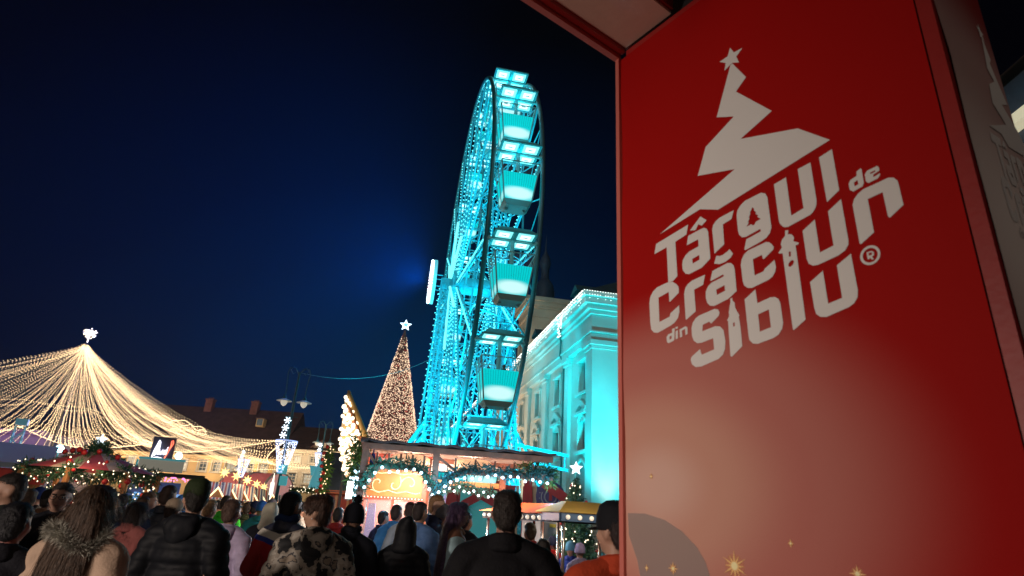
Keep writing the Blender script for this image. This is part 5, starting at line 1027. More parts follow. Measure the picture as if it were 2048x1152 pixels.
m = MB(); needles(m, pth, .09, 420, .10, .014); g_ = m.build('garland', bpy.data.materials['fir_teal'], perg, fixn=False); g_['kind'] = 'stuff'
for q in resample(pth, .105): m = MB(); m.ball(q - Zv * rng.uniform(.0, .13) + bn * .09, .026, 8, 6); m.build('bulb', M['bulb_cool'], perg, smooth=True)
e0 = bpos(1085, 945); m = MB(); needles(m, [bq(BL - .55, zl + .1, .1), bq(BL - .02, zl + .12, .1), bq(BL - .02, zl - .12, .1)], .15, 900, .11, .013); g_ = m.build('garland', fir_y, perg, fixn=False); g_['kind'] = 'stuff'
for k in range(4): lamp('bulb_glow', 'POINT', bq(s1 + .3 + (BL - s1 - .4) * k / 3, zl - .25, -.45), 30, (.2, .62, 1), .1)
# bottle shapes on the small shelf
m = MB(); m.bar(bq(s1 + .05, zl - .03, .12), bq(s1 + .45, zl - .03, .12), .2, .03); m.build('shelf', pw, perg)
for k, s_ in enumerate((s1 + .13, s1 + .24)):
    m = MB(); m.lathe([(.0, 0), (.045, 0), (.05, .1), (.04, .17), (.015, .2), (.013, .26), (.0, .26)] if k == 0 else [(0, 0), (.06, .02), (.05, .12), (.0, .15)], bq(s_, zl - .014, .1), 10); tag(m.build('bottle' if k == 0 else 'pot', mat('blue_glass', (.01, .03, .16), .2) if k == 0 else bpy.data.materials['blue_glass'], None, smooth=True), ('dark blue bottle standing on the pergola corner shelf', 'small dark blue pot beside the bottle on the pergola shelf')[k], ('bottle', 'pot')[k])

# ================================================================== RED GLAZED KIOSK under the pergola
KD = 12.9
ka = P(722, 1000, KD); kb_ = P(850, 1000, KD - .1); kx_ = kb_ - ka; kx_.z = 0; KW = kx_.length; kx_.normalize(); kn = Vector((kx_.y, -kx_.x, 0)); 
if kn.dot(CAM - ka) < 0: kn = -kn
ko = Vector((ka.x, ka.y, 0))
def kq(s, z, o=0): return ko + kx_ * s - kn * o + Zv * z
def kz_(py, px=790): return on_plane(px, py, ka, kn).z
kiosk = empty('glazed_kiosk', ko, 0, 'red and orange glazed kiosk with decorated upper panel under the pergola', 'kiosk')
rw = mat('red_wood', (.40, .07, .04), .45, var=.2, vs=4); ow = mat('orange_panel', (.46, .15, .035), .5, var=.3, vs=3); gk = mat('kiosk_glass', (.5, .5, .6), .05, alpha=.18)
z_b, z_g, z_o, z_t = kz_(1097), kz_(1000), kz_(938), kz_(912)
def kbox(name, s0, s1_, z0, z1, o0, o1, mt, par=kiosk):
    m = MB(); m.hexa([kq(s0, z0, o0), kq(s1_, z0, o0), kq(s1_, z0, o1), kq(s0, z0, o1), kq(s0, z1, o0), kq(s1_, z1, o0), kq(s1_, z1, o1), kq(s0, z1, o1)]); return m.build(name, mt, par)
kbox('base', 0, KW, .02, z_b - .36, 0, 1.3, mat('pink_base', (.62, .30, .24), .5, var=.15)); kbox('base_band', -.02, KW + .02, z_b - .35, z_b - .04, -.03, 1.32, ow); kbox('sill', -.04, KW + .04, z_b - .035, z_b + .02, -.06, 1.33, rw)
kbox('sill', -.03, KW + .03, z_b - .40, z_b - .355, -.05, 1.33, M['black'])
kbox('back_wall', .03, KW - .03, z_b, z_t, 1.24, 1.3, mat('kiosk_back', (.36, .10, .08), .6, var=.25))
for s_ in (.03, KW * .50, KW - .03): kbox('mullion', s_ - .03, s_ + .03, z_b, z_g, -.01, .05, rw)
for s_ in (.03, KW - .03): kbox('corner_post', s_ - .045, s_ + .045, z_g - .02, z_t, -.02, .07, rw); kbox('corner_post', s_ - .04, s_ + .04, 0, z_t, 1.23, 1.31, rw)
kbox('rail', 0, KW, z_g, z_g + .06, -.03, .06, rw); kbox('rail', 0, KW, z_o + .0, z_o + .04, -.03, .06, rw); kbox('rail', 0, KW, z_t - .05, z_t, -.04, .06, rw)
kbox('glazing', .04, KW - .04, z_b + .02, z_g, .015, .02, gk)
up_ = kbox('upper_panel', .05, KW - .05, z_g + .06, z_o, .0, .04, ow); kbox('upper_panel', .05, KW - .05, z_o + .04, z_t - .05, .0, .04, mat('rose_panel', (.50, .22, .16), .5, var=.2, vs=5))
kbox('roof', -.1, KW + .1, z_t + .002, z_t + .06, -.1, 1.4, rw)
pz = mat('painted_cream', (.75, .60, .38), .5); zc = (z_g + z_o) / 2 + .03; hh = (z_o - z_g) * .36
def scroll(cx, w_, ph): return [(cx + w_ * t * math.cos(ph + 5 * t), -.1 + .9 * t * math.sin(ph + 5 * t)) for t in [j / 14 for j in range(15)]]
for pts in (scroll(.22, .17, 0), scroll(.50, .15, 2.1), scroll(.80, .17, 4.2), [(j / 12, -.82 + .10 * math.sin(j * 1.6)) for j in range(1, 13)], [(j / 12, .86 + .08 * math.sin(j * 1.3 + 1)) for j in range(1, 13)]):
    m = MB(); m.tube([kq(KW * (.05 + x * .86), zc + y * hh, -.01) for x, y in pts], .012, 5); m.build('painted_scroll', pz, up_)
m = MB()
for k in range(18): m.octa(kq(.06 + (KW - .12) * k / 17, z_g + .035, -.045), .013); m.octa(kq(.06 + (KW - .12) * k / 17, z_b + .0, -.075), .010)
m.build('rivet_lights', M['bulb_white'], kiosk, fixn=False)
for (s_, o_, kind) in ((.22, .5, 0), (.48, .7, 1), (.75, .5, 2), (1.0, .6, 0), (1.2, .7, 1)):   # goods behind the glass
    if s_ > KW - .1: continue
    if kind == 0: m = MB(); m.box(kq(s_, z_b + .09, o_), (.16, .12, .17)); tag(m.build('gift_box', ow), 'small orange box on the kiosk shelf' + (' beside the branch' if s_ < .5 else ' at the far end'), 'box')
    elif kind == 1:
        m = MB(); rb = kq(s_, z_b, o_)
        for j in range(7):
            t = rng.uniform(-.6, .6); u_ = rng.uniform(-.4, .4); m.tube([rb, rb + Vector((t * .25, u_ * .2, .22)), rb + Vector((t * .55, u_ * .4, .52))], [.012, .009, .004], 5)
        tag(m.build('branch', mat('twig', (.45, .28, .16), .8) if 'twig' not in bpy.data.materials else bpy.data.materials['twig'], None), 'bare decorative twigs standing in the kiosk window' + (' near the blue cloth' if s_ < .6 else ' near the corner post'), 'branch')
    else: m = MB(); m.lathe([(0, 0), (.09, 0), (.10, .2), (.07, .24), (0, .25)], kq(s_, z_b + .005, o_), 12); tag(m.build('tin', rw), 'round red tin on the kiosk shelf', 'tin')
m = MB(); m.slab([kq(.10, z_b + .12, .3), kq(.30, z_b + .12, .3), kq(.26, z_g - .08, .3), kq(.12, z_g - .08, .3)], kn * -.06); tag(m.build('blue_cloth', mat('blue_cloth', (.02, .04, .30), .8), None), 'deep blue cloth hanging inside the kiosk window', 'cloth')
for s_, z_ in ((.45, .35), (.62, .55), (.9, .2), (.3, .08)): m = MB(); m.ball(kq(s_ * KW / 1.2, z_b + z_, .06), .018, 8, 6); m.build('window_bulb', M['bulb_white'], kiosk)
lamp('kiosk_light', 'POINT', kq(KW / 2, z_g - .08, .55), 130, (1, .66, .5), .15)
lamp('kiosk_front_light', 'POINT', kq(KW / 2, z_t + .12, -.75), 10, (1, .64, .46), .12)

# ================================================================== LIT WING, GARLAND COLUMN, CHALET ROOF
WD = 14.5
wing = empty('light_wing', P(715, 990, WD) * 1.0, 0, 'giant upright wing sculpture with golden spine and rows of glowing globes', 'light sculpture')
w_base = P(712, 960, WD); wing.location = (w_base.x, w_base.y, 0); MW[wing.name] = Matrix.Translation((w_base.x, w_base.y, 0))
sp_px = [(697, 781), (701, 800), (709, 822), (718, 846), (726, 868), (731, 888), (728, 910), (722, 950), (716, 1000), (712, 1050)]
gold = mat('gold_paint', (.55, .36, .14), .35, .3, var=.2, vs=6); m = MB()
pts = [P(x, y, WD) for x, y in sp_px]; pts.append(Vector((pts[-1].x, pts[-1].y, 0))); m.tube(pts, [.03, .07, .085, .09, .10, .10, .09, .08, .07, .07, .07], 10); m.build('spine', gold, wing, smooth=True)
m = MB(); pp = [P(x - 5, y + 10, WD - .1) for x, y in sp_px[1:6]]; m.tube(pp, [.03, .05, .05, .05, .04], 8); m.build('feather_edge', mat('copper_paint', (.45, .18, .08), .4, .3), wing, smooth=True)
edge_l = [(786, 694), (800, 690), (830, 686), (860, 682), (890, 680), (915, 682), (935, 686), (955, 692)]; edge_r = [(786, 698), (800, 702), (830, 712), (860, 722), (890, 722), (915, 712), (935, 704), (955, 697)]
def lerp_edge(e, y):
    for (a, xa_), (b, xb_) in zip(e, e[1:]):
        if a <= y <= b: return xa_ + (xb_ - xa_) * (y - a) / (b - a)
    return e[-1][1]
m = MB(); m.slab([P(x, y, WD + .06) for y, x in edge_l] + [P(x, y, WD + .06) for y, x in edge_r[::-1]], Vector((0, .04, 0))); m.build('wing_panel', mat('wing_cream', (.72, .55, .36), .5, var=.25, vs=5), wing)
gw = mat('globe_white', (1, .95, .85), .3, emit=(1, .84, .62), es=1.9); y = 792.0; kk = 0
while y < 952:
    x0, x1 = lerp_edge(edge_l, y), lerp_edge(edge_r, y) - 4; n = max(1, int((x1 - x0) / 6.5) + 1)
    for k in range(n):
        q = P(x0 + (x1 - x0) * (k + .5 * (kk % 2)) / max(1, n - .5) + rng.uniform(-1, 1), y + rng.uniform(-3, 3) + 5 * (k % 2), WD - .12 + rng.uniform(-.06, .06)); m = MB(); m.ball(q, rng.uniform(.036, .055), 10, 8); m.build('globe', gw, wing, smooth=True)
    if kk % 2 == 0: m = MB(); m.tube([P(x0, y, WD - .02), P(x1 + 6, y - 8, WD)], .018, 5); m.build('feather_arm', gold, wing)
    y += 10.5; kk += 1
m = MB(); m.bar(Vector((w_base.x - .3, w_base.y, .0)), Vector((w_base.x - .3, w_base.y, 2.9)), .05); m.build('stand', M['black'], wing)
lamp('wing_glow', 'POINT', P(690, 880, WD - .7), 45, (1, .78, .5), .3)
gcx = P(718, 950, 12.0); gcol = empty('garland_column', (gcx.x, gcx.y, 0), 0, 'thick fir garland column with blue and white bulbs at the pergola corner', 'garland'); m = MB()
pth = [P(x, y, 12.0) for x, y in ((722, 880), (716, 900), (712, 925), (712, 950), (713, 975))]; needles(m, pth, .20, 1100, .12, .015); o = m.build('fir_needles', fir_y, gcol, fixn=False); o['kind'] = 'stuff'
m = MB(); needles(m, [P(x, y, 11.8) for x, y in ((727, 935), (722, 955), (716, 985), (712, 1005))], .13, 900, .11, .014); o = m.build('fir_needles', bpy.data.materials['fir_teal'], gcol, fixn=False); o['kind'] = 'stuff'
m = MB(); m.bar((gcx.x, gcx.y, 0), (gcx.x, gcx.y, gcx.z + .7), .06); m.build('pole', pw, gcol)
for k in range(26): q = P(rng.uniform(698, 724), rng.uniform(940, 1000), 11.7); m = MB(); m.ball(q, .022, 8, 6); m.build('bulb', M['bulb_cool'], gcol)
q = P(699, 980, 11.75); m = MB(); m.box(q, (.10, .06, .30)); m.build('lantern', mat('lantern_white', (1, 1, 1), .3, emit=(1, .97, .9), es=2.2), gcol)
lamp('column_glow', 'POINT', P(700, 975, 11.3), 10, (.3, .75, 1), .1)
cr_ = P(680, 975, 17); chal = empty('chalet', (cr_.x, cr_.y, 0), R_(14), 'small chalet with steep blue roof, red front and garlanded edge', 'chalet'); bm_ = mat('blue_roof', (.05, .075, .14), .6, var=.2, vs=4)
zr0, zr1 = P(680, 985, 17).z, P(680, 905, 17).z
for k in range(9):                              # sheets of the steep roof
    m = MB(); za_, zb_ = zr0 + (zr1 - zr0) * k / 9, zr0 + (zr1 - zr0) * (k + 1) / 9 + .02; ya, yb = -.25 + .6 * k / 9, -.25 + .6 * (k + 1) / 9; m.hexa([(-.52, ya - .02, za_), (.55, ya - .02, za_), (.55, ya + .02, za_), (-.52, ya + .02, za_), (-.52 + .0, yb, zb_), (.55, yb, zb_), (.55, yb + .03, zb_), (-.52, yb + .03, zb_)]); m.build('roof_sheet', bm_, chal, world=False)
m = MB(); m.box((0, .5, zr0 / 2), (1.1, 1.2, zr0 - .04)); m.build('wall', mat('chalet_red', (.42, .06, .05), .6, var=.2, vs=3), chal, world=False)
m = MB(); m.box((0, -.2, zr0 + .0), (1.2, .12, .08)); m.build('eave_board', mat('chalet_trim', (.5, .12, .06), .6), chal, world=False)
m = MB(); 
for x_ in (-.35, -.05, .25): m.box((x_, -.12, zr0 / 2), (.06, .04, zr0 - .1))
m.build('batten', mat('chalet_batten', (.6, .32, .2), .6), chal, world=False)
pth = [P(x, y, 16.5) for x, y in ((662, 895), (658, 915), (654, 940), (650, 965), (646, 985))]; m = MB(); needles(m, pth, .12, 420, .12, .018); o = m.build('garland', fir_y, chal, fixn=False); o['kind'] = 'stuff'
for q in resample(pth, .16): m = MB(); m.ball(q + Vector((-.08 + rng.uniform(-.05, .05), -.15, 0)), .05, 8, 6); m.build('bauble', bpy.data.materials['red_ball'], chal, smooth=True)
m = MB()
for q in resample(pth, .05): m.octa(q + Vector((rng.gauss(0, .07), -.14, rng.gauss(0, .05))), .018)
m.build('fairy_lights', M['bulb_warm'], chal, fixn=False)
lamp('chalet_light', 'POINT', P(655, 960, 15.8), 14, (1, .75, .4), .2)
# angel figure light and garlanded stall roof beside the far lamp
q = P(636, 968, 30); m = MB(); m.lathe([(.42, 0), (.34, .5), (.20, .9), (.12, 1.15), (.16, 1.25), (.0, 1.35)], (q.x, q.y, q.z - .2), 14); ang = tag(m.build('angel_light', mat('teal_angel', (.2, .5, .55), .5, emit=(.08, .5, .6), es=.4), None, smooth=True), 'teal glowing angel figure on a garlanded stall roof', 'figure')
for s_ in (-1, 1): m = MB(); c = Vector((q.x, q.y + .1, q.z + .75)); m.slab([c, c + Vector((s_ * .55, 0, .05)), c + Vector((s_ * .42, 0, -.4)), c + Vector((s_ * .1, 0, -.3))], (0, .05, 0)); m.build('wing', bpy.data.materials['teal_angel'], ang)
r = empty('market_stall', (q.x, q.y, 0), R_(14), 'stall with dark flat roof and garland of warm lights beneath the teal angel', 'market stall'); m = MB(); m.box((.1, 0, q.z - .3), (2.4, 1.4, .1)); m.build('roof', M['black'], r, world=False); m = MB(); m.box((.1, .2, (q.z - .4) / 2), (2.2, 1.1, q.z - .42)); m.build('body', mat('stall_amber', (.5, .28, .12), .6, emit=(1, .6, .25), es=.25), r, world=False)
m = MB(); needles(m, [(-1.1, -.75, q.z - .32), (1.3, -.75, q.z - .32)], .12, 300, .12, .02); o = m.build('garland', fir_y, r, world=False, fixn=False); o['kind'] = 'stuff'; m = MB()
for k in range(60): m.octa((rng.uniform(-1.1, 1.3), -.9, q.z - .32 + rng.gauss(0, .1)), .025)
m.build('fairy_lights', M['bulb_white'], r, world=False, fixn=False)

# ================================================================== RED CRATE FRAME, BLUE DISC, FIR TREE, TRAIN
XD = 21.0; rb = mat('red_beam', (.42, .02, .05), .5, var=.15, vs=3)
rx = empty('red_cross_panel', Vector((P(950, 1000, XD).x, P(950, 1000, XD).y, 0)), 0, 'wide red panel with crossed red boards in front of the wheel platform', 'panel')
def X(px, py, o=0): q = P(px, py, XD - o); return q
m = MB(); q0, q1 = X(890, 1050), X(1070, 1050); n_ = (q1 - q0).cross(Zv).normalized(); q0.z = q1.z = 0; zt = X(980, 968).z
for (a, b, nm) in (((925, 1010), (1000, 970), 'board'), ((930, 972), (1000, 1012), 'board'), ((1000, 962), (1003, 1030), 'board'), ((905, 975), (905, 1030), 'board'), ((1056, 962), (1058, 1030), 'board')):
    m = MB(); m.bar(X(*a, .12), X(*b, .12), .26, .10, up=(0, 1, 0)); m.build(nm, rb, rx)
for k, (a, b) in enumerate(((892, 920), (1003, 1030), (1045, 1057))):
    m = MB(); p0, p1 = X(a, 1000), X(b, 1000); m.hexa([Vector((p0.x, p0.y, .0)), Vector((p1.x, p1.y, .0)), Vector((p1.x, p1.y + .08, .0)), Vector((p0.x, p0.y + .08, .0)), Vector((p0.x, p0.y, zt)), Vector((p1.x, p1.y, zt)), Vector((p1.x, p1.y + .08, zt)), Vector((p0.x, p0.y + .08, zt))]); m.build('red_panel', rb, rx)
m = MB(); p0, p1 = X(920, 1000), X(1000, 1000); m.hexa([Vector((p0.x, p0.y, .0)), Vector((p1.x, p1.y, .0)), Vector((p1.x, p1.y + .08, .0)), Vector((p0.x, p0.y + .08, .0)), Vector((p0.x, p0.y, zt - .1)), Vector((p1.x, p1.y, zt - .1)), Vector((p1.x, p1.y + .08, zt - .1)), Vector((p0.x, p0.y + .08, zt - .1))]); m.build('teal_panel', mat('teal_panel', (.12, .5, .55), .5, emit=(.02, .55, .6), es=.18), rx)
for (a, b, mt) in ((1031, 1037, 'cream_strip'), (1062, 1072, 'cream_strip'), (1073, 1080, 'blue_strip')):
    m = MB(); p0, p1 = X(a, 1000), X(b, 1000); m.hexa([Vector((p0.x, p0.y, .0)), Vector((p1.x, p1.y, .0)), Vector((p1.x, p1.y + .08, .0)), Vector((p0.x, p0.y + .08, .0)), Vector((p0.x, p0.y, zt)), Vector((p1.x, p1.y, zt)), Vector((p1.x, p1.y + .08, zt)), Vector((p0.x, p0.y + .08, zt))]); m.build(mt, mat(mt, (.55, .5, .38) if 'cream' in mt else (.03, .06, .2), .6) if mt not in bpy.data.materials else bpy.data.materials[mt], rx)
dc = P(1101, 994, XD - .6); dX = Vector((math.cos(-math.atan2(dc.x, dc.y)), math.sin(-math.atan2(dc.x, dc.y)), 0)); dN = Vector((dX.y, -dX.x, 0)); RD = 27 * XD / F
dsk = empty('blue_disc_sign', (dc.x, dc.y, 0), 0, 'round dark blue sign with pale emblem and slanting red board by the fir tree', 'sign')
m = MB(); m.slab([dc + (dX * math.cos(t) + Zv * math.sin(t)) * RD for t in [2 * math.pi * k / 40 for k in range(40)]], -dN * .06); m.build('disc', mat('disc_blue', (.015, .03, .26), .45), dsk)
em = mat('emblem', (.35, .5, .7), .5)
m = MB(); m.tube([dc + dN * .012 + (dX * math.cos(t) + Zv * math.sin(t)) * RD * .62 for t in [math.pi * (.85 + 1.3 * k / 20) for k in range(21)]], .018, 5); m.tube([dc + dN * .012 + (dX * math.cos(t) + Zv * math.sin(t)) * RD * .4 for t in [math.pi * (.6 + 1.5 * k / 20) for k in range(21)]], .022, 5)
for k in range(9): t = math.pi * (.9 + 1.2 * k / 8); m.octa(dc + dN * .012 + (dX * math.cos(t) + Zv * math.sin(t)) * RD * .76, .022)
m.build('emblem', em, dsk)
m = MB(); m.bar(dc + dN * .02 + Zv * RD * .45, dc + dN * .02 - Zv * RD * .25, .10, .03, up=dN); m.build('emblem_bar', rb, dsk)
m = MB(); m.bar(P(1088, 966, XD - .75), P(1139, 1003, XD - .75), .30, .08, up=dN); m.build('slanting_board', rb, dsk); m = MB(); m.bar(dc - dN * .08, Vector((dc.x, dc.y, 0)) - dN * .08, .12); m.build('post', M['black'], dsk)

def fir_tree(px, top_py, bot_py, d, half_px, label):
    a = P(px, top_py, d); b = P(px, bot_py, d); base = Vector((a.x, a.y, 0)); H = a.z; r = empty('fir_tree', base, 0, label, 'christmas tree'); Rr = half_px * d / F * 1.25
    m = MB(); m.tube([base, base + Zv * H * .97], [.06, .01], 8); m.build('trunk', mat('bark', (.06, .035, .02), .9, var=.3), r); m = MB()
    z = .25
    while z < H - .05:
        f = (H - z) / (H - .25); rad = Rr * f ** .8; n = int(10 + 34 * f)
        for k in range(n):
            t = rng.random() * 6.283; d_ = Vector((math.cos(t), math.sin(t), 0)); tip = base + Zv * (z - .06 - .05 * rng.random()) + d_ * rad * rng.uniform(.75, 1.05); rt_ = base + Zv * (z + .05); needles(m, [rt_.lerp(tip, .35), rt_.lerp(tip, .7), tip], .035, 95, .075, .010, droop=.1)
        z += .085 + .03 * f
    o = m.build('crown', fir2 if False else fir, r, fixn=False)
    for k in range(70):
        f = rng.random() ** .7; t = rng.uniform(3.3, 6.1); rad = Rr * f ** .8 * 1.02; q = base + Vector((rad * math.cos(t), rad * math.sin(t), H - (H - .25) * f - .04)); m = MB(); m.octa(q, .017); m.build('tree_bulb', M['bulb_white'], r)
    for k in range(14):
        f = rng.random() ** .7; t = rng.uniform(3.3, 6.1); rad = Rr * f ** .8; q = base + Vector((rad * math.cos(t), rad * math.sin(t), H - (H - .25) * f - .04)); m = MB(); m.ball(q, .03, 8, 6); m.build('bauble', bpy.data.materials['red_ball'], r)
    star('star', tuple(base + Zv * (H + .12)), .155, M['star_white'], r, th=.03); return r
fir_tree(1152, 948, 1100, 14.0, 54, 'small fir tree with white bulbs and glowing star beside the train')

def train_car(pxl, pxr, py_f, dl, dr, roofc, fascc, label, ridge_px):
    a, b = P(pxl, py_f, dl), P(pxr, py_f + .06 * (pxr - pxl) * .2, dr); z = (a.z + b.z) / 2; ux = Vector((b.x - a.x, b.y - a.y, 0)); L_ = ux.length; ux.normalize(); uy = Vector((-ux.y, ux.x, 0)); o0 = Vector((a.x, a.y, 0)); Wd = 1.15
    r = empty('train_car', o0, 0, label, 'train car'); f = lambda s, y, zz: o0 + ux * s + uy * y + Zv * zz
    m = MB(); h = .17; m.add([f(-.06, -.08, z + .065), f(L_ + .06, -.08, z + .065), f(L_ + .06, Wd + .08, z + .065), f(-.06, Wd + .08, z + .065), f(L_ * .22, Wd * .4, z + .065 + h), f(L_ * .72, Wd * .4, z + .065 + h), f(L_ * .72, Wd * .6, z + .065 + h), f(L_ * .22, Wd * .6, z + .065 + h)], [(0, 1, 5, 4), (1, 2, 6, 5), (2, 3, 7, 6), (3, 0, 4, 7), (4, 5, 6, 7), (3, 2, 1, 0)]); m.build('roof', roofc, r)
    for (p, q) in ((f(0, 0, z), f(L_, 0, z)), (f(0, Wd, z), f(L_, Wd, z)), (f(0, .02, z), f(0, Wd - .02, z)), (f(L_, .02, z), f(L_, Wd - .02, z))): m = MB(); m.bar(p, q, .05, .11); m.build('fascia', fascc, r)
    n = max(4, int(L_ / .16)); bm2 = mat('fascia_bulb', (.85, .78, .65), .25, emit=(1, .86, .68), es=.55) if 'fascia_bulb' not in bpy.data.materials else bpy.data.materials['fascia_bulb']
    for k in range(n): m = MB(); m.ball(f(L_ * (k + .5) / n, -.045, z), .034, 10, 8); m.build('bulb', bm2, r, smooth=True)
    sv = mat('chrome_post', (.62, .6, .56), .25, .8) if 'chrome_post' not in bpy.data.materials else bpy.data.materials['chrome_post']
    for s_ in (.06, L_ - .06):
        for y_ in (.06, Wd - .06): m = MB(); m.tube([f(s_, y_, .5), f(s_, y_, z - .05)], .025, 10); m.build('post', sv, r, smooth=True)
    m = MB(); m.hexa([f(0, 0, .18), f(L_, 0, .18), f(L_, Wd, .18), f(0, Wd, .18), f(-.03, -.03, .62), f(L_ + .03, -.03, .62), f(L_ + .03, Wd + .03, .62), f(-.03, Wd + .03, .62)]); m.build('tub', roofc, r)
    m = MB(); m.tube([f(.1, .1, .6), f(.1, .1, .98), f(.1, Wd - .1, .98), f(.1, Wd - .1, .6)], .018, 8); m.build('seat_rail', sv, r, smooth=True)
    m = MB(); m.hexa([f(L_ * .5, .1, .6), f(L_ * .58, .1, .6), f(L_ * .58, Wd - .1, .6), f(L_ * .5, Wd - .1, .6), f(L_ * .5, .1, 1.0), f(L_ * .56, .1, 1.0), f(L_ * .56, Wd - .1, 1.0), f(L_ * .5, Wd - .1, 1.0)]); m.build('bench', bpy.data.materials['red_wood'], r)
    for s_ in (.25, L_ - .25):
        for y_ in (.02, Wd - .02): m = MB(); c = f(s_, y_, .17); m.tube([c - uy * .04, c + uy * .04], .17, 16); m.build('wheel', M['black'], r)
    return r, f, z, L_
orr = mat('orange_roof', (.66, .10, .02), .7, var=.1, spec=.15); yel = mat('yellow_roof', (.70, .44, .10), .7, var=.1, spec=.15); navy = mat('fascia_black', (.02, .02, .03), .4); stl = mat('fascia_blue', (.07, .13, .24), .4)
car1 = train_car(968, 1116, 1032, 11.5, 9.8, orr, navy, 'orange roofed amusement train car with round bulbs on its fascia', 1100)
car2 = train_car(1122, 1262, 1037, 9.2, 9.6, yel, stl, 'yellow roofed amusement train car with round bulbs on its blue fascia', 1200)
q = P(1062, 1060, 15); r = empty('control_cabinet', (q.x, q.y, 0), R_(-3), 'grey electrical cabinet with dark displays behind the train', 'cabinet'); m = MB(); m.box((0, 0, .85), (.42, .4, 1.7)); m.build('body', mat('cabinet_grey', (.42, .44, .46), .5, var=.1), r, world=False); m = MB(); m.box((.03, -.205, 1.45), (.13, .02, .14)); m.build('display', M['black'], r, world=False); m = MB(); m.box((0, -.205, .95), (.3, .02, .25)); m.build('panel', M['black'], r, world=False); m = MB(); m.box((0, -.203, 1.18), (.4, .01, .015)); m.build('seam', M['black'], r, world=False)
q = P(1095, 1060, 16); r = empty('pale_container', (q.x, q.y, 0), R_(-4), 'pale grey container with small yellow label behind the train', 'container'); m = MB(); m.box((0, 0, .95), (1.0, .6, 1.9)); m.build('body', mat('container_pale', (.40, .46, .46), .55, var=.1), r, world=False)
for k in range(9): m = MB(); m.box((-.45 + .11 * k, -.31, .95), (.04, .03, 1.8)); m.build('rib', bpy.data.materials['container_pale'], r, world=False)
m = MB(); m.box((.12, -.335, 1.55), (.16, .01, .08)); m.build('label_plate', mat('yellow_label', (.6, .55, .05), .5), r, world=False)
lamp('train_light', 'POINT', P(1110, 1048, 10.0), 6, (1, .8, .6), .2); lamp('train_light', 'POINT', P(1190, 985, 8.6), 16, (1, .85, .65), .2)

# ================================================================== PEOPLE
def prim_mesh(bm, pr):
    k = pr[0]
    if k == 'e':
        _, c, r, *mx = pr; res = bmesh.ops.create_uvsphere(bm, u_segments=20, v_segments=14, radius=1.0)
        T = Matrix.Translation(Vector(c)) @ Matrix.Diagonal((*r, 1))
        if mx and mx[0] is not None: T = mx[0] @ T
        bmesh.ops.transform(bm, matrix=T, verts=res['verts'])
    else:
        _, a, ra, b, rb_, *mx = pr; a = Vector(a); b = Vector(b); d = b - a; L = max(d.length, 1e-4); q = d.to_track_quat('Z', 'Y').to_matrix().to_4x4()
        T = Matrix.Translation(a) @ q
        if mx and mx[0] is not None: T = mx[0] @ T
        n = 14; rings = []
        for j in range(5): t = math.pi / 2 * (1 - j / 4); rings.append((ra * math.cos(t), -ra * math.sin(t)))
        for j in range(1, 5): rings.append((ra + (rb_ - ra) * j / 5, L * j / 5))
        for j in range(5): t = math.pi / 2 * j / 4; rings.append((rb_ * math.cos(t), L + rb_ * math.sin(t)))
        vs = [[bm.verts.new(T @ Vector((max(r, 1e-4) * math.cos(2 * math.pi * i / n), max(r, 1e-4) * math.sin(2 * math.pi * i / n), z))) for i in range(n)] for r, z in rings]
        for g, h in zip(vs, vs[1:]):
            for i in range(n): bm.faces.new((g[i], g[(i + 1) % n], h[(i + 1) % n], h[i]))
        bm.faces.new(vs[0][::-1]); bm.faces.new(vs[-1])
_tmp = bpy.data.scenes.new('tmp')
def blob(prims, voxel, sm=4):
    bm = bmesh.new()
    for pr in prims: prim_mesh(bm, pr)
    me = bpy.data.meshes.new('blob'); bm.to_mesh(me); bm.free()
    o = bpy.data.objects.new('blob', me); _tmp.collection.objects.link(o)
    r = o.modifiers.new('r', 'REMESH'); r.mode = 'VOXEL'; r.voxel_size = voxel
    if sm: s = o.modifiers.new('s', 'SMOOTH'); s.iterations = sm; s.factor = .5
    with bpy.context.temp_override(scene=_tmp, view_layer=_tmp.view_layers[0]):
        dg = bpy.context.evaluated_depsgraph_get()
    res = bpy.data.meshes.new_from_object(o.evaluated_get(dg)); bpy.data.objects.remove(o); bpy.data.meshes.remove(me)
    return res
def displace(me, fn):
    n = len(me.vertices); co = np.empty(n * 3); me.vertices.foreach_get('co', co); co = co.reshape(-1, 3); nr = np.empty(n * 3); me.vertex_normals.foreach_get('vector', nr); nr = nr.reshape(-1, 3)
    co += nr * fn(co, nr)[:, None]; me.vertices.foreach_set('co', co.ravel()); me.update()
def nz(co, s, seed=0): return np.array([noise.noise(Vector((c[0] * s + seed, c[1] * s + seed * 1.7, c[2] * s))) for c in co])
_skin = {}
def skin(c): 
    if c not in _skin: _skin[c] = mat('skin', c, .55, var=.08, vs=18, bump=.05, bs=90)
    return _skin[c]
_cm = {}
def cloth(c, rough=.8, kind='wool'):
    key = (c, kind)
    if key not in _cm: _cm[key] = mat('cloth_' + kind, c, rough if kind == 'wool' else .62, var=.18, vs=9, bump=.25 if kind == 'wool' else .12, bs=70 if kind == 'wool' else 25, spec=.18)
    return _cm[key]
def hairm(c):
    key = ('hair', c)
    if key not in _cm: _cm[key] = mat('hair', c, .5, var=.45, vs=40, bump=.4, bs=160, spec=.4)
    return _cm[key]
NK = Vector((0, -.012, 1.49))
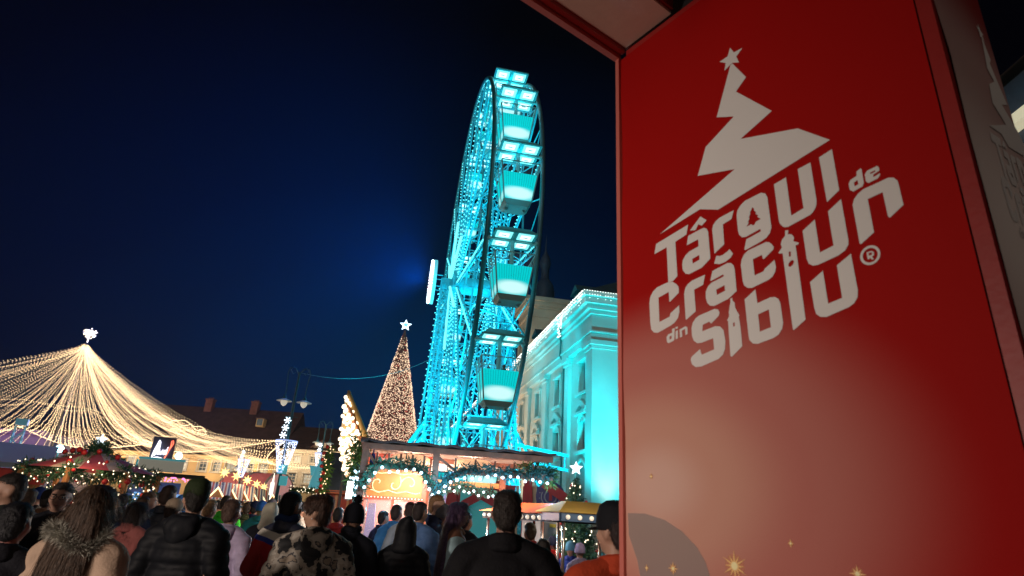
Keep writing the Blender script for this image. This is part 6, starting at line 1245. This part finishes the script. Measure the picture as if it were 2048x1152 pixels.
def person(pos, H, heading, label, skinc=(.42, .24, .17), coat=(.02, .02, .024), ckind='puffer', coat_mat=None, hair=None, hairc=(.03, .02, .014), hat=None, hatc=(.02, .02, .03), hood=None, hoodc=None, yaw=0, pitch=0, bulk=1.0, vox=.016, face=False, trousers=(.02, .022, .03), hem=.78, group=None, sit=False, glasses=False, sleeve=None, fur=None, z0=0, earring=False, name='person', scarf=None):
    s = H / (1.755 + (.03 if hat else .012 if hair else 0)); root = empty(name, (pos[0], pos[1], z0), heading, label, 'person', group); root.scale = (s, s, s)
    HM = Matrix.Translation(NK) @ Matrix.Rotation(yaw, 4, 'Z') @ Matrix.Rotation(pitch, 4, 'X') @ Matrix.Translation(-NK)
    hd = [('e', (0, -.004, 1.652), (.076, .097, .102), HM), ('e', (0, .022, 1.605), (.064, .078, .082), HM), ('e', (0, .045, 1.555), (.043, .045, .036), HM), ('e', (0, .070, 1.545), (.022, .02, .02), HM),
          ('c', (0, .092, 1.645), .011, (0, .113, 1.607), .016, HM), ('e', (-.012, .1, 1.603), (.01, .014, .009), HM), ('e', (.012, .1, 1.603), (.01, .014, .009), HM), ('e', (0, .082, 1.668), (.05, .018, .014), HM),
          ('e', (-.045, .06, 1.605), (.025, .025, .03), HM), ('e', (.045, .06, 1.605), (.025, .025, .03), HM), ('e', (0, .09, 1.572), (.024, .012, .010), HM)]
    for sx in (-1, 1): hd += [('e', (sx * .079, -.008, 1.618), (.011, .024, .034), HM), ('e', (sx * .084, -.02, 1.63), (.009, .017, .022), HM)]
    bd = [('c', (0, -.02, 1.38), .062, (0, -.006, 1.57), .054), ('c', (-.15, -.01, 1.39), .062, (.15, -.01, 1.39), .062), ('e', (0, 0, 1.26), (.165, .105, .2)), ('e', (0, 0, 1.06), (.14, .098, .16)), ('e', (0, -.005, .93), (.16, .115, .13))]
    for sx in (-1, 1):
        hand = Vector((sx * .155, .12, .93))
        if sit: k, a, f = (sx * .1, .42, .90), (sx * .1, .44, .48), (sx * .1, .58, .45)
        else: k, a, f = (sx * .095, .012, .50), (sx * .095, -.02, .09), (sx * .11, .14, .035)
        bd += [('c', (sx * .09, 0, .90), .085, k, .058), ('c', k, .058, a, .040), ('c', (a[0], a[1] - .02, a[2] - .04), .042, f, .036)]
        bd += [('c', (sx * .185, -.01, 1.38), .056, (sx * .245, -.04, 1.12), .043), ('c', (sx * .245, -.04, 1.12), .042, hand + Vector((0, -.04, .06)), .028), ('e', hand, (.028, .045, .04))]
        for j, (ln, dx) in enumerate(((.07, -.024), (.08, -.008), (.075, .008), (.06, .023))): bd += [('c', hand + Vector((dx * .7, .02, -.02)), .0095, hand + Vector((dx, .03, -.03 - ln * .6)), .0085), ('c', hand + Vector((dx, .03, -.03 - ln * .6)), .0085, hand + Vector((dx, .01, -.03 - ln)), .0075)]
        bd += [('c', hand + Vector((-sx * .03, .02, .01)), .011, hand + Vector((-sx * .05, .05, -.03)), .009)]
    me = blob(hd + bd, vox, 2); me.name = 'body'
    body = link_mesh('body', me, [skin(skinc), cloth(trousers), M['black']], root, True)
    n = len(me.polygons); cen = np.empty(n * 3); me.polygons.foreach_get('center', cen); cz = cen.reshape(-1, 3)[:, 2]; cx = np.abs(cen.reshape(-1, 3)[:, 0]); cy = cen.reshape(-1, 3)[:, 1]
    lo = (cz < .86) & ~((cx > .1) & (cy > .07) & (cz > .8)) if not sit else (cz < 1.0) & ~((cx > .12) & (cy < .2) & (cz > .8))
    mi = np.where(lo, 1, 0); mi = np.where(cz < (.075 if not sit else .5), 2, mi); me.polygons.foreach_set('material_index', mi.astype(np.int32))
    if face:
        for sx in (-1, 1):
            m = MB(); m.ball((sx * .032, .083, 1.637), .0115, 10, 8); e_ = m.build('eye', mat('eye_white', (.6, .58, .55), .2) if 'eye_white' not in bpy.data.materials else bpy.data.materials['eye_white'], root, world=False, smooth=True); e_.data.transform(HM)
            m = MB(); m.ball((sx * .032, .0925, 1.637), (.005, .003, .006), 8, 6); p_ = m.build('iris', M['black'], e_, world=False); p_.data.transform(HM)
            m = MB(); m.bar((sx * .014, .099, 1.656), (sx * .05, .090, 1.662), .010, .008); b_ = m.build('eyebrow', hairm(hairc), root, world=False); b_.data.transform(HM)
        m = MB(); m.ball((0, .099, 1.572), (.022, .006, .006), 10, 6); l_ = m.build('lips', mat('lips', (.34, .12, .10), .5) if 'lips' not in bpy.data.materials else bpy.data.materials['lips'], root, world=False, smooth=True); l_.data.transform(HM)
    if glasses:
        m = MB()
        for sx in (-1, 1): m.tube([(sx * .034 + .025 * math.cos(t), .112, 1.636 + .019 * math.sin(t)) for t in [2 * math.pi * k / 14 for k in range(15)]], .0025, 5); m.bar((sx * .058, .110, 1.642), (sx * .084, -.005, 1.640), .004)
        m.bar((-.01, .113, 1.64), (.01, .113, 1.64), .004); g_ = m.build('glasses', M['black'], root, world=False); g_.data.transform(HM)
    # coat
    B = bulk; dp = [('c', (0, -.02, 1.40), .085, (0, -.015, 1.475), .078), ('e', (0, -.005, 1.27), (.205 * B, .145 * B, .20)), ('e', (0, 0, 1.08), (.195 * B, .145 * B, .2)), ('e', (0, 0, .95), (.205 * B, .155 * B, .2))]
    for sx in (-1, 1): dp += [('c', (sx * .06, -.02, 1.445), .078, (sx * .18 * B, -.012, 1.375), .088 * B)]
    if hem < .9: dp += [('c', (-.07, 0, hem + .12), .14 * B, (.07, 0, hem + .12), .14 * B), ('c', (-.06, 0, hem + .30), .15 * B, (.06, 0, hem + .30), .15 * B)]
    if hem < .62: dp += [('c', (-.08, 0, .62), .15 * B, (.08, 0, .62), .15 * B)]
    sl = []
    for sx in (-1, 1):
        sh = Vector((sx * .195 * B, -.012, 1.36)); el = Vector((sx * .275 * B, -.05, 1.12)); wr = Vector((sx * .185 * B, .115, .965))
        sl += [('c', sh, .087 * B, el, .072 * B), ('c', el, .072 * B, wr, .058)]
    amp = .011 if ckind == 'puffer' else .0
    sd = rng.random() * 50
    def fold(co, nr):
        f = nz(co, 7, sd) * .010 + nz(co, 19, sd) * .004
        if amp: f = f + amp * (np.abs(np.sin(co[:, 2] * math.pi / .085)) - .6) * (co[:, 2] > hem + .03)
        return f
    cmat = coat_mat or cloth(coat, .8, ckind)
    me = blob(dp + ([] if sleeve else sl), vox * .95, 5); displace(me, fold); me.name = 'coat'; link_mesh('coat', me, cmat, root, True)
    if sleeve:
        me = blob(sl, vox * .95, 4); displace(me, fold); me.name = 'sleeves'; link_mesh('sleeves', me, cloth(sleeve, .9), root, True)
    cp_ = []                                     # collar
    for k in range(11):
        t = math.pi * (.32 + 2.0 * (.82) * k / 10) + math.pi * .0; t = math.pi / 2 + .45 + (2 * math.pi - .9) * k / 10; t2 = math.pi / 2 + .45 + (2 * math.pi - .9) * min(10, k + 1) / 10
        cp_.append(('c', (.082 * math.cos(t), -.016 + .085 * math.sin(t), 1.49 - .02 * math.sin(t)), .026, (.082 * math.cos(t2), -.016 + .085 * math.sin(t2), 1.49 - .02 * math.sin(t2)), .026)); cp_.append(('c', (.09 * math.cos(t), -.018 + .092 * math.sin(t), 1.455), .028, (.09 * math.cos(t2), -.018 + .092 * math.sin(t2), 1.455), .028))
    me = blob(cp_, .013, 3); displace(me, lambda co, nr: nz(co, 16, sd) * .006); me.name = 'collar'; link_mesh('collar', me, cmat, root, True)
    if scarf:
        me = blob([('c', (.075 * math.cos(k * .628), -.02 + .082 * math.sin(k * .628), 1.535 + .012 * math.sin(k * 2)), .034, (.075 * math.cos(k * .628 + .628), -.02 + .082 * math.sin(k * .628 + .628), 1.535 + .012 * math.sin(k * 2 + 2)), .034) for k in range(10)], .012, 3); displace(me, lambda co, nr: nz(co, 20, sd) * .008); me.name = 'scarf'; link_mesh('scarf', me, cloth(scarf), root, True)
    if hood == 'down':
        me = blob([('e', (0, -.125, 1.43), (.125, .062, .085)), ('e', (-.075, -.09, 1.47), (.055, .06, .05)), ('e', (.075, -.09, 1.47), (.055, .06, .05)), ('e', (0, -.135, 1.375), (.09, .045, .07))], .013, 4); displace(me, lambda co, nr: nz(co, 12, sd) * .014); me.name = 'hood'; link_mesh('hood', me, cloth(hoodc, .8, ckind) if hoodc else cmat, root, True)
    if hood == 'up':
        me = blob([('e', (0, -.015, 1.65), (.112, .128, .122), HM), ('c', (0, -.02, 1.69), .10, (.03, -.09, 1.735), .055, HM), ('c', (0, -.02, 1.62), .115, (0, -.03, 1.50), .125), ('e', (0, -.03, 1.45), (.15, .12, .07))], .014, 4); displace(me, lambda co, nr: nz(co, 9, sd) * .010); me.name = 'hood'; link_mesh('hood', me, cloth(hoodc, .8, ckind) if hoodc else cmat, root, True)
    if fur:                                      # fur trim: many thin tufts around the hood edge
        m = MB(); pth = [Vector((.15 * math.cos(t), -.06 + .085 * math.sin(t), 1.47 + .05 * math.sin(t * 2))) for t in [math.pi * (.85 + 1.3 * k / 14) for k in range(15)]]; needles(m, pth, .045, 15000, .030, .0016, droop=.1); f_ = m.build('fur_trim', mat('fur', fur, .9, var=.5, vs=12), root, world=False, fixn=False); f_['kind'] = 'stuff'
    if hair:
        A = HM; pr = [('e', (0, -.012, 1.702), (.080, .092, .062), A), ('e', (0, -.048, 1.648), (.0825, .064, .088), A), ('e', (0, -.062, 1.600), (.066, .048, .062), A)]
        if hair in ('fringe', 'bob', 'long'): pr += [('e', (0, .03, 1.715), (.078, .075, .05), A), ('e', (-.06, .01, 1.68), (.04, .07, .06), A), ('e', (.06, .01, 1.68), (.04, .07, .06), A)]
        if hair == 'fringe': pr += [('e', (0, .07, 1.70), (.066, .035, .03), A), ('e', (0, -.05, 1.70), (.09, .075, .075), A)]
        if hair == 'bob':
            for sx in (-1, 0, 1): pr += [('c', (sx * .055, -.05 + .02 * abs(sx), 1.64), .05, (sx * .065, -.06 + .03 * abs(sx), 1.46), .042, A)]
        if hair == 'long':
            for j in range(7): t = (j - 3) / 3; pr += [('c', (t * .075, -.055 - .02 * (1 - t * t) , 1.62), .042, (t * .10, -.095 - .03 * (1 - t * t), 1.38), .044, A), ('c', (t * .10, -.095 - .03 * (1 - t * t), 1.38), .044, (t * .115 + rng.uniform(-.02, .02), -.135 - .04 * (1 - t * t), 1.06 + rng.uniform(-.06, .04)), .028)]
        me = blob(pr, .010 if hair in ('long', 'bob') else .011, 3)
        if hair in ('long', 'bob'): displace(me, lambda co, nr: .0012 * np.sin(np.arctan2(co[:, 0], -co[:, 1] + .02) * 46 + 3 * nz(co, 5, sd)) + .005 * nz(co * np.array([1, 1, .10]), 22, sd))
        else: displace(me, lambda co, nr: nz(co, 60 if hair == 'short' else 38, sd) * (.004 if hair == 'short' else .010) + nz(co, 14, sd) * .004)
        me.name = 'hair'; ho = link_mesh('hair', me, hairm(hairc), root, True)
        if vox <= .016:                          # loose strands over the mass of hair
            np_ = len(me.polygons); cc_ = np.empty(np_ * 3); me.polygons.foreach_get('center', cc_); cc_ = cc_.reshape(-1, 3); nn_ = np.empty(np_ * 3); me.polygons.foreach_get('normal', nn_); nn_ = nn_.reshape(-1, 3)
            m = MB(); long_ = hair in ('long', 'bob'); cr0 = HM @ Vector((0, -.05, 1.745))
            for i_ in nrng.integers(0, np_, 5200 if long_ else 4200):
                p_ = Vector(cc_[i_]); n_ = Vector(nn_[i_]); fl = (p_ - cr0) * (.25 if long_ else .6) + Vector((0, 0, -.16 if long_ or p_.z < 1.66 else -.03)); fl = fl - n_ * fl.dot(n_)
                if fl.length < 1e-5: continue
                fl.normalize(); fl = (fl + n_ * (rng.uniform(-.02, .03) if long_ else rng.uniform(.05, .5)) + Vector((rng.gauss(0, .03 if long_ else .12), rng.gauss(0, .03 if long_ else .12), rng.gauss(0, .05)))).normalized(); L_ = rng.uniform(.10, .24) if long_ else (rng.uniform(.02, .05) if hair == 'fringe' else rng.uniform(.008, .022))
                w_ = n_.cross(fl).normalized() * (.0013 if long_ else .0014); p_ = p_ + n_ * .001; md = p_ + fl * L_ * .5 + n_ * .002
                m.add([p_ - w_, p_ + w_, md + w_ * .8, md - w_ * .8, p_ + fl * L_ - n_ * .002], [(0, 1, 2, 3), (3, 2, 4)])
            so = m.build('strands', hairm(tuple(min(1, c * 1.25) for c in hairc)), ho, world=False, fixn=False); so['kind'] = 'stuff'
    if hat:
        m = MB(); n = 40; prof = {'beanie': [(.086, 1.612), (.098, 1.608), (.101, 1.64), (.099, 1.675), (.090, 1.72), (.070, 1.76), (.038, 1.785), (0.001, 1.792)], 'pom': [(.086, 1.602), (.100, 1.598), (.104, 1.64), (.103, 1.68), (.093, 1.73), (.072, 1.77), (.038, 1.795), (0.001, 1.80)], 'cap': [(.082, 1.640), (.089, 1.637), (.0925, 1.67), (.0905, 1.71), (.077, 1.752), (.045, 1.776), (0.001, 1.782)]}[hat]
        fine = []
        for (r0, a0), (r1, a1) in zip(prof, prof[1:]):
            for j in range(3): fine.append((r0 + (r1 - r0) * j / 3, a0 + (a1 - a0) * j / 3))
        fine.append(prof[-1]); m.lathe([(r, z) for r, z in fine], (0, 0, 0), n)
        for i, v in enumerate(m.v):
            t = math.atan2(v.y, v.x); k = 1 + (.02 * math.sin(t * 20) if hat != 'cap' else 0) + .02 * math.sin(t * 3 + sd); v.x *= k; v.y = v.y * 1.17 * k - .006; v.z += .004 * math.sin(t * 2 + v.z * 30)
        h_ = m.build('hat', cloth(hatc), root, world=False, smooth=True); h_.data.transform(HM)
        if hat == 'cap':
            m = MB(); m.slab([(.078 * math.cos(t), .07 + .095 * math.sin(t), 1.655 - .012 * abs(math.cos(t)) - .02 * math.sin(t)) for t in [math.pi * k / 10 for k in range(11)]], (0, 0, .006)); v_ = m.build('visor', cloth(hatc), root, world=False); v_.data.transform(HM)
        if hat == 'pom':
            m = MB(); c = Vector((.03, -.03, 1.825)); m.ball(c, .034, 8, 6); needles(m, [c, c + Vector((0, 0, .001))], .035, 400000, .028, .006, droop=0); p_ = m.build('pompom', cloth(hatc), root, world=False, fixn=False); p_.data.transform(HM)
    if earring: m = MB(); m.ball((-.088, -.006, 1.585), .006, 8, 6); e_ = m.build('earring', mat('pearl', (.8, .8, .8), .2), root, world=False); e_.data.transform(HM)
    return root
def put(px, py, d, heading, label, **k):
    q = P(px, py, d); z0 = k.get('z0', 0); return person((q.x, q.y), q.z - z0, R_(heading), label, **k)

rainbow = ramp_mat('jacket_bands', {'bz': 1.0, 'ax': -.2}, [(0, (.42, .012, .012)), (1.165, (.015, .04, .28))], .6); _rp = [n for n in rainbow.node_tree.nodes if n.type == 'VALTORGB'][0]
_mm = rainbow.node_tree.nodes.new('ShaderNodeMapRange'); _lk = rainbow.node_tree.links; _src = _rp.inputs[0].links[0].from_socket; _lk.new(_src, _mm.inputs[0]); _mm.inputs[1].default_value = 1.0; _mm.inputs[2].default_value = 1.5; _lk.new(_mm.outputs[0], _rp.inputs[0])
_e = _rp.color_ramp.elements; _e[1].position = .62
for _p, _c in ((.70, (.60, .57, .50)), (.82, (.018, .022, .045))): _x = _e.new(_p); _x.color = (*_c, 1)
camo = mat('camo_print', (.3, .28, .24), .7, bump=.1, bs=25); _n = camo.node_tree.nodes; _l = camo.node_tree.links; _tc = _n.new('ShaderNodeTexCoord'); _t = _n.new('ShaderNodeTexNoise'); _t.inputs['Scale'].default_value = 9; _t.inputs['Detail'].default_value = 6; _l.new(_tc.outputs['Object'], _t.inputs['Vector']); _r = _n.new('ShaderNodeValToRGB'); _r.color_ramp.interpolation = 'CONSTANT'; _e = _r.color_ramp.elements
_e[0].color = (.012, .013, .016, 1); _e[1].position = .46; _e[1].color = (.34, .30, .25, 1)
for _p, _c in ((.52, (.50, .46, .40)), (.60, (.06, .06, .07)), (.64, (.40, .33, .26))): _x = _e.new(_p); _x.color = (*_c, 1)
_l.new(_t.outputs['Fac'], _r.inputs[0]); _l.new(_r.outputs[0], _n['Principled BSDF'].inputs['Base Color'])
vest = ramp_mat('shearling_vest', {'bz': 1.0}, [(0, (.62, .60, .58)), (.83, (.22, .10, .06))], .8, bump=.2, bs=40)

put(30, 945, 6.4, 130, 'man in dark green coat with receding hair, face turned sideways', hair='short', hairc=(.025, .02, .018), coat=(.015, .022, .02), ckind='wool', face=True, skinc=(.40, .23, .16))
put(45, 1003, 4.5, 12, 'boy with black cropped hair and black coat in front of the long haired woman', hair='short', hairc=(.006, .006, .009), coat=(.006, .006, .01), ckind='wool', skinc=(.30, .10, .08), vox=.015)
put(83, 974, 11.5, -8, 'person in deep blue beanie with white collar before the garlanded pavilion', hat='beanie', hatc=(.006, .02, .10), coat=(.01, .012, .02), fur=(.6, .58, .52))
put(131, 964, 6.8, 202, 'man with glasses and balding head facing against the crowd', hair='short', hairc=(.06, .05, .045), coat=(.012, .013, .018), ckind='wool', face=True, glasses=True, skinc=(.46, .26, .19))
put(202, 968, 4.3, -6, 'woman with very long brown hair and beige coat with fur collar', hair='long', hairc=(.055, .032, .02), coat=(.42, .30, .22), ckind='wool', fur=(.34, .33, .28), vox=.015, bulk=1.04)
put(277, 1003, 8.0, -14, 'small woman with dark bob hair and pink collar', hair='bob', hairc=(.02, .012, .01), coat=(.40, .13, .12), ckind='wool')
put(303, 983, 9.6, -70, 'man with light brown hair in profile behind the small bob haired woman', hair='short', hairc=(.12, .07, .04), coat=(.012, .014, .02), ckind='wool', face=True)
put(343, 970, 9.0, -10, 'man with short chestnut hair walking towards the food kiosk', hair='short', hairc=(.05, .028, .02), coat=(.012, .014, .02))
put(354, 995, 8.4, -20, 'person in pale beige cap beside the man in olive cap', hat='cap', hatc=(.46, .36, .26), coat=(.02, .03, .06), hair='short', hairc=(.05, .03, .02))
put(404, 955, 5.4, -5, 'broad man in olive green cap and black quilted jacket', hat='cap', hatc=(.018, .028, .010), hair='short', hairc=(.015, .012, .01), coat=(.007, .008, .011), hood='down', bulk=1.12, vox=.015, yaw=R_(38))
put(470, 998, 6.8, -12, 'man with cropped hair in a lavender quilted jacket', hair='short', hairc=(.10, .06, .045), coat=(.42, .36, .52), hood='down', hem=.74)
put(456, 990, 11, 5, 'person in bright neon green jacket in the crowd before the stalls', hair='short', coat=(.05, .62, .04), ckind='wool', vox=.03)
put(513, 1001, 13.0, 8, 'person in navy cap and dark blue coat behind the lavender jacket', hat='cap', hatc=(.012, .02, .06), coat=(.012, .02, .06), hair='short', vox=.02, hem=.7)
put(546, 998, 13.0, 0, 'person in slate grey beanie behind the fluffy white hood', hat='beanie', hatc=(.10, .11, .15), coat=(.03, .035, .05), vox=.02)
put(544, 1008, 9.0, 15, 'person in fluffy cream white hood beside the striped jacket', hood='up', hoodc=(.62, .60, .48), coat=(.02, .02, .03), ckind='wool', vox=.018)
put(588, 982, 6.0, -14, 'man in navy jacket with white, blue and red bands across the back', hair='short', hairc=(.008, .007, .008), coat_mat=rainbow, ckind='wool', scarf=(.012, .03, .10), vox=.015, yaw=R_(-10), hem=.72)
put(643, 990, 5.3, 22, 'youth in patterned camouflage jacket with fringe of brown hair and earring', hair='fringe', hairc=(.045, .022, .014), coat_mat=camo, ckind='puffer', hood='down', face=True, earring=True, yaw=R_(58), vox=.015, bulk=1.08, skinc=(.50, .29, .20))
put(712, 1007, 6.4, -6, 'person in black pompom beanie and black coat before the kiosk', hat='pom', hatc=(.005, .006, .01), coat=(.006, .007, .012), ckind='wool', vox=.015, hem=.55, scarf=(.006, .007, .012))
put(816, 1037, 6.4, -4, 'child in black jacket with the hood up in front of the pergola post', hood='up', coat=(.008, .009, .012), vox=.016)
put(843, 1003, 8.0, -30, 'person in steel blue quilted jacket under the pergola', hair='short', hairc=(.03, .02, .02), coat=(.10, .20, .42), vox=.018, bulk=1.1)
put(822, 1003, 8.8, 20, 'person in pale blue jacket with light hood lying on the back', hair='short', hairc=(.04, .02, .02), coat=(.42, .52, .64), ckind='wool', hood='down', hoodc=(.62, .66, .70), vox=.02)
put(796, 1008, 9.6, -20, 'person in bright blue quilted jacket at the kiosk window', hair='short', hairc=(.03, .02, .02), coat=(.04, .20, .50), vox=.022)
put(877, 988, 8.4, -95, 'smiling fair haired man in profile behind the pergola post', hair='short', hairc=(.24, .13, .06), coat=(.02, .03, .08), face=True, skinc=(.55, .34, .25), vox=.018)
put(889, 1008, 8.4, -40, 'person in grey beanie and brown grey coat beside the brown vest', hat='beanie', hatc=(.10, .10, .11), coat=(.11, .095, .08), ckind='wool', vox=.018, hem=.5)
put(918, 1003, 7.0, -82, 'woman in brown shearling vest with light blue sleeves and long violet brown hair', hair='long', hairc=(.07, .04, .09), coat_mat=vest, ckind='wool', sleeve=(.42, .62, .68), face=True, skinc=(.55, .33, .25), vox=.016, hem=.70)
put(1016, 978, 3.8, 0, 'man with cropped dark hair and black coat standing before the train', hair='short', hairc=(.022, .017, .015), coat=(.006, .006, .008), ckind='wool', skinc=(.30, .16, .12), vox=.015, bulk=1.12)
put(1231, 1000, 3.35, 18, 'man in orange red jacket and black cap beside the gate pillar', hat='cap', hatc=(.008, .009, .012), hair='short', hairc=(.03, .02, .02), coat=(.42, .05, .018), ckind='wool', vox=.015, yaw=R_(20), bulk=1.1)
put(1086, 1076, 6.2, 10, 'short person with dark hair and slate coat between the black coat and orange jacket', hair='short', hairc=(.02, .016, .014), coat=(.04, .045, .06), ckind='wool', vox=.02)
def rider(px, py, d, heading, label, **k):
    q = P(px, py, d); H = .98; zz = q.z - 1.28 * .78
    return person((q.x, q.y), 1.755 * .78 + .02, R_(heading), label, sit=True, z0=q.z - 1.755 * .78 - .02, vox=.024, name='child', **k)
rider(1106, 1072, 10.3, -10, 'child in red jacket and dark cap riding the train', hat='beanie', hatc=(.02, .025, .06), coat=(.50, .02, .02), ckind='wool', hem=.86)
rider(1141, 1082, 10.0, 165, 'child in light blue beanie and blue jacket riding the train', hat='beanie', hatc=(.12, .36, .58), coat=(.03, .06, .34), face=True, hem=.86)
rider(1160, 1086, 9.7, 20, 'child in lilac beanie riding the train', hat='beanie', hatc=(.42, .34, .60), coat=(.3, .25, .4), hem=.86)
# riders in two gondolas
for a_deg, off, lb, hc in ((-31.0, Vector((.25, -.45, -2.75)), 'dark haired passenger sitting in the lower gondola', (.02, .015, .012)), (9.0, Vector((-.2, -.45, -2.75)), 'passenger in dark jacket sitting in a high gondola', (.015, .012, .01))):
    q = WMAT @ (wp(R_(a_deg), WR) + off); person((q.x, q.y), 1.7, WTH + math.pi * 0, lb, sit=True, z0=q.z - .45 + .0, hair='fringe', hairc=hc, coat=(.02, .02, .03), vox=.03, hem=.86, name='passenger')
# far crowd: copies of three figures with their own clothes
protos = [put(20, 1400, 60, 0, 'x', hair='short', vox=.035), put(20, 1400, 60, 0, 'x', hat='beanie', vox=.035), put(20, 1400, 60, 0, 'x', hat='cap', hair='short', vox=.035)]
for p in protos: p.scale = (1, 1, 1)
cols = {'black': (.012, .012, .015), 'navy': (.015, .025, .07), 'grey': (.14, .14, .15), 'red': (.38, .03, .03), 'brown': (.16, .08, .045), 'pink': (.5, .24, .3), 'white': (.55, .54, .5), 'olive': (.09, .10, .04), 'teal': (.03, .2, .22), 'blue': (.04, .14, .4), 'yellow': (.55, .40, .05)}
hcs = {'dark': (.015, .012, .01), 'brown': (.07, .04, .022), 'fair': (.25, .15, .07), 'grey': (.2, .2, .2), 'red': (.4, .03, .03), 'black': (.01, .01, .012), 'blue': (.03, .12, .38), 'white': (.6, .58, .54), 'green': (.04, .2, .06)}
spots = [(426, 996, 9, 'pink', 'fair', 0, 'beside the olive cap'), (437, 1001, 14, 'grey', 'black', 1, 'near the olive cap'), (442, 1003, 19, 'navy', 'white', 1, 'near the neon green jacket'), (484, 1001, 17, 'black', 'brown', 0, 'behind the lavender jacket'), (497, 1002, 13, 'olive', 'brown', 0, 'beside the navy cap'), (503, 1002, 22, 'red', 'dark', 0, 'before the gabled stalls'), (526, 1002, 12, 'teal', 'blue', 1, 'before the striped roofs'), (534, 1003, 20, 'blue', 'dark', 0, 'before the striped roofs'),
         (552, 1004, 24, 'brown', 'dark', 0, 'by the lamp post'), (561, 1005, 16, 'black', 'black', 2, 'by the lamp post'), (568, 1005, 28, 'navy', 'grey', 1, 'beyond the lamp post'), (605, 1004, 13, 'white', 'black', 1, 'behind the banded jacket'), (612, 1006, 20, 'black', 'fair', 0, 'behind the banded jacket'), (318, 984, 12, 'yellow', 'dark', 0, 'at the food kiosk'), (311, 986, 16, 'white', 'green', 1, 'at the food kiosk'), (329, 985, 14, 'black', 'dark', 2, 'at the food kiosk'), (366, 990, 15, 'blue', 'blue', 1, 'under the kiosk awning'), (375, 992, 20, 'grey', 'brown', 0, 'beside the kiosk awning'), (290, 990, 9, 'navy', 'brown', 0, 'before the garlanded pavilion'), (250, 985, 13, 'black', 'dark', 0, 'before the garlanded pavilion'),
         (105, 978, 10, 'brown', 'dark', 2, 'before the garlanded pavilion'), (65, 974, 9, 'grey', 'brown', 0, 'behind the man in green coat'), (680, 1012, 10, 'red', 'dark', 0, 'beside the chalet'), (770, 1018, 10.4, 'navy', 'dark', 0, 'at the kiosk window'), (935, 1022, 9, 'black', 'dark', 0, 'beside the woman in the vest'), (1060, 1042, 8.2, 'red', 'brown', 0, 'beside the orange train roof')]
for k, (px, py, d, cc, hc, ty, where) in enumerate(spots):
    o = copy_tree(protos[ty]); q = P(px, py, d); o.location = (q.x, q.y, 0); s = q.z / 1.78; o.scale = (s, s, s); o.rotation_euler = (0, 0, R_(rng.uniform(-60, 60)))
    o['label'] = 'distant person in %s coat with %s %s %s' % (cc, hc, ('hair', 'beanie', 'cap')[ty], where); o['group'] = 'people in the crowd'
    def recol(ob, name, mt):
        for ch in ob.children:
            if ch.name.split('.')[0] in name: ch.material_slots[0].link = 'OBJECT'; ch.material_slots[0].material = mt
    recol(o, ('coat', 'collar'), cloth(cols[cc])); recol(o, ('hat', 'visor'), cloth(hcs[hc])); recol(o, ('hair',), hairm(hcs[hc] if ty == 0 else (.03, .02, .015)))
def kill(o):
    for ch in list(o.children): kill(ch)
    bpy.data.objects.remove(o)
for p in protos: kill(p)
bpy.data.scenes.remove(_tmp)

# ================================================================== HAZE (night air lit by the big wheel)
m = MB(); m.box((0, 320, 21.5), (810, 770, 45)); hz_ = m.build('haze', mat('haze_surface', (1, 1, 1)), None); hz_['kind'] = 'stuff'; hz_['label'] = 'thin night haze over the square'; hz_['category'] = 'haze'
hm = bpy.data.materials['haze_surface']; hm.node_tree.nodes.clear(); _o = hm.node_tree.nodes.new('ShaderNodeOutputMaterial'); _v = hm.node_tree.nodes.new('ShaderNodeVolumePrincipled'); _v.inputs['Density'].default_value = .00032; _v.inputs['Color'].default_value = (.72, .84, 1, 1); _v.inputs['Anisotropy'].default_value = .3
hm.node_tree.links.new(_v.outputs[0], _o.inputs['Volume'])
lamp('sign_glow', 'SPOT', WMAT @ Vector((-3.95, 0, WHZ)), 125000, (.0, .14, 1), .8, WMAT @ Vector((-20, -4, WHZ + 5)), 168, 1.0)
